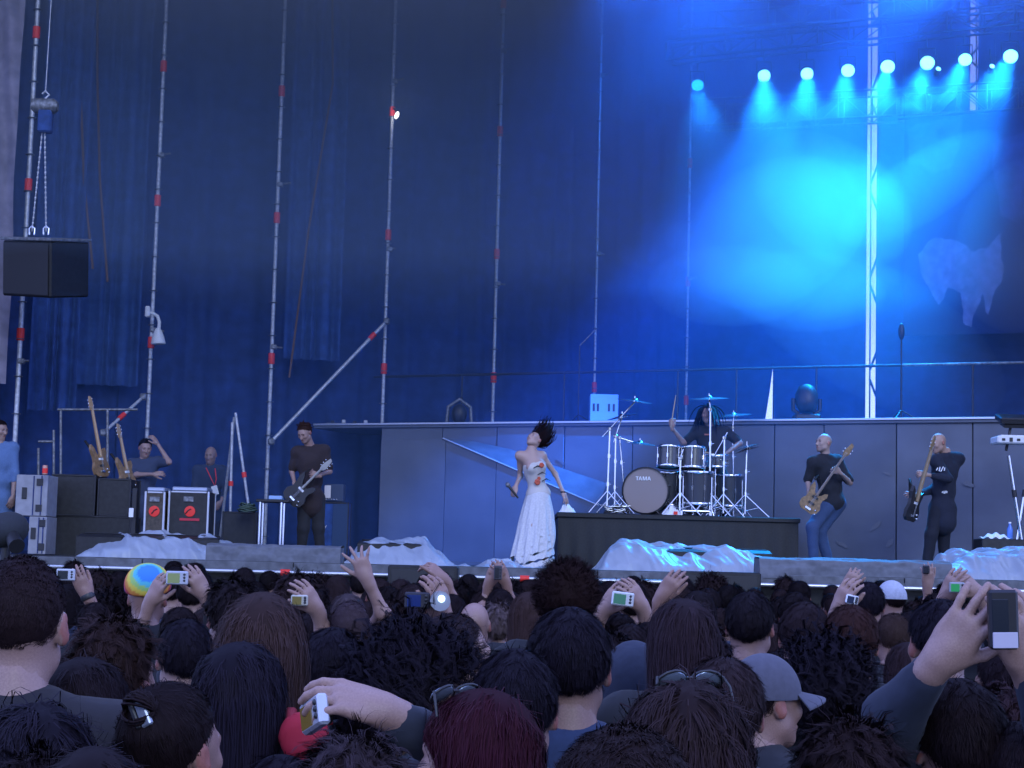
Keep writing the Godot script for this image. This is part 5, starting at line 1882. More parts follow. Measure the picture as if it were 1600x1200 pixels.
func make_band() -> void:
	var face_cam := Basis(Vector3.UP, PI)
	var pale := skin_mat(0.45, 0.28, 0.23)
	var tan_skin := skin_mat(0.38, 0.235, 0.185)
	var black_cloth := cloth_mat(0.022, 0.022, 0.026)
	var dark_hair := hair_mat(0.022, 0.014, 0.012)
	# ---------------- singer
	var d := 21.8
	var J := {}
	J.head = at(835, 688, d)
	J.hb = Basis(Vector3.UP, PI + deg_to_rad(-42)) * Basis(Vector3.RIGHT, deg_to_rad(38)) * Basis(Vector3.BACK, deg_to_rad(-8))
	J.neck = at(831, 707, d - 0.03)
	J.sl = at(812, 712, d - 0.06); J.sr = at(847, 712, d + 0.03)
	J.el = at(813, 743, d + 0.12); J.wl = at(806, 760, d - 0.06)
	J.er = at(868, 741, d + 0.1); J.wr = at(880, 769, d - 0.05)
	J.hip = at(841, 772, d + 0.02)
	J.kl = at(832, 822, d - 0.12); J.kr = at(850, 822, d - 0.02)
	J.al = at(830, 868, d - 0.05); J.ar = at(852, 868, d + 0.05)
	for k in ["al", "ar"]: J[k].y = DECK + 0.085
	var t := performer("singer in a white dress and flowered corset throwing her head back", J,
		{"fem": 1.0, "wide": 0.84, "shirt": 0.0, "no_trousers": true, "neck": 0.046, "head": 0.96, "cell": 0.016,
		"hands": [["wl", at(802, 772, d - 0.1) - J.wl, Vector3(-0.3, 0.3, 0.9), 1.0, [0.9, 0.9, 0.9, 0.9], 0.05, 0.9], ["wr", at(886, 785, d - 0.08) - J.wr, Vector3(0.7, 0.2, 0.6), -1.0, [0.25, 0.3, 0.35, 0.4], 0.08]]}, skin_mat(0.55, 0.36, 0.30), null, null)
	var o0 := t.position
	# corset: follows the torso from bust to hip
	var up: Vector3 = (J.neck - J.hip).normalized()
	var rt: Vector3 = (J.sr - J.sl); rt = (rt - up * rt.dot(up)).normalized()
	var B := Basis(rt, up, rt.cross(up))
	var s := Solid.new()
	var hip: Vector3 = J.hip - o0
	var nk: Vector3 = J.neck - o0
	s.ell(hip, Vector3(0.158, 0.12, 0.128), B, 0.05)
	s.ell(hip.lerp(nk, 0.33), Vector3(0.112, 0.15, 0.102), B, 0.06)
	s.ell(hip.lerp(nk, 0.62), Vector3(0.142, 0.15, 0.126), B, 0.06)
	for e in [-1.0, 1.0]: s.ell(hip.lerp(nk, 0.64) + rt * 0.06 * e + B.z * 0.085, Vector3(0.066, 0.068, 0.06), B, 0.03)
	s.cut(hip.lerp(nk, 0.76), up - B.z * 0.15)
	s.cut(hip - up * 0.03, -up)
	var cm := MB.new()
	s.build(cm, 0.013)
	var corset := part("corset", cm, plain(lin(0.56, 0.52, 0.48), 0.5), t)
	for f in [[0.045, 0.68, 0.16, 0.03], [-0.03, 0.3, 0.125, 0.035], [0.0, 0.38, 0.12, 0.02]]:
		var fm := MB.new()
		var c: Vector3 = hip.lerp(nk, f[1]) + rt * f[0] + B.z * f[2]
		for k in 6:
			var a := TAU * k / 6.0
			fm.ball(c + (rt * cos(a) + up * sin(a)) * f[3] * 0.55, Vector3(f[3] * 0.6, f[3] * 0.6, 0.012), B, 8, 5)
		part("red_flower", fm, plain(lin(0.55, 0.10, 0.05), 0.6), corset)
	for k in 3:
		var lm := MB.new()
		var c: Vector3 = hip.lerp(nk, 0.30 + 0.17 * k) + B.z * (0.122 + 0.012 * k) + rt * (0.03 - 0.045 * k)
		lm.tube([c, c + rt * 0.06 + up * 0.02, c + rt * 0.11 - up * 0.012], [0.006, 0.008, 0.002], 5)
		part("dark_leaf", lm, plain(lin(0.03, 0.025, 0.02), 0.7), corset)
	# skirt: long pleated cloth, fuller at the right, torn hem
	var hem_l := at(798, 880, d - 0.25) - o0
	var hem_r := at(862, 872, d - 0.1) - o0
	var waist := hip + up * 0.02
	var hc := (hem_l + hem_r) * 0.5
	var sk := MB.new()
	sk.sheet(func(u: float, q: float) -> Vector3:
		var a := u * TAU
		var f := pow(q, 0.75)
		var c := waist.lerp(Vector3(hc.x, hc.y, 0.02), q)
		var rx := lerpf(0.135, 0.25, f) * (1.0 + 0.35 * sin(q * PI) * (0.5 + 0.5 * cos(a)) * 0.5)
		var rz := lerpf(0.125, 0.26, f)
		var pl := 1.0 + (0.06 * sin(a * 13.0 + q * 3.0) + 0.03 * sin(a * 29.0 - q * 5.0)) * f
		var y := c.y + (0.05 * sin(a * 5.0 + 1.0) + 0.1 * clampf(cos(a - 0.3), 0.0, 1.0)) * f * f
		return Vector3(c.x + cos(a) * rx * pl, y, c.z + sin(a) * rz * pl), 150, 40)
	var skirt_mat := worn(lin(0.74, 0.73, 0.74), 0.8, 0.03, 0.85, 2.0)
	skirt_mat.backlight_enabled = true
	skirt_mat.backlight = Color(0.25, 0.25, 0.25)
	var skirt := part("skirt", sk, skirt_mat, t)
	for k in 6:      # tiers of frill slanting across the skirt
		var fr := MB.new()
		fr.sheet(func(u: float, q: float) -> Vector3:
			var a := lerpf(0.15, 2.6, u)
			var f := 0.30 + 0.11 * k + 0.14 * (1.0 - u) * 0.5 + q * 0.08
			var c := waist.lerp(Vector3(hc.x, hc.y, 0.02), f)
			var g := pow(f, 0.75)
			var rr := 1.055 + 0.012 * sin(u * 47.0 + k * 1.7) + q * 0.035
			return Vector3(c.x + cos(a) * lerpf(0.135, 0.265, g) * rr, c.y - 0.22 * u + 0.006 * sin(u * 40.0 + k * 2.0), c.z + sin(a) * lerpf(0.125, 0.26, g) * rr), 50, 3)
		part("frill", fr, skirt_mat, skirt)
	var ck := MB.new()
	ck.lathe(Transform3D(Basis(rt, up, rt.cross(up)), nk + up * 0.045), [Vector2(0.053, -0.008), Vector2(0.056, 0.0), Vector2(0.053, 0.008)], 16)
	part("choker", ck, M.rubber, t)
	var br := MB.new()
	br.lathe(Transform3D(Basis(), J.wr - o0), [Vector2(0.03, -0.01), Vector2(0.034, 0.0), Vector2(0.03, 0.01)], 12)
	part("bracelet", br, M.rubber, t)
	var hm := hair_mesh({"n": 2200, "len": 0.25, "seg": 9, "lift": 0.15, "grav": (J.hb as Basis).transposed() * Vector3(0.34, 0.9, -0.2).normalized(), "heavy": 0.9, "comb": Vector3(0, 0.5, 0.9), "mess": 0.22, "curl": 0.008, "turns": 1.5, "width": 0.004, "thick": 0.01}, 91)
	var hp := part("hair", hm, hair_mat(0.03, 0.016, 0.014), t)
	hp.transform = Transform3D((J.hb as Basis).scaled(Vector3.ONE * 0.96), J.head - o0)
	var mic := thing("microphone", "hand microphone held low by the singer in white", "microphone", at(803, 764, d - 0.13))
	var mm := MB.new()
	var mx := Basis(Vector3.BACK, deg_to_rad(40))
	mm.lathe(Transform3D(mx, Vector3.ZERO), [Vector2(0.001, -0.12), Vector2(0.012, -0.12), Vector2(0.017, 0.05), Vector2(0.001, 0.055)], 12)
	part("handle", mm, M.gear, mic)
	mm = MB.new()
	mm.ball(mx * Vector3(0, 0.08, 0), Vector3(0.03, 0.033, 0.03), mx, 12, 8)
	part("grille", mm, M.dull_steel, mic)
	mic.position = at(800, 766, d - 0.15)

	# ---------------- left guitarist
	d = 23.4
	J = {}
	J.head = at(476, 676, d - 0.12)
	J.hb = Basis(Vector3.UP, PI + deg_to_rad(-28)) * Basis(Vector3.RIGHT, deg_to_rad(-34))
	J.neck = at(484, 699, d)
	J.sl = at(464, 706, d - 0.03); J.sr = at(507, 703, d + 0.02)
	J.el = at(456, 737, d + 0.03); J.wl = at(461, 758, d - 0.2)
	J.er = at(515, 737, d - 0.02); J.wr = at(497, 743, d - 0.25)
	J.hip = at(486, 776, d + 0.02)
	J.kl = at(474, 826, d - 0.05); J.kr = at(498, 826, d)
	J.al = at(470, 872, d); J.ar = at(500, 872, d + 0.05)
	for k in ["al", "ar"]: J[k].y = DECK + 0.085
	performer("guitarist in a dark open shirt looking down at his guitar, beside the dark opening", J,
		{"wide": 0.98, "sleeve": 0.8, "tail": 0.12, "front": 1.0, "toes": Vector3(0, 0, 1), "hair": {"n": 900, "len": 0.045, "lift": 0.45, "mess": 0.5, "width": 0.006, "thick": 0.014, "comb": Vector3(0.1, 0.1, 0.8)}, "hair_mat": hair_mat(0.075, 0.04, 0.025),
		"hands": [["wl", Vector3(0.5, -0.7, 0.2), Vector3(-0.4, 0.1, 0.9), 1.0, [0.5, 0.55, 0.6, 0.6]], ["wr", Vector3(-0.8, 0.3, 0.3), Vector3(0.1, -0.2, -0.9), 1.0, [0.8, 0.85, 0.9, 0.9]]]}, pale, cloth_mat(0.035, 0.022, 0.024), black_cloth)
	guitar("electric_guitar", "dark electric guitar with a pale neck, played by the left guitarist", at(468, 768, d - 0.27), at(517, 719, d - 0.30), M.gear, lin(0.34, 0.33, 0.30), false)

	# ---------------- technician scratching his head
	d = 24.3
	J = {}
	J.head = at(227, 700, d - 0.03)
	J.hb = Basis(Vector3.UP, PI + deg_to_rad(22)) * Basis(Vector3.RIGHT, deg_to_rad(-16))
	J.neck = at(225, 719, d)
	J.sl = at(207, 725, d); J.sr = at(247, 722, d)
	J.el = at(213, 742, d - 0.15); J.wl = at(240, 741, d - 0.28)
	J.er = at(264, 722, d - 0.12); J.wr = at(246, 693, d - 0.05)
	J.hip = at(222, 790, d)
	J.kl = at(212, 836, d - 0.05); J.kr = at(232, 836, d)
	J.al = at(210, 872, d); J.ar = at(234, 872, d + 0.02)
	for k in ["al", "ar"]: J[k].y = DECK + 0.085
	performer("man in a dark polo shirt scratching his head behind the road cases", J,
		{"wide": 1.08, "sleeve": 0.75, "front": 1.0, "toes": Vector3(0, 0, 1), "tail": 0.1, "hair": {"n": 900, "len": 0.03, "lift": 0.4, "mess": 0.4, "width": 0.006, "thick": 0.012}, "hair_mat": dark_hair,
		"hands": [["wl", Vector3(1, 0.15, 0.1), Vector3(0, 0.5, 0.8), 1.0, [0.4, 0.45, 0.5, 0.5]], ["wr", Vector3(-0.5, 0.7, 0.3), Vector3(0.7, 0.3, 0.5), -1.0, [0.5, 0.5, 0.5, 0.5]]]}, pale, cloth_mat(0.045, 0.06, 0.11), cloth_mat(0.05, 0.065, 0.11))
	# ---------------- bald technician with a pass
	d = 25.6
	J = {}
	J.head = at(329, 711, d - 0.03)
	J.hb = Basis(Vector3.UP, PI + deg_to_rad(-10)) * Basis(Vector3.RIGHT, deg_to_rad(-12))
	J.neck = at(328, 729, d)
	J.sl = at(309, 735, d); J.sr = at(347, 735, d)
	J.el = at(304, 762, d - 0.05); J.wl = at(312, 784, d - 0.2)
	J.er = at(353, 762, d - 0.05); J.wr = at(345, 784, d - 0.2)
	J.hip = at(328, 796, d)
	J.kl = at(320, 838, d - 0.04); J.kr = at(336, 838, d)
	J.al = at(319, 872, d); J.ar = at(338, 872, d)
	for k in ["al", "ar"]: J[k].y = DECK + 0.085
	t = performer("bald man in black wearing a white pass on a red lanyard", J,
		{"wide": 1.02, "sleeve": 1.6, "toes": Vector3(0, 0, 1), "tail": 0.1, "hands": [["wl", Vector3(0.5, -0.6, 0.3), Vector3(-0.5, 0, 0.8), 1.0, [0.4, 0.4, 0.4, 0.4]], ["wr", Vector3(-0.5, -0.6, 0.3), Vector3(0.5, 0, 0.8), -1.0, [0.4, 0.4, 0.4, 0.4]]]}, tan_skin, cloth_mat(0.03, 0.045, 0.085), black_cloth)
	var ly := MB.new()
	ly.tube([at(322, 731, d - 0.12) - t.position, at(330, 748, d - 0.17) - t.position, at(336, 760, d - 0.17) - t.position, at(338, 748, d - 0.16) - t.position, at(336, 732, d - 0.12) - t.position], 0.008, 5)
	var lan := part("lanyard", ly, M.red, t)
	var pm := MB.new()
	pm.box(Transform3D(Basis(Vector3.BACK, 0.3), at(336, 766, d - 0.18) - t.position), Vector3(0.085, 0.13, 0.004), 0.001)
	part("pass_card", pm, M.paper, lan)

	# ---------------- man in a blue shirt at the left edge
	d = 22.6
	J = {}
	J.head = at(0, 672, d)
	J.hb = Basis(Vector3.UP, PI + deg_to_rad(60)) * Basis(Vector3.RIGHT, deg_to_rad(-10))
	J.neck = at(0, 694, d)
	J.sl = at(-22, 702, d); J.sr = at(20, 700, d + 0.05)
	J.el = at(-30, 745, d); J.wl = at(-14, 775, d - 0.2)
	J.er = at(23, 740, d - 0.02); J.wr = at(20, 776, d - 0.1)
	J.hip = at(-1, 782, d)
	J.kl = at(-10, 830, d); J.kr = at(8, 830, d)
	J.al = at(-10, 876, d); J.ar = at(9, 876, d)
	for k in ["al", "ar"]: J[k].y = DECK + 0.085
	performer("man in a light blue shirt cut off by the left edge, beside the grey cabinets", J,
		{"wide": 1.05, "sleeve": 1.3, "tail": 0.15, "toes": Vector3(0, 0, 1), "hair": {"n": 700, "len": 0.03, "width": 0.006}, "hair_mat": dark_hair,
		"hands": [["wl", Vector3(0.3, -0.8, 0.2), Vector3(-0.5, 0, 0.8), 1.0, [0.4, 0.4, 0.4, 0.4]], ["wr", Vector3(-0.2, -0.9, 0.2), Vector3(0.6, 0, 0.8), -1.0, [0.4, 0.4, 0.4, 0.4]]]}, tan_skin, cloth_mat(0.11, 0.19, 0.36), cloth_mat(0.06, 0.10, 0.22))

	# ---------------- bassist
	d = 22.6
	J = {}
	J.head = at(1287, 692, d - 0.02)
	J.hb = Basis(Vector3.UP, PI + deg_to_rad(-62)) * Basis(Vector3.RIGHT, deg_to_rad(4))
	J.neck = at(1290, 713, d)
	J.sl = at(1270, 722, d - 0.1); J.sr = at(1308, 720, d + 0.08)
	J.el = at(1262, 752, d - 0.02); J.wl = at(1264, 771, d - 0.25)
	J.er = at(1328, 754, d); J.wr = at(1312, 738, d - 0.25)
	J.hip = at(1301, 785, d + 0.06)
	J.kl = at(1269, 824, d - 0.18); J.kr = at(1281, 830, d + 0.05)
	J.al = at(1272, 878, d - 0.1); J.ar = at(1296, 878, d + 0.1)
	for k in ["al", "ar"]: J[k].y = DECK + 0.085
	performer("bald bass player in a black shirt and blue jeans, knees bent", J,
		{"wide": 1.0, "sleeve": 0.9, "toes": Vector3(-0.6, 0, 0.8), "loose": 0.024, "stubble": Color(0.72, 0.7, 0.72), "hands": [["wl", Vector3(0.15, -0.8, 0.1), Vector3(-0.5, 0.1, 0.8), 1.0, [0.5, 0.55, 0.6, 0.6]], ["wr", Vector3(-0.5, 0.4, 0.2), Vector3(0.5, 0.0, -0.8), 1.0, [0.8, 0.85, 0.9, 0.9]]]}, skin_mat(0.50, 0.34, 0.29), cloth_mat(0.018, 0.02, 0.03), cloth_mat(0.05, 0.09, 0.20))
	guitar("bass_guitar", "pale wooden bass guitar held upright across the bald bass player", at(1271, 781, d - 0.32), at(1331, 695, d - 0.34), M.wood_light, lin(0.22, 0.17, 0.14), true)

	# ---------------- right guitarist
	d = 22.2
	J = {}
	J.head = at(1466, 692, d - 0.05)
	J.hb = Basis(Vector3.UP, PI + deg_to_rad(-68)) * Basis(Vector3.RIGHT, deg_to_rad(-18))
	J.neck = at(1478, 711, d)
	J.sl = at(1463, 721, d - 0.14); J.sr = at(1497, 717, d + 0.14)
	J.el = at(1482, 748, d - 0.28); J.wl = at(1449, 742, d - 0.34)
	J.er = at(1462, 762, d + 0.12); J.wr = at(1432, 774, d - 0.2)
	J.hip = at(1473, 794, d)
	J.kl = at(1455, 835, d - 0.1); J.kr = at(1474, 836, d + 0.08)
	J.al = at(1448, 884, d - 0.06); J.ar = at(1476, 884, d + 0.08)
	for k in ["al", "ar"]: J[k].y = DECK + 0.085
	t = performer("bald guitarist in a black long-sleeved shirt with white print, bent over his guitar", J,
		{"wide": 1.06, "sleeve": 1.75, "toes": Vector3(-0.8, 0, 0.5), "tail": 0.16, "loose": 0.028, "hands": [["wl", Vector3(-0.8, 0.1, 0.1), Vector3(0.1, 0.4, 0.8), 1.0, [0.75, 0.8, 0.85, 0.85]], ["wr", Vector3(-0.8, 0.1, 0.3), Vector3(-0.1, 0.5, 0.8), 1.0, [0.5, 0.5, 0.55, 0.6]]]}, skin_mat(0.52, 0.32, 0.25), cloth_mat(0.016, 0.02, 0.04), cloth_mat(0.014, 0.016, 0.028))
	for q in [[1470.0, 733.0, 0.10, 0.05, -0.36], [1476.0, 769.0, 0.06, 0.03, -0.16]]:
		var c := at(q[0], q[1], d + q[4]) - t.position
		for k in 4:
			var sm := MB.new()
			var e := c + Vector3((k - 1.5) * q[2] * 0.3, 0, 0)
			sm.box(Transform3D(Basis(Vector3.BACK, -0.5 + 0.3 * (k % 2)), e), Vector3(0.012, q[3] * (0.8 + 0.3 * (k % 3)), 0.006), 0.002)
			part("shirt_print", sm, M.paper, t)
	guitar("electric_guitar", "black electric guitar seen edge-on, held by the bent guitarist at the right", at(1427, 790, d - 0.36), at(1458, 682, d - 0.42), M.gear, lin(0.30, 0.20, 0.10), false, 0.9)

	# ---------------- drummer
	d = 24.05
	J = {}
	J.head = at(1105, 647, d - 0.05)
	J.hb = Basis(Vector3.UP, PI + deg_to_rad(-14)) * Basis(Vector3.RIGHT, deg_to_rad(-4))
	J.neck = at(1110, 668, d)
	J.sl = at(1088, 675, d); J.sr = at(1134, 675, d)
	J.el = at(1068, 692, d - 0.12); J.wl = at(1050, 668, d - 0.2)
	J.er = at(1156, 692, d - 0.02); J.wr = at(1130, 712, d - 0.3)
	J.hip = at(1113, 737, d)
	J.kl = at(1092, 748, d - 0.4); J.kr = at(1132, 748, d - 0.4)
	J.al = at(1092, 795, d - 0.45); J.ar = at(1134, 795, d - 0.45)
	for k in ["al", "ar"]: J[k].y = 2.55 + 0.085
	t = performer("long-haired drummer in a black T-shirt with one drumstick raised", J,
		{"wide": 1.05, "sleeve": 0.75, "toes": Vector3(0, 0, 1), "hair": {"n": 900, "len": 0.32, "seg": 8, "lift": 0.2, "heavy": 0.5, "mess": 0.3, "width": 0.007, "thick": 0.016, "neck": 0.085, "comb": Vector3(0, -0.6, 0.2)}, "hair_mat": dark_hair,
		"hands": [["wl", Vector3(-0.1, 0.9, 0.1), Vector3(-0.4, 0.1, 0.8), 1.0, [0.95, 0.95, 0.95, 0.95], 0.02, 0.9], ["wr", Vector3(-0.7, -0.4, 0.4), Vector3(0, 0.8, 0.4), 1.0, [0.95, 0.95, 0.95, 0.95], 0.02, 0.9]]}, pale, black_cloth, black_cloth)
	var prm := MB.new()
	prm.box(Transform3D(Basis(), at(1106, 679, d - 0.15) - t.position), Vector3(0.09, 0.02, 0.006), 0.002)
	part("shirt_print", prm, plain(lin(0.4, 0.12, 0.08)), t)
	for st in [[1048.0, 668.0, 1056.0, 618.0, -0.22, "drumstick raised in the drummer's hand"], [1126.0, 712.0, 1092.0, 704.0, -0.34, "drumstick lowered over the rack tom"]]:
		var sm := MB.new()
		var a := at(st[0], st[1], d + st[4])
		var b := at(st[2], st[3], d + st[4])
		sm.tube([a, a.lerp(b, 0.8), b], [0.009, 0.008, 0.004], 6)
		sm.ball(b, Vector3(0.006, 0.006, 0.006), Basis(), 8, 5)
		whole("drumstick", sm, plain(lin(0.5, 0.36, 0.22), 0.5), st[5], "drumstick")

# an electric guitar or bass from the middle of its body to the tip of its headstock, front facing the camera side
func guitar(called: String, label: String, c: Vector3, tip: Vector3, body_mat: Material, neck_c: Color, bass: bool, turn := 0.0) -> void:
	var t := thing(called, label, "guitar", c)
	var y := (tip - c).normalized()
	var z := (Vector3(0, 0.1, 1) - y * y.dot(Vector3(0, 0.1, 1))).normalized().rotated(y, turn)
	var x := y.cross(z)
	t.basis = Basis(x, y, z)
	var L := (tip - c).length()
	var pts := PackedVector2Array()
	var prof := [[-0.02, -0.2], [0.09, -0.205], [0.155, -0.15], [0.165, -0.07], [0.125, 0.0], [0.12, 0.06], [0.15, 0.13], [0.135, 0.19], [0.09, 0.165], [0.05, 0.10], [0.0, 0.085], [-0.05, 0.11], [-0.095, 0.20], [-0.14, 0.245], [-0.155, 0.17], [-0.13, 0.08], [-0.125, 0.0], [-0.165, -0.08], [-0.15, -0.16], [-0.09, -0.205]]
	for p in prof: pts.append(Vector2(p[0], p[1]) * (0.82 if bass else 0.95))
	var mb := MB.new()
	mb.plate(Transform3D(), pts, 0.042)
	part("body", mb, body_mat, t)
	mb = MB.new()
	mb.tube([Vector3(0, 0.06, 0.026), Vector3(0, L - 0.17, 0.026)], [0.032, 0.024], 8, true, 0.55)
	part("neck", mb, plain(neck_c, 0.4), t)
	mb = MB.new()
	mb.plate(Transform3D(Basis(), Vector3(0, L - 0.17, 0.018)), PackedVector2Array([Vector2(-0.024, 0), Vector2(0.024, 0), Vector2(0.042, 0.04), Vector2(0.028, 0.17), Vector2(-0.012, 0.185), Vector2(-0.036, 0.05)]), 0.016)
	var hd := part("headstock", mb, body_mat if bass else plain(neck_c, 0.4), t)
	for k in (4 if bass else 6):
		mb = MB.new()
		mb.lathe(Transform3D(Basis(), Vector3(-0.045 if k % 2 == 0 else 0.05, L - 0.13 + 0.022 * k, 0.018)), [Vector2(0.001, -0.007), Vector2(0.009, -0.006), Vector2(0.009, 0.006), Vector2(0.001, 0.007)], 8)
		part("tuning_peg", mb, M.chrome, hd)
	for k in 2:
		mb = MB.new()
		mb.bx(Vector3(0, 0.035 - 0.085 * k, 0.026), Vector3(0.085, 0.03, 0.012), 0.004)
		part("pickup", mb, M.gear if bass else M.paper if k == 0 else M.gear, t)
	mb = MB.new()
	mb.bx(Vector3(0, -0.125, 0.027), Vector3(0.08, 0.03, 0.014), 0.004)
	part("bridge", mb, M.chrome, t)
	for k in 2:
		mb = MB.new()
		mb.lathe(Transform3D(Basis(Vector3.RIGHT, PI / 2), Vector3(0.09 + 0.02 * k, -0.10 - 0.045 * k, 0.03)), [Vector2(0.001, 0.012), Vector2(0.012, 0.01), Vector2(0.013, -0.01)], 10)
		part("knob", mb, M.chrome, t)
	mb = MB.new()
	mb.tube([Vector3(-0.13, 0.22, -0.02), Vector3(-0.12, 0.3, -0.08), Vector3(0.02, 0.2, -0.12), Vector3(0.08, -0.16, -0.03)], 0.016, 6, true, 0.3)
	part("strap", mb, M.rubber, t)
	var st := MB.new()
	for k in 4:
		st.bar(Vector3(-0.013 + 0.0087 * k, -0.125, 0.042), Vector3(-0.013 + 0.0087 * k, L - 0.12, 0.04), 0.0012, 3)
	var so := part("strings", st, M.steel, t)
	so.set_meta("kind", "stuff")

# ---------------------------------------------------------------- drum riser and kit
const RISER := 2.55

func drum_shell(t: Node3D, c: Vector3, axis: Vector3, r: float, h: float, shell: Material, head: Material, lugs := 8) -> void:
	var y := axis.normalized()
	var x := y.cross(Vector3(0.31, 0.2, 0.93)).normalized()
	var b := Basis(x, y, x.cross(y))
	var X := Transform3D(b, c)
	var mb := MB.new()
	mb.lathe(X, [Vector2(r, -h * 0.5), Vector2(r, h * 0.5)], 28)
	part("shell", mb, shell, t)
	for e in [-1.0, 1.0]:
		mb = MB.new()
		mb.lathe(Transform3D(b, c + y * e * h * 0.5), [Vector2(r, -0.018), Vector2(r + 0.016, -0.016), Vector2(r + 0.016, 0.016), Vector2(r - 0.004, 0.018)], 28)
		part("hoop", mb, M.chrome if r < 0.26 else M.gear, t)
		mb = MB.new()
		mb.lathe(Transform3D(b, c + y * e * h * 0.5), [Vector2(r - 0.004, 0.004 * e), Vector2(0.001, 0.004 * e)], 28)
		part("drumhead", mb, head, t)
	for k in lugs:
		var a := TAU * k / lugs
		mb = MB.new()
		var o := b * Vector3(cos(a) * (r + 0.014), 0, sin(a) * (r + 0.014))
		mb.bar(c + o - y * (h * 0.5 - 0.01), c + o + y * (h * 0.5 - 0.01), 0.005, 5)
		mb.box(Transform3D(b.rotated(y, -a), c + o - b * Vector3(cos(a), 0, sin(a)) * 0.004), Vector3(0.02, minf(0.06, h * 0.4), 0.022), 0.005)
		part("lug", mb, M.chrome, t)

func tripod(t: Node3D, foot: Vector3, top: Vector3, spread := 0.28, r := 0.013) -> void:
	var mb := MB.new()
	mb.bar(Vector3(foot.x, foot.y + 0.05, foot.z), top, r, 8)
	part("tube", mb, M.chrome, t)
	for k in 3:
		mb = MB.new()
		var a := TAU * k / 3.0 + 0.5
		mb.bar(foot + Vector3(0, 0.3, 0), foot + Vector3(cos(a) * spread, 0.012, sin(a) * spread), 0.010, 6)
		mb.bar(foot + Vector3(0, 0.09, 0), foot + Vector3(cos(a) * spread * 0.55, 0.13, sin(a) * spread * 0.55), 0.007, 5)
		part("leg", mb, M.chrome, t)
	for f in [0.35, 0.68]:
		mb = MB.new()
		var c := foot.lerp(top, f)
		mb.bar(c - Vector3(0, 0.025, 0), c + Vector3(0, 0.025, 0), r + 0.009, 8)
		mb.bar(c, c + Vector3(0.045, 0, 0.02), 0.006, 5)
		part("memory_clamp", mb, M.chrome, t)

func cymbal_stand(label: String, foot_px: float, d: float, knee: Array, tip: Array, rad: float, tilt: float, brass: Material) -> void:
	var f := spot(foot_px, d, RISER)
	var t := thing("cymbal_stand", label, "cymbal stand", f, 0.0, "cymbal stands of the drum kit")
	var k := at(knee[0], knee[1], d) - f
	var p := at(tip[0], tip[1], d) - f
	tripod(t, Vector3.ZERO, k)
	var mb := MB.new()
	mb.bar(k - (p - k) * 0.3, p, 0.011, 6)
	part("boom_arm", mb, M.chrome, t)
	mb = MB.new()
	mb.bx(k, Vector3(0.045, 0.05, 0.04), 0.01)
	part("tilter", mb, M.chrome, t)
	if rad > 0.0:
		mb = MB.new()
		mb.lathe(Transform3D(Basis(Vector3.BACK, tilt) * Basis(Vector3.RIGHT, 0.12), p + Vector3(0, 0.02, 0)), [Vector2(0.001, 0.03), Vector2(rad * 0.13, 0.025), Vector2(rad * 0.18, 0.008), Vector2(rad, -0.012), Vector2(rad * 0.98, -0.015), Vector2(rad * 0.18, 0.004), Vector2(0.001, 0.02)], 30)
		var cy := part("cymbal", mb, brass, t)
		mb = MB.new()
		mb.bar(p + Vector3(0, 0.0, 0), p + Vector3(0, 0.075, 0), 0.009, 6)
		part("wing_nut", mb, M.chrome, cy)

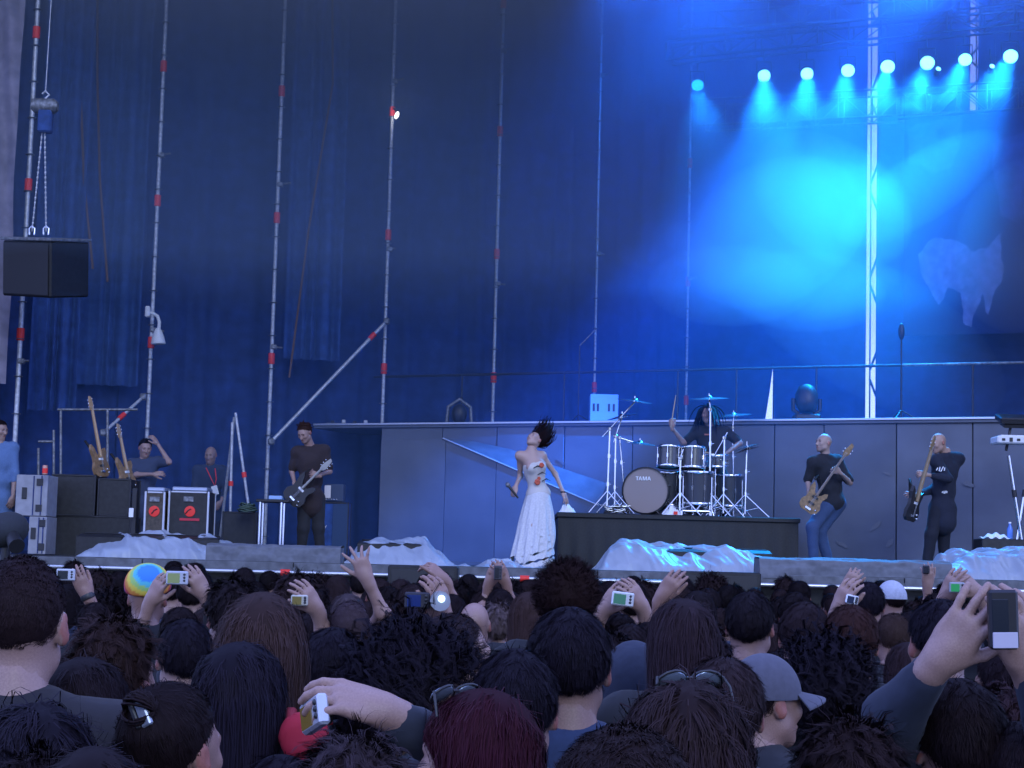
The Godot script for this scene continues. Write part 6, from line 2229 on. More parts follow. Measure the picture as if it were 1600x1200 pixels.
func make_drums() -> void:
	var d := 22.6
	var a := spot(868, d, DECK)
	var b := spot(1250, d, DECK)
	var w := b.x - a.x
	var rz := thing("drum_riser", "long black drum riser in front of the grey wall", "riser", Vector3((a.x + b.x) * 0.5, DECK, -d - 0.85))
	var mb := MB.new()
	mb.bx(Vector3(0, RISER - DECK - 0.03, 0), Vector3(w, 0.06, 1.7), 0.008)
	part("top_deck", mb, M.black, rz)
	mb = MB.new()
	mb.sheet(func(u: float, s: float) -> Vector3:
		var y := s * (RISER - DECK - 0.06)
		return Vector3((u - 0.5) * (w - 0.04), y, 0.82 + 0.012 * sin(u * 90.0) * (1.0 - s)), 120, 3)
	part("front_skirt", mb, M.black, rz)
	for e in [-1.0, 1.0]:
		mb = MB.new()
		mb.bx(Vector3(e * (w * 0.5 - 0.03), (RISER - DECK - 0.06) * 0.5, -0.02), Vector3(0.02, RISER - DECK - 0.065, 1.62), 0.004)
		part("side_skirt", mb, M.black, rz)
	var brass := plain(lin(0.42, 0.40, 0.42), 0.22, 0.95)
	var shell := plain(lin(0.03, 0.035, 0.05), 0.18)
	shell.clearcoat_enabled = true
	var white_head := plain(lin(0.55, 0.55, 0.56), 0.5)
	var clear_head := plain(lin(0.16, 0.14, 0.13), 0.35)
	var front_head := plain(lin(0.27, 0.215, 0.19), 0.3)
	# bass drum with its lettering
	d = 23.0
	var bd := thing("bass_drum", "bass drum with a brownish front head lettered in white", "drum", spot(1008, d, RISER), deg_to_rad(-10), "drums of the kit")
	drum_shell(bd, Vector3(0, 0.315, -0.2), Vector3(0, 0, 1), 0.29, 0.42, shell, front_head, 10)
	var tm := TextMesh.new()
	tm.text = "TAMA"
	tm.font_size = 20
	tm.pixel_size = 0.0036
	tm.depth = 0.003
	var sf := SystemFont.new()
	sf.font_names = ["Droid Sans"]
	sf.font_weight = 700
	sf.font_italic = true
	tm.font = sf
	var ti := MeshInstance3D.new()
	ti.name = "lettering"
	ti.mesh = tm
	ti.material_override = M.paper
	bd.add_child(ti, true)
	ti.position = Vector3(-0.03, 0.47, 0.0215)
	for e in [-1.0, 1.0]:
		mb = MB.new()
		mb.bar(Vector3(e * 0.27, 0.2, -0.05), Vector3(e * 0.4, 0.012, 0.08), 0.011, 6)
		part("spur", mb, M.chrome, bd)
	# rack toms on a stand, floor toms, snare
	for s in [[1045.0, 714.0, 23.15, 0.145, 0.25, "rack tom with chrome hoops at the left of the pair"], [1083.0, 716.0, 23.15, 0.15, 0.26, "rack tom with chrome hoops at the right of the pair"]]:
		var p := at(s[0], s[1], s[2])
		var t := thing("rack_tom", s[5], "drum", p, 0.0, "drums of the kit")
		drum_shell(t, Vector3.ZERO, Vector3(0.03, 1, -0.1), s[3], s[4], shell, clear_head, 6)
		mb = MB.new()
		mb.tube([Vector3(0, -0.02, -s[3]), Vector3(0.0, -0.04, -s[3] - 0.1), Vector3(0.02, RISER + 0.4 - p.y, -s[3] - 0.12)], 0.014, 6)
		mb.bar(Vector3(0.02, RISER + 0.41 - p.y, -s[3] - 0.12), Vector3(0.02, RISER - p.y, -s[3] - 0.12), 0.016, 6)
		part("mount_post", mb, M.chrome, t)
	for s in [[1090.0, 23.0, 0.19, 0.40, "large floor tom with a dark pleated skin standing behind the silver bar"], [1046.0, 23.45, 0.2, 0.42, "dark floor tom half hidden behind the bass drum"], [1138.0, 23.6, 0.19, 0.40, "dark floor tom at the drummer's left side"]]:
		var t := thing("floor_tom", s[4], "drum", spot(s[0], s[1], RISER), 0.0, "drums of the kit")
		drum_shell(t, Vector3(0, 0.37, 0), Vector3(0, 1, 0.06), s[2], s[3], shell, clear_head, 8)
		for k in 3:
			var an := TAU * k / 3.0 + 0.7
			mb = MB.new()
			mb.tube([Vector3(cos(an) * (s[2] + 0.02), 0.5, sin(an) * (s[2] + 0.02)), Vector3(cos(an) * (s[2] + 0.02), 0.1, sin(an) * (s[2] + 0.02)), Vector3(cos(an) * (s[2] + 0.06), 0.01, sin(an) * (s[2] + 0.06))], 0.009, 6)
			part("leg", mb, M.chrome, t)
	var sn := thing("snare_drum", "chrome snare drum in front of the drummer", "drum", at(1118, 720, 23.5), 0.0, "drums of the kit")
	drum_shell(sn, Vector3.ZERO, Vector3(0, 1, 0.1), 0.17, 0.14, M.chrome, white_head, 8)
	tripod(sn, Vector3(0, RISER - sn.position.y, 0), Vector3(0, -0.1, 0), 0.24)
	var th := thing("drum_throne", "round black drum stool under the drummer", "stool", spot(1114, 24.05, RISER))
	mb = MB.new()
	mb.lathe(Transform3D(Basis(), Vector3(0, 0.46, 0)), [Vector2(0.001, -0.03), Vector2(0.16, -0.03), Vector2(0.18, 0.0), Vector2(0.16, 0.04), Vector2(0.001, 0.045)], 20)
	part("seat", mb, M.gear, th)
	tripod(th, Vector3.ZERO, Vector3(0, 0.44, 0), 0.22)
	# cymbals on boom stands
	cymbal_stand("tall cymbal stand at the left with its boom reaching up to the right", 948, 22.95, [953.0, 670.0], [992.0, 628.0], 0.23, -0.12, brass)
	cymbal_stand("second cymbal stand from the left, straight and slim", 960, 23.1, [962.0, 682.0], [972.0, 652.0], 0.20, 0.25, brass)
	cymbal_stand("third cymbal stand from the left holding a splash over the bass drum", 978, 23.3, [968.0, 684.0], [1000.0, 694.0], 0.21, -0.1, brass)
	cymbal_stand("central bright cymbal stand in front of the rack toms", 1062, 22.85, [1063.0, 716.0], [1068.0, 702.0], 0.0, 0.0, brass)
	cymbal_stand("tall straight cymbal stand crossing the drummer's chest", 1109, 22.9, [1110.0, 640.0], [1108.0, 624.0], 0.25, 0.06, brass)
	cymbal_stand("cymbal stand right of the drummer's chest with a slanting boom", 1130, 23.0, [1132.0, 684.0], [1116.0, 712.0], 0.0, 0.0, brass)
	cymbal_stand("cymbal stand behind the drummer at the right", 1146, 24.1, [1145.0, 668.0], [1146.0, 650.0], 0.24, 0.1, brass)
	# hi-hat at the right
	var hh := spot(1164, 23.1, RISER)
	var hs := thing("hi_hat_stand", "hi-hat stand with paired cymbals at the right of the kit", "cymbal stand", hh)
	var htop := at(1167, 703, 23.1) - hh
	tripod(hs, Vector3.ZERO, htop, 0.33)
	for e in [0.0, 0.035]:
		mb = MB.new()
		mb.lathe(Transform3D(Basis(Vector3.BACK, 0.3), htop + Vector3(0, e, 0)), [Vector2(0.001, 0.022), Vector2(0.04, 0.018), Vector2(0.17, -0.004), Vector2(0.165, -0.007), Vector2(0.001, 0.012)], 26)
		part("cymbal", mb, brass, hs)
	mb = MB.new()
	mb.bar(htop, htop + Vector3(0.0, 0.11, 0), 0.007, 6)
	part("pull_rod", mb, M.chrome, hs)
	# silver rack bar, towel and a cup in front
	var rb := thing("silver_rack_bar", "bright silver bar lying on two feet at the front of the riser", "bar", spot(1088, 22.75, RISER))
	mb = MB.new()
	mb.bar(Vector3(-0.2, 0.06, 0), Vector3(0.19, 0.06, 0), 0.02, 8)
	part("tube", mb, M.chrome, rb)
	for e in [-0.19, 0.18]:
		mb = MB.new()
		mb.bx(Vector3(e, 0.035, 0), Vector3(0.035, 0.07, 0.09), 0.008)
		part("foot", mb, M.chrome, rb)
	for s in [[1050.0, "crumpled white cloth with a red mark at the front of the drum riser", 0.19], [886.0, "crumpled white cloth at the left end of the drum riser", 0.17]]:
		var tw := thing("white_cloth", s[1], "cloth", spot(s[0], 22.78, RISER), 0.0, "white cloths on the riser")
		mb = MB.new()
		var sd: float = s[0]
		mb.sheet(func(u: float, q: float) -> Vector3:
			var n2 := noise.get_noise_2d(u * 0.5 + sd, q * 0.5)
			return Vector3((u - 0.5) * s[2] * 1.3, 0.006 + 0.095 * sin(u * PI) * sin(q * PI) * (1.0 + n2), (q - 0.5) * 0.2), 22, 14)
		part("cloth_body", mb, M.paper, tw)
		if s[0] > 1000.0:
			mb = MB.new()
			mb.bx(Vector3(0.035, 0.03, 0.105), Vector3(0.05, 0.04, 0.008), 0.002)
			part("red_mark", mb, M.red, tw)
	var cj := thing("cable_heap", "tangle of bright cables beside the bass drum", "cable heap", spot(965, 22.85, RISER))
	for k in 12:
		mb = MB.new()
		var pts := []
		for j in 9:
			pts.append(Vector3(-0.18 + 0.36 * rng.randf(), 0.012 + 0.12 * rng.randf() * sin(PI * j / 8.0), -0.06 + 0.14 * rng.randf()))
		mb.tube(pts, 0.006, 5)
		part("cable", mb, M.chrome if k % 2 == 0 else M.gear, cj)
	for s in [[1076.0, 22.95, "drum pedal with a beater in front of the silver bar's right foot"], [1030.0, 22.95, "drum pedal beside the bass drum"]]:
		var pd := thing("drum_pedal", s[2], "pedal", spot(s[0], s[1], RISER), 0.3)
		mb = MB.new()
		mb.box(Transform3D(Basis(Vector3.RIGHT, 0.35), Vector3(0, 0.05, 0)), Vector3(0.08, 0.012, 0.26), 0.004)
		part("footboard", mb, M.chrome, pd)
		mb = MB.new()
		mb.bar(Vector3(0, 0.1, -0.12), Vector3(0.03, 0.3, -0.05), 0.006, 5)
		mb.ball(Vector3(0.03, 0.3, -0.05), Vector3(0.025, 0.03, 0.025), Basis(), 10, 7)
		part("beater", mb, M.chrome, pd)
		mb = MB.new()
		mb.bx(Vector3(0, 0.012, 0), Vector3(0.1, 0.024, 0.28), 0.004)
		part("base_plate", mb, M.gear, pd)

# ---------------------------------------------------------------- the crowd
var bodies := {}
var styles := {}
var HEAD_W := {"buzz": 0.168, "short": 0.182, "tousled": 0.20, "curly": 0.255, "afro": 0.225, "long": 0.20, "wavy": 0.225, "up": 0.178, "bald": 0.16, "cap": 0.178, "hood": 0.23, "bob": 0.205}
var CROWN := {"buzz": 0.006, "short": 0.018, "tousled": 0.03, "curly": 0.055, "afro": 0.05, "long": 0.018, "wavy": 0.03, "up": 0.015, "bald": 0.0, "cap": 0.022, "hood": 0.03, "bob": 0.02}
var skyline := PackedFloat32Array()
var stood := []
var named := []

func rest_pose() -> Dictionary:
	return {"hip": Vector3(0, 0.95, 0), "neck": Vector3(0, 1.475, 0.02), "head": Vector3(0, 1.62, -0.012), "hb": Basis(),
		"sl": Vector3(-0.185, 1.415, 0.012), "el": Vector3(-0.235, 1.13, 0.03), "wl": Vector3(-0.17, 0.93, -0.13), "sr": Vector3(0.185, 1.415, 0.012), "er": Vector3(0.235, 1.13, 0.03), "wr": Vector3(0.17, 0.93, -0.13),
		"kl": Vector3(-0.095, 0.5, -0.01), "al": Vector3(-0.1, 0.085, 0.02), "kr": Vector3(0.095, 0.5, -0.01), "ar": Vector3(0.1, 0.085, 0.02)}

func crowd_prototypes() -> void:
	var rest := [["wl", Vector3(0.3, -0.7, -0.5), Vector3(-0.8, 0.2, 0.1), 1.0, [0.35, 0.4, 0.45, 0.5]], ["wr", Vector3(-0.3, -0.7, -0.5), Vector3(0.8, 0.2, 0.1), -1.0, [0.35, 0.4, 0.45, 0.5]]]
	var far := {"cell": 0.03, "head_cell": 0.0085, "hand_cell": 0.011, "hands": rest, "front": -1.0}
	var near := {"cell": 0.024, "head_cell": 0.0058, "hand_cell": 0.011, "hands": rest, "front": -1.0}
	var kinds := {"man": [far, {"wide": 1.03, "sleeve": 0.6, "tail": 0.1}], "woman": [far, {"wide": 0.88, "fem": 1.0, "sleeve": 1.7, "neck": 0.046, "tail": 0.06}],
		"man_near": [near, {"wide": 1.06, "sleeve": 0.6, "tail": 0.1}], "woman_near": [near, {"wide": 0.88, "fem": 1.0, "sleeve": 1.7, "neck": 0.047, "tail": 0.06}],
		"bare_near": [near, {"wide": 0.88, "fem": 1.0, "sleeve": 0.0, "neck": 0.047, "collar": -0.12, "tail": 0.06}]}
	for k in kinds:
		var o: Dictionary = kinds[k][0].duplicate()
		o.merge(kinds[k][1])
		var made := body_meshes(rest_pose(), o)
		var m := {}
		for p in made: m[p] = made[p].mesh()
		bodies[k] = m
	var S := {"buzz": {"n": 10000, "len": 0.010, "seg": 2, "lift": 0.45, "mess": 0.25, "thick": 0.005, "width": 0.0016, "lump": 0.1, "loose": 0.008, "per": 12},
		"short": {"hug": 0.16, "n": 9000, "len": 0.036, "lift": 0.18, "mess": 0.22, "heavy": 0.25, "thick": 0.012, "width": 0.0018, "lump": 0.2, "per": 14, "loose": 0.008},
		"tousled": {"n": 8000, "len": 0.058, "seg": 5, "lift": 0.42, "mess": 0.55, "heavy": 0.3, "curl": 0.004, "turns": 1.2, "thick": 0.018, "width": 0.0019, "lump": 0.5, "per": 14, "loose": 0.007},
		"curly": {"n": 7000, "len": 0.11, "seg": 10, "lift": 0.6, "mess": 0.6, "heavy": 0.3, "curl": 0.014, "turns": 2.4, "thick": 0.036, "width": 0.0022, "lump": 0.7, "lump_freq": 14.0, "per": 9, "loose": 0.005},
		"afro": {"n": 9000, "len": 0.045, "seg": 5, "lift": 0.9, "mess": 0.5, "heavy": 0.05, "curl": 0.006, "turns": 2.0, "thick": 0.030, "width": 0.0015, "whorl": 0.2, "per": 5, "loose": 0.008},
		"long": {"hug": 0.07, "n": 6000, "len": 0.40, "seg": 10, "lift": 0.08, "heavy": 0.9, "mess": 0.16, "thick": 0.012, "width": 0.0022, "comb": Vector3(0, -0.7, 0.3), "neck": 0.07, "maxr": 0.092, "per": 12, "loose": 0.008},
		"bob": {"hug": 0.08, "n": 6500, "len": 0.21, "seg": 7, "lift": 0.12, "heavy": 0.8, "mess": 0.25, "thick": 0.014, "width": 0.0021, "comb": Vector3(0, -0.7, 0.3), "neck": 0.075, "maxr": 0.098, "per": 12, "loose": 0.008},
		"wavy": {"hug": 0.16, "n": 6000, "len": 0.38, "seg": 12, "lift": 0.2, "heavy": 0.6, "mess": 0.35, "curl": 0.010, "turns": 2.2, "thick": 0.02, "width": 0.0024, "comb": Vector3(0, -0.6, 0.3), "neck": 0.082, "maxr": 0.112, "lump": 0.5, "per": 12, "loose": 0.008},
		"up": {"hug": 0.05, "n": 7000, "len": 0.075, "seg": 5, "lift": 0.03, "heavy": 0.0, "mess": 0.15, "thick": 0.011, "width": 0.0019, "comb": Vector3(0, 0.5, 0.5), "whorl": -1.4, "per": 12, "loose": 0.007}}
	for k in S:
		for v in 2:
			if v == 1 and not (k in ["short", "tousled", "long"]): continue
			var mb := hair_mesh(S[k], 100 + 7 * v + k.length() * 13)
			if k == "up":      # twisted knot at the back of the crown
				for j in 90:
					mb.tint = Color.WHITE * (0.7 + 0.4 * rng.randf())
					var ph := rng.randf() * TAU
					var tl := rng.randfn() * 0.5
					var pts := []
					for q in 8:
						var a := ph + q * 0.5
						var rr := 0.030 + 0.006 * rng.randf()
						pts.append(Vector3(0, 0.085, 0.105) + Vector3(cos(a) * rr, sin(a) * rr * cos(tl), sin(a) * rr * sin(tl)))
					mb.tube(pts, 0.0025, 4, false)
			styles[k if v == 0 else k + "_b"] = mb.mesh()
	# baseball cap, hood and bare head need no strands of their own
	var cp := MB.new()
	cp.sheet(func(u: float, s: float) -> Vector3:
		var a := u * TAU
		var f := s * 1.62
		var ru := Vector3(sin(f) * cos(a), cos(f), sin(f) * sin(a))
		return Vector3(0, 0.02, 0.008) + ru * Vector3(0.093, 0.116, 0.112), 48, 16)
	styles["cap_crown"] = cp.mesh()
	cp = MB.new()
	for e in [0.0, 0.004]:
		cp.sheet(func(u: float, s: float) -> Vector3:
			var a := lerpf(-1.15, 1.15, u)
			var r0 := 0.099
			var r1: float = r0 + 0.078 * cos(a * 0.9)
			var r := lerpf(r0 * 0.96, r1, s)
			return Vector3(sin(a) * r * 0.9, 0.034 - 0.016 * s - 0.02 * a * a * s - e, -cos(a) * r * 1.04), 20, 6)
	styles["cap_visor"] = cp.mesh()
	var hs := Solid.new()
	hs.ell(Vector3(0, 0.03, 0.03), Vector3(0.108, 0.128, 0.12), Basis(), 0.03)
	hs.cap(Vector3(0, -0.04, 0.03), Vector3(0, -0.17, 0.05), 0.095, 0.115, 0.05)
	hs.dig(Vector3(0, -0.01, -0.11), Vector3(0.072, 0.11, 0.1), Basis(), 0.02)
	var hm := MB.new()
	hs.build(hm, 0.011, noise, 0.008)
	styles["hood"] = hm.mesh()
	hs = Solid.new()      # soft round knitted hat
	hs.ell(Vector3(0, 0.055, 0.015), Vector3(0.094, 0.09, 0.112), Basis(), 0.03)
	hs.cut(Vector3(0, 0.035, 0), Vector3(0, -1, -0.25))
	hm = MB.new()
	var cols := [Color(0.04, 0.20, 0.55), Color(0.08, 0.42, 0.50), Color(0.30, 0.50, 0.14), Color(0.65, 0.52, 0.07), Color(0.60, 0.22, 0.04), Color(0.45, 0.05, 0.05), Color(0.20, 0.08, 0.30)]
	for k in cols.size():      # rings of colour round the crown of the hat
		var r := 1.0 - float(k) / cols.size()
		hs.paint.append([Vector3(0.02, 0.11, 0.10), Vector3.ONE * (0.03 + 0.12 * r), cols[cols.size() - 1 - k], Basis()])
	hs.build(hm, 0.008)
	styles["ring_hat"] = hm.mesh()

func cover(px: float, py: float, w: float) -> bool:      # true when some of this head shows above those in front of it
	var seen := 0
	for k in range(-7, 8):
		var u := k / 7.0
		var i := int((px + u * w * 0.5) / 4.0)
		if i < 0 or i >= skyline.size(): continue
		if py + (1.0 - sqrt(1.0 - u * u * 0.96)) * w * 0.55 < skyline[i] - 3.0: seen += 1
	for k in range(-12, 13):
		var u := k / 12.0
		var i := int((px + u * w * 1.25) / 4.0)
		if i < 0 or i >= skyline.size(): continue
		var y := py + w * 1.5 + absf(u) * w * 0.3
		if absf(u) < 0.38: y = py + (1.0 - sqrt(1.0 - pow(u / 0.4, 2.0) * 0.96)) * w * 0.55
		skyline[i] = minf(skyline[i], y)
	return seen >= 2

func spectator(label: String, px: float, py: float, w: float, style: String, hair: Color, shirt: Color, skin: Color, kind := "man", yaw := 0.0, nod := 0.0, group := "") -> Node3D:
	var st := style.trim_suffix("_b")
	var d: float = FOCAL * HEAD_W[st] / w
	var top := at(px, py, d)
	var k: float = clampf(top.y / (1.74 + CROWN[st]), 0.86, 1.16)
	var t := thing("person", label, "person", Vector3(top.x, 0, top.z), yaw, group if group else "people in the crowd")
	t.scale = Vector3.ONE * k
	stood.append(Vector2(top.x, top.z))
	named.append([px, py, w, d])
	cover(px, py, w)
	dress(t, bodies[kind], shirt, skin)
	add_hair(t, style, hair, Vector3(0, 1.62, -0.012), Basis())
	return t

func tinted(kind: String, c: Color) -> StandardMaterial3D:
	var key := "%s %s" % [kind, c]
	if not M.has(key):
		match kind:
			"skin": M[key] = skin_mat(c.r, c.g, c.b)
			"hair": M[key] = hair_mat(c.r, c.g, c.b)
			_: M[key] = cloth_mat(c.r, c.g, c.b)
	return M[key]

func dress(t: Node3D, m: Dictionary, shirt: Color, skin: Color) -> void:
	part("body", m.body, tinted("skin", skin), t)
	part("shirt", m.shirt, tinted("cloth", shirt), t)
	part("trousers", m.trousers, tinted("cloth", Color(0.03, 0.04, 0.07)), t)
	part("shoes", m.shoes, M.rubber, t)

func add_hair(t: Node3D, style: String, hair: Color, where: Vector3, b: Basis) -> void:
	var h: MeshInstance3D
	if style == "bald": return
	if style == "cap":
		h = part("cap", styles["cap_crown"], tinted("cloth", hair), t)
		part("visor", styles["cap_visor"], tinted("cloth", hair), h)
		var u := part("hair", styles["buzz"], tinted("hair", Color(0.03, 0.02, 0.018)), t)
		u.transform = Transform3D(b, where)
	elif style == "hood":
		h = part("hood", styles["hood"], tinted("cloth", hair), t)
	else:
		h = part("hair", styles[style], tinted("hair", hair), t)
	h.transform = Transform3D(b, where)

# a spectator with raised arms; arms: [side, elbow, wrist, fingertips (world points), back of hand, thumb side, curls]
func reacher(label: String, px: float, py: float, w: float, style: String, hair: Color, shirt: Color, skin: Color, arms: Array, sleeve := 1.6, cell := 0.007, yaw := 0.0) -> Node3D:
	var d: float = FOCAL * HEAD_W[style] / w
	var top := at(px, py, d)
	var k: float = clampf(top.y / (1.74 + CROWN[style]), 0.86, 1.16)
	var t := thing("person", label, "person", Vector3(top.x, 0, top.z), 0.0, "people in the crowd")
	stood.append(Vector2(top.x, top.z))
	named.append([px, py, w, d])
	cover(px, py, w)
	var J := rest_pose()
	for n in J:
		if J[n] is Vector3: J[n] *= k
	J.hb = Basis(Vector3.UP, yaw)
	var hands := []
	for a in arms:
		var s: String = a[0]
		J["e" + s] = a[1] - t.position
		J["w" + s] = a[2] - t.position
		# the shoulder rises with the arm
		J["s" + s] += Vector3(0, 0.04, -0.02)
		hands.append(["w" + s, a[3] - a[2], a[4], a[5], a[6], a[7] if a.size() > 7 else 0.1, a[8] if a.size() > 8 else 0.5, (a[1] - t.position).lerp(a[2] - t.position, 0.3)])
	if arms.size() == 1:
		var o: String = "r" if arms[0][0] == "l" else "l"
		hands.append(["w" + o, Vector3(0, -0.7, -0.5), Vector3(0.8 if o == "r" else -0.8, 0.2, 0.1), -1.0 if o == "r" else 1.0, [0.35, 0.4, 0.45, 0.5]])
	var m := body_meshes(J, {"cell": 0.026, "head_cell": 0.0075, "hand_cell": cell, "hands": hands, "front": -1.0, "wide": 1.0, "sleeve": sleeve, "tail": 0.1, "head": k})
	var mm := {}
	for p in m: mm[p] = m[p].mesh()
	dress(t, mm, shirt, skin)
	add_hair(t, style, hair, J.head, J.hb.scaled(Vector3.ONE * k))
	return t

func pocket_camera(label: String, px: float, py: float, d: float, w: float, h: float, body: Color, screen: Color, tilt := 0.0, yaw := 0.0, called := "compact_camera") -> Node3D:
	var t := thing(called, label, "camera", at(px, py, d), 0.0, "cameras and phones held up in the crowd")
	t.basis = Basis(Vector3.UP, yaw) * Basis(Vector3.BACK, tilt)
	var mb := MB.new()
	mb.bx(Vector3.ZERO, Vector3(w, h, 0.022), 0.005)
	part("body", mb, plain(lin(body.r, body.g, body.b), 0.35, 0.4), t)
	mb = MB.new()
	mb.bx(Vector3(-w * 0.14, -h * 0.02, 0.0115), Vector3(w * 0.55, h * 0.72, 0.003), 0.001)
	var sm := StandardMaterial3D.new()
	sm.albedo_color = Color(0.02, 0.02, 0.03)
	sm.roughness = 0.15
	sm.emission_enabled = true
	sm.emission = screen
	sm.emission_energy_multiplier = 0.5
	part("screen", mb, sm, t)
	mb = MB.new()
	mb.lathe(Transform3D(Basis(Vector3.RIGHT, -PI / 2), Vector3(0, 0, -0.011)), [Vector2(0.02, 0.0), Vector2(0.018, 0.018), Vector2(0.012, 0.02), Vector2(0.001, 0.014)], 14)
	part("lens", mb, M.gear, t)
	for k in (3 if called != "flip_phone" else 0):
		mb = MB.new()
		mb.lathe(Transform3D(Basis(Vector3.RIGHT, PI / 2), Vector3(w * 0.34, h * (0.25 - 0.22 * k), 0.011)), [Vector2(0.001, 0.004), Vector2(0.005, 0.003), Vector2(0.006, 0.0)], 8)
		part("button", mb, M.gear, t)
	return t

func make_crowd() -> void:
	crowd_prototypes()
	skyline.resize(401)
	skyline.fill(1300.0)
	var black := Color(0.030, 0.022, 0.021)
	var blue_black := Color(0.023, 0.020, 0.026)
	var brown := Color(0.04, 0.027, 0.022)
	var light := Color(0.085, 0.055, 0.038)
	var red := Color(0.06, 0.014, 0.02)
	var grey := Color(0.12, 0.10, 0.085)
	var sk := Color(0.34, 0.195, 0.155)
	var sk2 := Color(0.30, 0.175, 0.14)
	var sk3 := Color(0.385, 0.235, 0.195)
	var dk := Color(0.010, 0.011, 0.016)
	var nv := Color(0.014, 0.022, 0.05)
	var bl := Color(0.025, 0.045, 0.11)
	# ---- nearest heads, from the bottom edge backwards
	spectator("broad brown close-cropped head at the bottom edge, right of centre", 975, 1128, 250, "buzz", brown, dk, sk, "man_near")
	spectator("dark out-of-focus head cut off by the left edge near the bottom", -34, 1010, 118, "long", brown, dk, sk, "woman_near")
	spectator("wide dark head rising from the bottom left corner", 150, 1158, 200, "long_b", black, dk, sk, "woman_near")
	spectator("greyish tousled head at the bottom edge below the hand with the camera", 556, 1136, 190, "tousled", Color(0.07, 0.055, 0.05), dk, sk, "man_near")
	spectator("brown wavy head at the bottom edge under the capped man", 1328, 1112, 175, "tousled_b", Color(0.04, 0.026, 0.022), nv, sk, "man_near", -0.2)
	spectator("smooth dark-haired man at the lower right with his left ear showing", 1497, 1052, 148, "short", Color(0.03, 0.021, 0.019), dk, sk, "man_near", 0.12)
	spectator("dark wavy head between the red-haired woman and the cropped head", 828, 1132, 130, "tousled", blue_black, dk, sk2, "man_near", 0.4)
	var rw := spectator("woman with dark red hair and sunglasses pushed up on her head", 758, 1068, 176, "long", red, dk, sk3, "woman_near", 1.15)
	sunglasses(rw, Basis(Vector3.UP, -0.25) * Basis(Vector3.RIGHT, 0.75), Vector3(0.0, 1.738, -0.062))
	var up := spectator("dark-haired woman with her hair pinned up by a grey clip, lower left", 268, 1062, 152, "up", Color(0.026, 0.018, 0.016), dk, sk3, "bare_near", -0.45)
	hair_clip(up)
	spectator("dark curly head low at the left edge behind the corner head", 58, 1088, 205, "wavy", blue_black, dk, sk, "woman_near", 0.5)
	spectator("woman with long black hair right of the pinned-up hair", 377, 996, 152, "long_b", blue_black, bl, sk3, "woman_near", -0.35)
	var wv := spectator("woman with thick wavy brown hair and glasses on top, right of centre", 1075, 1052, 205, "wavy", Color(0.05, 0.033, 0.027), dk, sk, "woman_near", -0.15)
	spectator("big smooth brown dome of hair behind the wavy-haired woman", 1132, 1020, 128, "short_b", Color(0.06, 0.042, 0.036), dk, sk, "man_near")
	sunglasses(wv, Basis(Vector3.UP, 0.5) * Basis(Vector3.RIGHT, 0.6), Vector3(0.0, 1.755, -0.045))
	spectator("man in a grey baseball cap with its visor pointing right", 1192, 1017, 104, "cap", Color(0.085, 0.085, 0.115), dk, sk, "man_near", -1.0)
	spectator("broad-shouldered man with thick black hair and both ears showing, at the centre", 891, 941, 128, "short", blue_black, bl, sk2, "man_near")
	spectator("person in a dark blue hood right of the black-haired man", 992, 1004, 112, "hood", Color(0.018, 0.025, 0.05), Color(0.018, 0.025, 0.05), sk, "man_near")
	spectator("man with bushy black curls turned to the right, nose in profile", 652, 966, 186, "curly", blue_black, dk, sk3, "man_near", -1.4)
	spectator("close-cropped man at the left edge with a bare neck and red ear", 34, 866, 132, "buzz", Color(0.05, 0.034, 0.03), Color(0.014, 0.012, 0.016), sk3, "man_near", 0.05)
	spectator("brown tousled head right of the close-cropped man", 182, 957, 132, "tousled", Color(0.055, 0.034, 0.025), dk, sk, "man_near", -0.3)
	spectator("dark straight-haired woman with bare shoulders, left", 134, 1020, 152, "bob", Color(0.028, 0.02, 0.02), Color(0.25, 0.15, 0.12), sk3, "bare_near", -0.3)
	spectator("smooth blue-black head between the tousled man and the long brown hair", 291, 962, 90, "short_b", blue_black, dk, sk3, "man_near", 0.25)
	spectator("woman with long light brown hair, left of centre", 412, 918, 142, "long", light, dk, sk3, "woman_near")
	spectator("dark short-haired head left of the bushy curls", 521, 975, 98, "short", blue_black, nv, sk, "man_near", -0.4)
	spectator("receding brown head behind the bushy curls with a pale temple", 708, 956, 92, "buzz", Color(0.06, 0.045, 0.04), dk, sk3, "man_near", -0.9)
	spectator("black curly-haired man behind the capped man, lower right", 1292, 990, 138, "curly", blue_black, dk, sk, "man_near", -0.3)
	spectator("dark-haired man behind the raised arm with an ear showing", 1470, 930, 96, "short", blue_black, dk, sk, "man_near", 0.15)
	spectator("round reddish brown head at the right, beside the small white camera", 1330, 940, 84, "short_b", Color(0.075, 0.037, 0.025), dk, sk, "man_near")
	spectator("brown head with a pale neck left of the reddish one", 1257, 936, 78, "short", Color(0.045, 0.032, 0.03), dk, sk3, "man_near", -0.3)
	spectator("wide brown head with a pale ear right of the little white camera in the centre", 1068, 930, 110, "bob", Color(0.05, 0.034, 0.032), dk, sk, "woman_near", 0.3)
	spectator("dark curly head in front of the wide brown head", 1095, 976, 96, "tousled_b", Color(0.035, 0.026, 0.026), dk, sk2, "man_near")
	spectator("smooth dark head with a pink ear, right of the wide brown head", 1172, 920, 74, "short_b", Color(0.026, 0.022, 0.024), nv, sk, "man", -0.3)
	spectator("fuzzy round brown afro rising above the crowd at the centre", 886, 871, 92, "afro", Color(0.05, 0.028, 0.022), dk, sk, "man")
	spectator("light brown long hair left of the black-haired man", 826, 922, 62, "long_b", light, dk, sk3, "woman")
	spectator("grey-brown head at the left of the bushy curls, further back", 545, 925, 58, "bob", grey, dk, sk3, "woman")
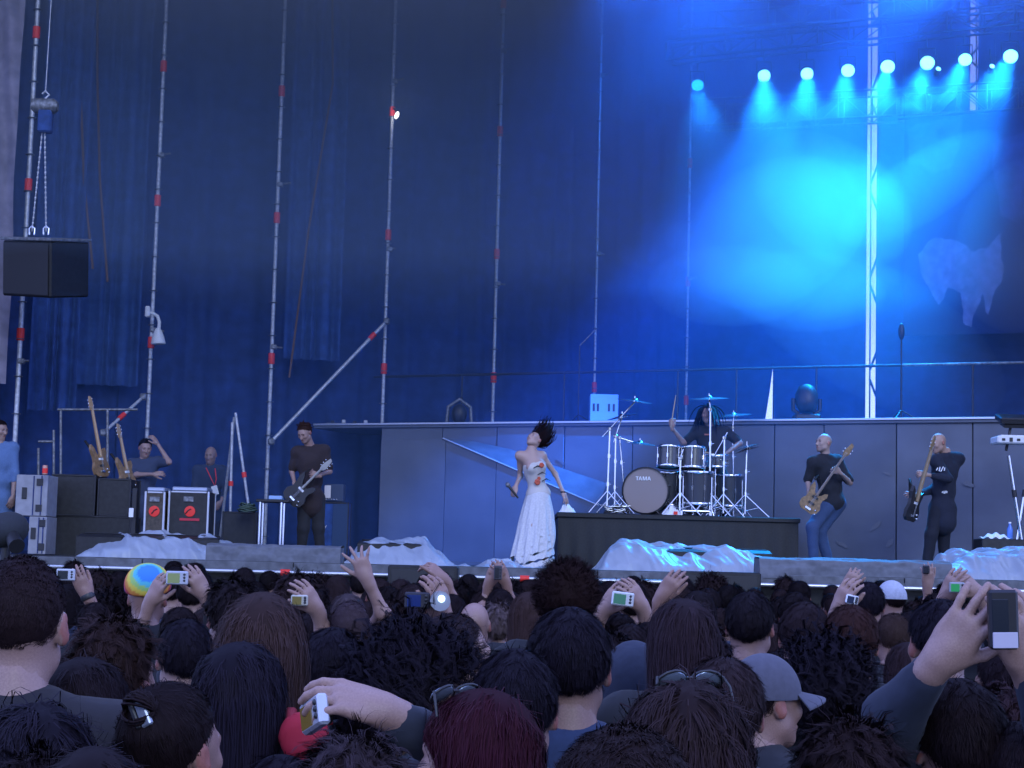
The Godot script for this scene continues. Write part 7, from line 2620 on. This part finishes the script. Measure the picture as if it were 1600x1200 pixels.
	spectator("greyish bald-looking head in front of it, left of the bushy curls", 548, 938, 62, "buzz", Color(0.14, 0.11, 0.10), Color(0.3, 0.3, 0.34), sk3, "man")
	spectator("blond curly head right of the camcorder", 778, 940, 56, "tousled", Color(0.22, 0.18, 0.14), dk, sk3, "woman")
	spectator("pale pink bald head beside the blond curls", 742, 941, 48, "bald", black, dk, sk3, "man")
	spectator("dark head with a wide crown behind the dome of hair", 1015, 968, 70, "short", black, dk, sk, "man")
	spectator("dark smooth head right of the black-haired man", 985, 970, 78, "short_b", black, nv, sk2, "man")
	spectator("tall dark head in front of the white cap", 1356, 906, 50, "short", blue_black, dk, sk, "man")
	spectator("person in a pale grey cap near the stage at the right", 1394, 905, 40, "cap", Color(0.45, 0.47, 0.55), dk, sk, "man", 0.4)
	spectator("sandy head below the pale grey cap", 1396, 957, 56, "buzz", Color(0.11, 0.075, 0.05), dk, sk, "man")
	spectator("dark round head right of the sandy one", 1424, 952, 58, "short_b", black, dk, sk, "man")
	spectator("dark-haired head at the right edge behind the big hand", 1576, 1002, 100, "short", Color(0.03, 0.02, 0.02), dk, sk, "man_near", 0.3)
	spectator("rounded dark head behind the left long-haired woman", 208, 985, 60, "short", black, dk, sk, "man")
	spectator("brown head in profile behind the arm, lower right", 1420, 1000, 82, "bob", Color(0.05, 0.032, 0.028), dk, sk, "woman_near")
	spectator("dark tousled head low at the bottom left, beside the pinned-up hair", 66, 1166, 190, "tousled_b", black, dk, sk, "man_near", 0.2)
	spectator("dark head at the bottom between the long black hair and the grey tousled head", 440, 1172, 150, "short", blue_black, bl, sk, "man_near")
	spectator("dark cropped head at the lower right corner", 1590, 1120, 150, "short_b", black, dk, sk, "man_near", 0.2)
	spectator("dark head tucked behind the big black-haired man's right ear", 955, 985, 96, "tousled", black, nv, sk2, "man_near")
	# the multicoloured hat in the distance on the left
	var rh := spectator("person in a round rainbow-ringed hat beside the two raised hands", 232, 894, 52, "bald", black, dk, sk, "man")
	var hat := part("rainbow_hat", styles["ring_hat"], plain(Color.WHITE, 0.85), rh)
	hat.transform = Transform3D(Basis().scaled(Vector3.ONE * 1.12), Vector3(0, 1.62, -0.012))
	make_reachers(sk, sk3, dk, nv, black, blue_black, brown)
	fill_crowd()

func sunglasses(t: Node3D, b: Basis, p: Vector3) -> void:
	var g := MB.new()
	for e in [-1.0, 1.0]:
		var pts := []
		for k in 13:
			var a := TAU * k / 12.0
			pts.append(Vector3(e * 0.034 + cos(a) * 0.029, sin(a) * 0.021, 0.004 * cos(a) * e))
		g.tube(pts, 0.0028, 5, false)
		g.tube([Vector3(e * 0.063, 0.008, 0), Vector3(e * 0.070, 0.002, 0.02), Vector3(e * 0.072, -0.012, 0.042)], 0.0028, 5)
	g.bar(Vector3(-0.008, 0.006, 0), Vector3(0.008, 0.006, 0), 0.003, 5)
	var o := part("sunglasses", g, M.gear, t)
	o.transform = Transform3D(b, p)
	for e in [-1.0, 1.0]:
		var l := MB.new()
		l.ball(Vector3(e * 0.034, 0, 0), Vector3(0.028, 0.0205, 0.005), Basis(), 16, 8)
		part("lens", l, plain(lin(0.25, 0.30, 0.38), 0.06, 0.6), o)

func hair_clip(t: Node3D) -> void:
	var c := MB.new()
	c.box(Transform3D(Basis(Vector3.BACK, 0.5), Basis(Vector3.UP, 0.45) * Vector3(-0.03, 1.70, 0.10)), Vector3(0.022, 0.05, 0.012), 0.004)
	var o := part("hair_clip", c, plain(lin(0.30, 0.33, 0.40), 0.25, 0.5), t)
	c = MB.new()
	c.box(Transform3D(Basis(Vector3.BACK, 0.5), Basis(Vector3.UP, 0.45) * Vector3(-0.046, 1.697, 0.095)), Vector3(0.010, 0.055, 0.014), 0.003)
	part("clip_arm", c, M.gear, o)

func make_reachers(sk: Color, sk3: Color, dk: Color, nv: Color, black: Color, blue_black: Color, brown: Color) -> void:
	# big hands holding a phone at the right edge
	var d := 3.3
	reacher("person at the right edge holding a phone up in both hands, dark blue sleeve", 1592, 1062, 150, "tousled", Color(0.06, 0.035, 0.03), Color(0.014, 0.02, 0.04), sk3,
		[["l", at(1392, 1128, d + 0.1), at(1468, 1030, d - 0.02), at(1522, 962, d - 0.06), Vector3(-0.25, 0.15, 0.95), 1.0, [0.22, 0.25, 0.28, 0.34], 0.16, 0.35], ["r", at(1650, 1140, d), at(1606, 1040, d - 0.02), at(1596, 965, d - 0.06), Vector3(0.5, 0.1, 0.85), -1.0, [0.4, 0.45, 0.5, 0.55], 0.08, 0.7]], 1.78, 0.0042)
	var ph := pocket_camera("dark phone with a grey keypad held in the big hands at the right", 1567, 968, d - 0.10, 0.052, 0.105, Color(0.02, 0.02, 0.025), Color(0.02, 0.05, 0.12), 0.03, 0.0, "flip_phone")
	var kp := MB.new()
	kp.bx(Vector3(0, -0.036, 0.0125), Vector3(0.044, 0.028, 0.004), 0.001)
	part("keypad", kp, plain(lin(0.45, 0.42, 0.5), 0.5), ph)
	# forearm reaching across the centre with a silver camera
	d = 3.25
	reacher("dark-haired person reaching an arm across to hold a silver camera low", 806, 1006, 138, "short", blue_black, Color(0.018, 0.022, 0.035), sk3,
		[["l", at(716, 1180, d + 0.05), at(602, 1112, d), at(520, 1084, d - 0.03), Vector3(0.1, 0.75, 0.65), 1.0, [0.55, 0.6, 0.65, 0.7], 0.06, 0.75]], 1.72, 0.0042)
	pocket_camera("silver camera seen at an angle in the hand at the lower centre", 492, 1116, d - 0.02, 0.085, 0.056, Color(0.5, 0.52, 0.58), Color(0.25, 0.22, 0.12), 0.35, -1.05)
	var bag := thing("red_backpack", "small red backpack just below the silver camera at the lower centre", "backpack", at(476, 1152, 3.62))
	var bs := Solid.new()
	bs.ell(Vector3.ZERO, Vector3(0.052, 0.045, 0.035), Basis(), 0.02)
	bs.ell(Vector3(0.01, -0.03, 0.012), Vector3(0.045, 0.035, 0.03), Basis(), 0.02)
	var bm := MB.new()
	bs.build(bm, 0.009, noise, 0.012)
	part("bag_body", bm, plain(lin(0.34, 0.008, 0.025), 0.8), bag)
	for e in [-1.0, 1.0]:
		bm = MB.new()
		bm.tube([Vector3(e * 0.03, 0.03, -0.02), Vector3(e * 0.035, 0.05, -0.05), Vector3(e * 0.035, 0.02, -0.09)], 0.012, 6, true, 0.4)
		part("strap", bm, plain(lin(0.25, 0.01, 0.02), 0.8), bag)
	# hands further back
	d = 9.4
	var wt := reacher("person raising a hand with a black wristwatch, beside the cropped man", 150, 938, 56, "short", black, dk, sk,
		[["l", at(168, 985, d), at(136, 930, d - 0.05), at(117, 890, d - 0.1), Vector3(0.1, 0.1, 1), 1.0, [0.3, 0.35, 0.4, 0.45], 0.05, 0.7]], 0.6)
	var wm := MB.new()
	wm.lathe(Transform3D(Basis(Vector3.BACK, 0.45), at(137, 932, d - 0.05) - wt.position), [Vector2(0.03, -0.017), Vector2(0.037, -0.012), Vector2(0.037, 0.012), Vector2(0.03, 0.017)], 14)
	part("wristwatch", wm, M.gear, wt)
	pocket_camera("silver camera held by the hand with the wristwatch", 103, 898, d - 0.12, 0.095, 0.06, Color(0.5, 0.52, 0.56), Color(0.05, 0.08, 0.12))
	d = 8.4
	reacher("person holding a silver camera high in both hands, beside the rainbow hat", 282, 945, 62, "short", black, dk, sk3,
		[["l", at(214, 1000, d), at(236, 938, d - 0.05), at(262, 888, d - 0.12), Vector3(-0.5, 0.1, 0.9), 1.0, [0.35, 0.4, 0.45, 0.5], 0.08, 0.5], ["r", at(338, 985, d), at(320, 928, d - 0.05), at(296, 885, d - 0.12), Vector3(0.5, 0.1, 0.9), -1.0, [0.35, 0.4, 0.45, 0.5], 0.08, 0.5]], 1.35)
	pocket_camera("silver camera with a pale screen held in two hands beside the rainbow hat", 277, 903, d - 0.16, 0.10, 0.062, Color(0.45, 0.46, 0.5), Color(0.35, 0.42, 0.33))
	d = 8.6
	reacher("person raising an open hand with spread fingers against the pale plastic", 612, 935, 62, "tousled", brown, dk, sk3,
		[["l", at(598, 958, d), at(573, 903, d - 0.05), at(556, 858, d - 0.08), Vector3(-0.1, 0.1, 1), -1.0, [0.12, 0.3, 0.5, 0.15], 0.42, 0.0]], 0.5)
	d = 9.5
	reacher("person pointing a hand up in front of the pit loudspeaker", 705, 925, 54, "short", black, dk, sk,
		[["l", at(712, 945, d), at(693, 905, d - 0.05), at(668, 882, d - 0.1), Vector3(0.3, 0.6, 0.7), -1.0, [0.05, 0.8, 0.9, 0.9], 0.1, 0.6]], 0.5)
	d = 6.2
	reacher("person filming with a camcorder left of centre", 712, 968, 84, "short", blue_black, dk, sk,
		[["r", at(725, 1010, d), at(692, 962, d - 0.05), at(684, 920, d - 0.1), Vector3(0.6, 0.1, 0.8), -1.0, [0.5, 0.55, 0.6, 0.65], 0.05, 0.7]], 0.6)
	var cc := pocket_camera("small camcorder with a blue flip-out screen, left of centre", 652, 938, d - 0.12, 0.085, 0.055, Color(0.03, 0.03, 0.04), Color(0.03, 0.10, 0.35), 0.0, 0.1, "camcorder")
	var cb := MB.new()
	cb.tube([Vector3(0.075, 0.0, 0.05), Vector3(0.075, 0.0, -0.09)], [0.034, 0.034], 12)
	part("barrel", cb, plain(lin(0.25, 0.26, 0.30), 0.4), cc)
	cb = MB.new()
	cb.ball(Vector3(0.078, 0.008, 0.055), Vector3(0.012, 0.012, 0.006), Basis(), 10, 6)
	var em := StandardMaterial3D.new()
	em.emission_enabled = true
	em.emission = Color(0.7, 0.85, 1.0)
	em.emission_energy_multiplier = 1.5
	part("eyepiece", cb, em, cc)
	d = 11.5
	reacher("person with both hands up round a phone below the singer", 782, 918, 46, "short", black, dk, sk,
		[["l", at(758, 940, d), at(764, 910, d - 0.05), at(772, 890, d - 0.1), Vector3(-0.4, 0.1, 0.9), 1.0, [0.5, 0.5, 0.5, 0.5]], ["r", at(798, 940, d), at(790, 908, d - 0.05), at(782, 888, d - 0.1), Vector3(0.4, 0.1, 0.9), -1.0, [0.5, 0.5, 0.5, 0.5]]], 0.5, 0.009)
	pocket_camera("tiny phone held in two hands below the singer", 778, 895, d - 0.14, 0.05, 0.09, Color(0.05, 0.05, 0.06), Color(0.02, 0.03, 0.05))
	d = 7.9
	reacher("person photographing with a white camera in both hands at the centre", 968, 955, 64, "short_b" if false else "short", black, dk, sk3,
		[["l", at(930, 985, d), at(944, 952, d - 0.05), at(962, 926, d - 0.1), Vector3(-0.6, 0.2, 0.8), 1.0, [0.4, 0.45, 0.5, 0.55]], ["r", at(1012, 985, d), at(1003, 947, d - 0.05), at(988, 920, d - 0.1), Vector3(0.6, 0.2, 0.8), -1.0, [0.4, 0.45, 0.5, 0.55]]], 0.6)
	pocket_camera("white camera with a greenish screen held in two hands at the centre", 973, 936, d - 0.16, 0.095, 0.06, Color(0.6, 0.62, 0.64), Color(0.18, 0.36, 0.36), -0.1)
	d = 8.3
	reacher("person with a ringed hand raised in front of the drums", 1048, 945, 60, "tousled", black, dk, sk,
		[["l", at(1022, 975, d), at(1034, 932, d - 0.05), at(1056, 902, d - 0.1), Vector3(-0.2, 0.1, 1), 1.0, [0.5, 0.55, 0.6, 0.65], 0.05, 0.7]], 0.6)
	d = 7.4
	reacher("person holding a small white camera aloft in front of the bass player", 1302, 958, 66, "short", black, dk, sk3,
		[["l", at(1296, 990, d), at(1310, 952, d - 0.05), at(1322, 925, d - 0.1), Vector3(-0.5, 0.2, 0.8), 1.0, [0.5, 0.55, 0.6, 0.65], 0.05, 0.7]], 0.6)
	pocket_camera("small white camera held aloft in front of the bass player", 1331, 937, d - 0.12, 0.05, 0.038, Color(0.7, 0.72, 0.76), Color(0.05, 0.1, 0.25), -0.2)
	d = 11.0
	reacher("person with a closed fist raised below the bass player", 1338, 930, 46, "short", black, dk, sk3,
		[["l", at(1318, 948, d), at(1322, 918, d - 0.05), at(1332, 902, d - 0.08), Vector3(-0.1, 0.2, 1), 1.0, [0.8, 0.8, 0.8, 0.8]]], 0.5, 0.009)
	d = 12.0
	reacher("person holding a phone up on a straight arm under the right guitarist", 1462, 925, 44, "short", black, dk, sk3,
		[["l", at(1450, 945, d), at(1449, 915, d - 0.05), at(1450, 893, d - 0.1), Vector3(0.1, 0.1, 1), 1.0, [0.5, 0.5, 0.55, 0.6]]], 0.5, 0.009)
	pocket_camera("tiny dark phone held up under the right guitarist", 1447, 890, d - 0.12, 0.045, 0.055, Color(0.02, 0.02, 0.03), Color(0.02, 0.04, 0.12))
	d = 8.4
	reacher("person photographing with a green-lit camera near the right edge", 1512, 940, 62, "tousled", black, dk, sk3,
		[["l", at(1462, 960, d), at(1478, 930, d - 0.05), at(1488, 910, d - 0.1), Vector3(-0.5, 0.2, 0.8), 1.0, [0.5, 0.5, 0.55, 0.6]], ["r", at(1545, 960, d), at(1527, 925, d - 0.05), at(1506, 905, d - 0.1), Vector3(0.5, 0.3, 0.8), -1.0, [0.4, 0.45, 0.5, 0.55]]], 0.6)
	pocket_camera("camera with a green lit screen near the right edge", 1495, 918, d - 0.16, 0.07, 0.048, Color(0.3, 0.32, 0.34), Color(0.10, 0.45, 0.30))
	d = 7.6
	reacher("person holding a beige camera beside the long light brown hair", 482, 955, 64, "short", black, dk, sk3,
		[["r", at(505, 985, d), at(494, 950, d - 0.05), at(480, 928, d - 0.1), Vector3(0.5, 0.2, 0.8), -1.0, [0.5, 0.5, 0.55, 0.6]]], 0.6)
	pocket_camera("beige camera held beside the long light brown hair", 468, 938, d - 0.13, 0.07, 0.045, Color(0.5, 0.48, 0.4), Color(0.3, 0.3, 0.22))

# rows of heads between the near people and the stage; only those that show over the people in front are built
func fill_crowd() -> void:
	var r := RandomNumberGenerator.new()
	r.seed = 77
	var marks := [[70.0, "grey cabinets"], [220.0, "leftmost plastic sheet"], [420.0, "left wrapped box"], [620.0, "pale plastic cover"], [800.0, "singer"], [960.0, "drum riser"], [1120.0, "pit loudspeaker"], [1300.0, "bass player"], [1450.0, "right guitarist"], [1580.0, "keyboard stand"]]
	var ord := ["first", "second", "third", "fourth", "fifth", "sixth", "seventh", "eighth", "ninth", "tenth", "eleventh", "twelfth"]
	var count := {}
	var found := []
	var d := 4.4
	while d < 18.4:
		var half := 0.30 * d + 0.3
		var x := -half + r.randf() * 0.4
		while x < half:
			var p := Vector2(x + r.randf_range(-0.08, 0.08), -d + r.randf_range(-0.2, 0.2))
			x += 0.42 + r.randf() * 0.12
			var free := true
			for q in stood:
				if p.distance_to(q) < 0.36: free = false
			if not free: continue
			var tall := clampf(r.randfn(1.71, 0.07), 1.54, 1.85)
			var roll := r.randf()
			var style := "short" if roll < 0.3 else "short_b" if roll < 0.5 else "tousled" if roll < 0.66 else "buzz" if roll < 0.74 else "long" if roll < 0.84 else "long_b" if roll < 0.9 else "bob" if roll < 0.96 else "curly"
			var px := 800.0
			for k in 3: px += (p.x - spot(px, -p.y, tall).x) * FOCAL / -p.y
			var py := at_py(px, tall, -p.y)
			var w: float = FOCAL * HEAD_W[style.trim_suffix("_b")] / -p.y
			if px < -w or px > 1600.0 + w: continue
			var hides := false
			for q in named:
				if q[3] > -p.y and absf(px - q[0]) < (w + q[2]) * 0.48 and py < q[1] + q[2] * 1.2: hides = true
			if hides: continue
			if not cover(px, py, w): continue
			stood.append(p)
			found.append([p, tall, style, px, d, r.randf(), r.randf()])
		d += 0.58
	found.sort_custom(func(a, b): return a[3] < b[3])
	for f in found:
		var near := ""
		var best := 1e9
		for m in marks:
			if absf(f[3] - m[0]) < best:
				best = absf(f[3] - m[0])
				near = m[1]
		var style: String = f[2]
		var tone: float = f[5]
		var word: String = {"short": "short-haired", "tousled": "tousled", "buzz": "cropped", "long": "long-haired", "bob": "bobbed", "curly": "curly"}[style.trim_suffix("_b")]
		var colour := "brown" if tone > 0.62 else "dark"
		var band := "near the stage" if f[4] > 13.5 else "midway back" if f[4] > 9.0 else "nearer the camera"
		var key := "%s %s %s %s" % [colour, word, band, near]
		count[key] = count.get(key, 0) + 1
		var label: String = "%s %s %s head from left, %s, below the %s" % [ord[mini(count[key] - 1, 11)], colour, word, band, near]
		var hair := Color(0.042, 0.029, 0.024) * (0.8 + tone * 0.4) if tone > 0.62 else Color(0.022, 0.017, 0.016) * (0.7 + tone)
		var shirt: Color = [Color(0.010, 0.011, 0.016), Color(0.014, 0.022, 0.05), Color(0.014, 0.011, 0.012), Color(0.04, 0.035, 0.045), Color(0.010, 0.014, 0.026)][int(f[6] * 4.99)]
		var t := thing("person", label, "person", Vector3(f[0].x, 0, f[0].y), (f[6] - 0.5) * 0.9, "people in the crowd")
		var st := style.trim_suffix("_b")
		t.scale = Vector3.ONE * (f[1] / (1.74 + CROWN[st]))
		dress(t, bodies["woman" if st in ["long", "bob"] else "man"], shirt, [Color(0.34, 0.195, 0.155), Color(0.385, 0.235, 0.195), Color(0.30, 0.175, 0.14)][int(f[5] * 2.99)])
		add_hair(t, style, hair, Vector3(0, 1.62, -0.012), Basis())
	print("crowd rows: ", found.size())
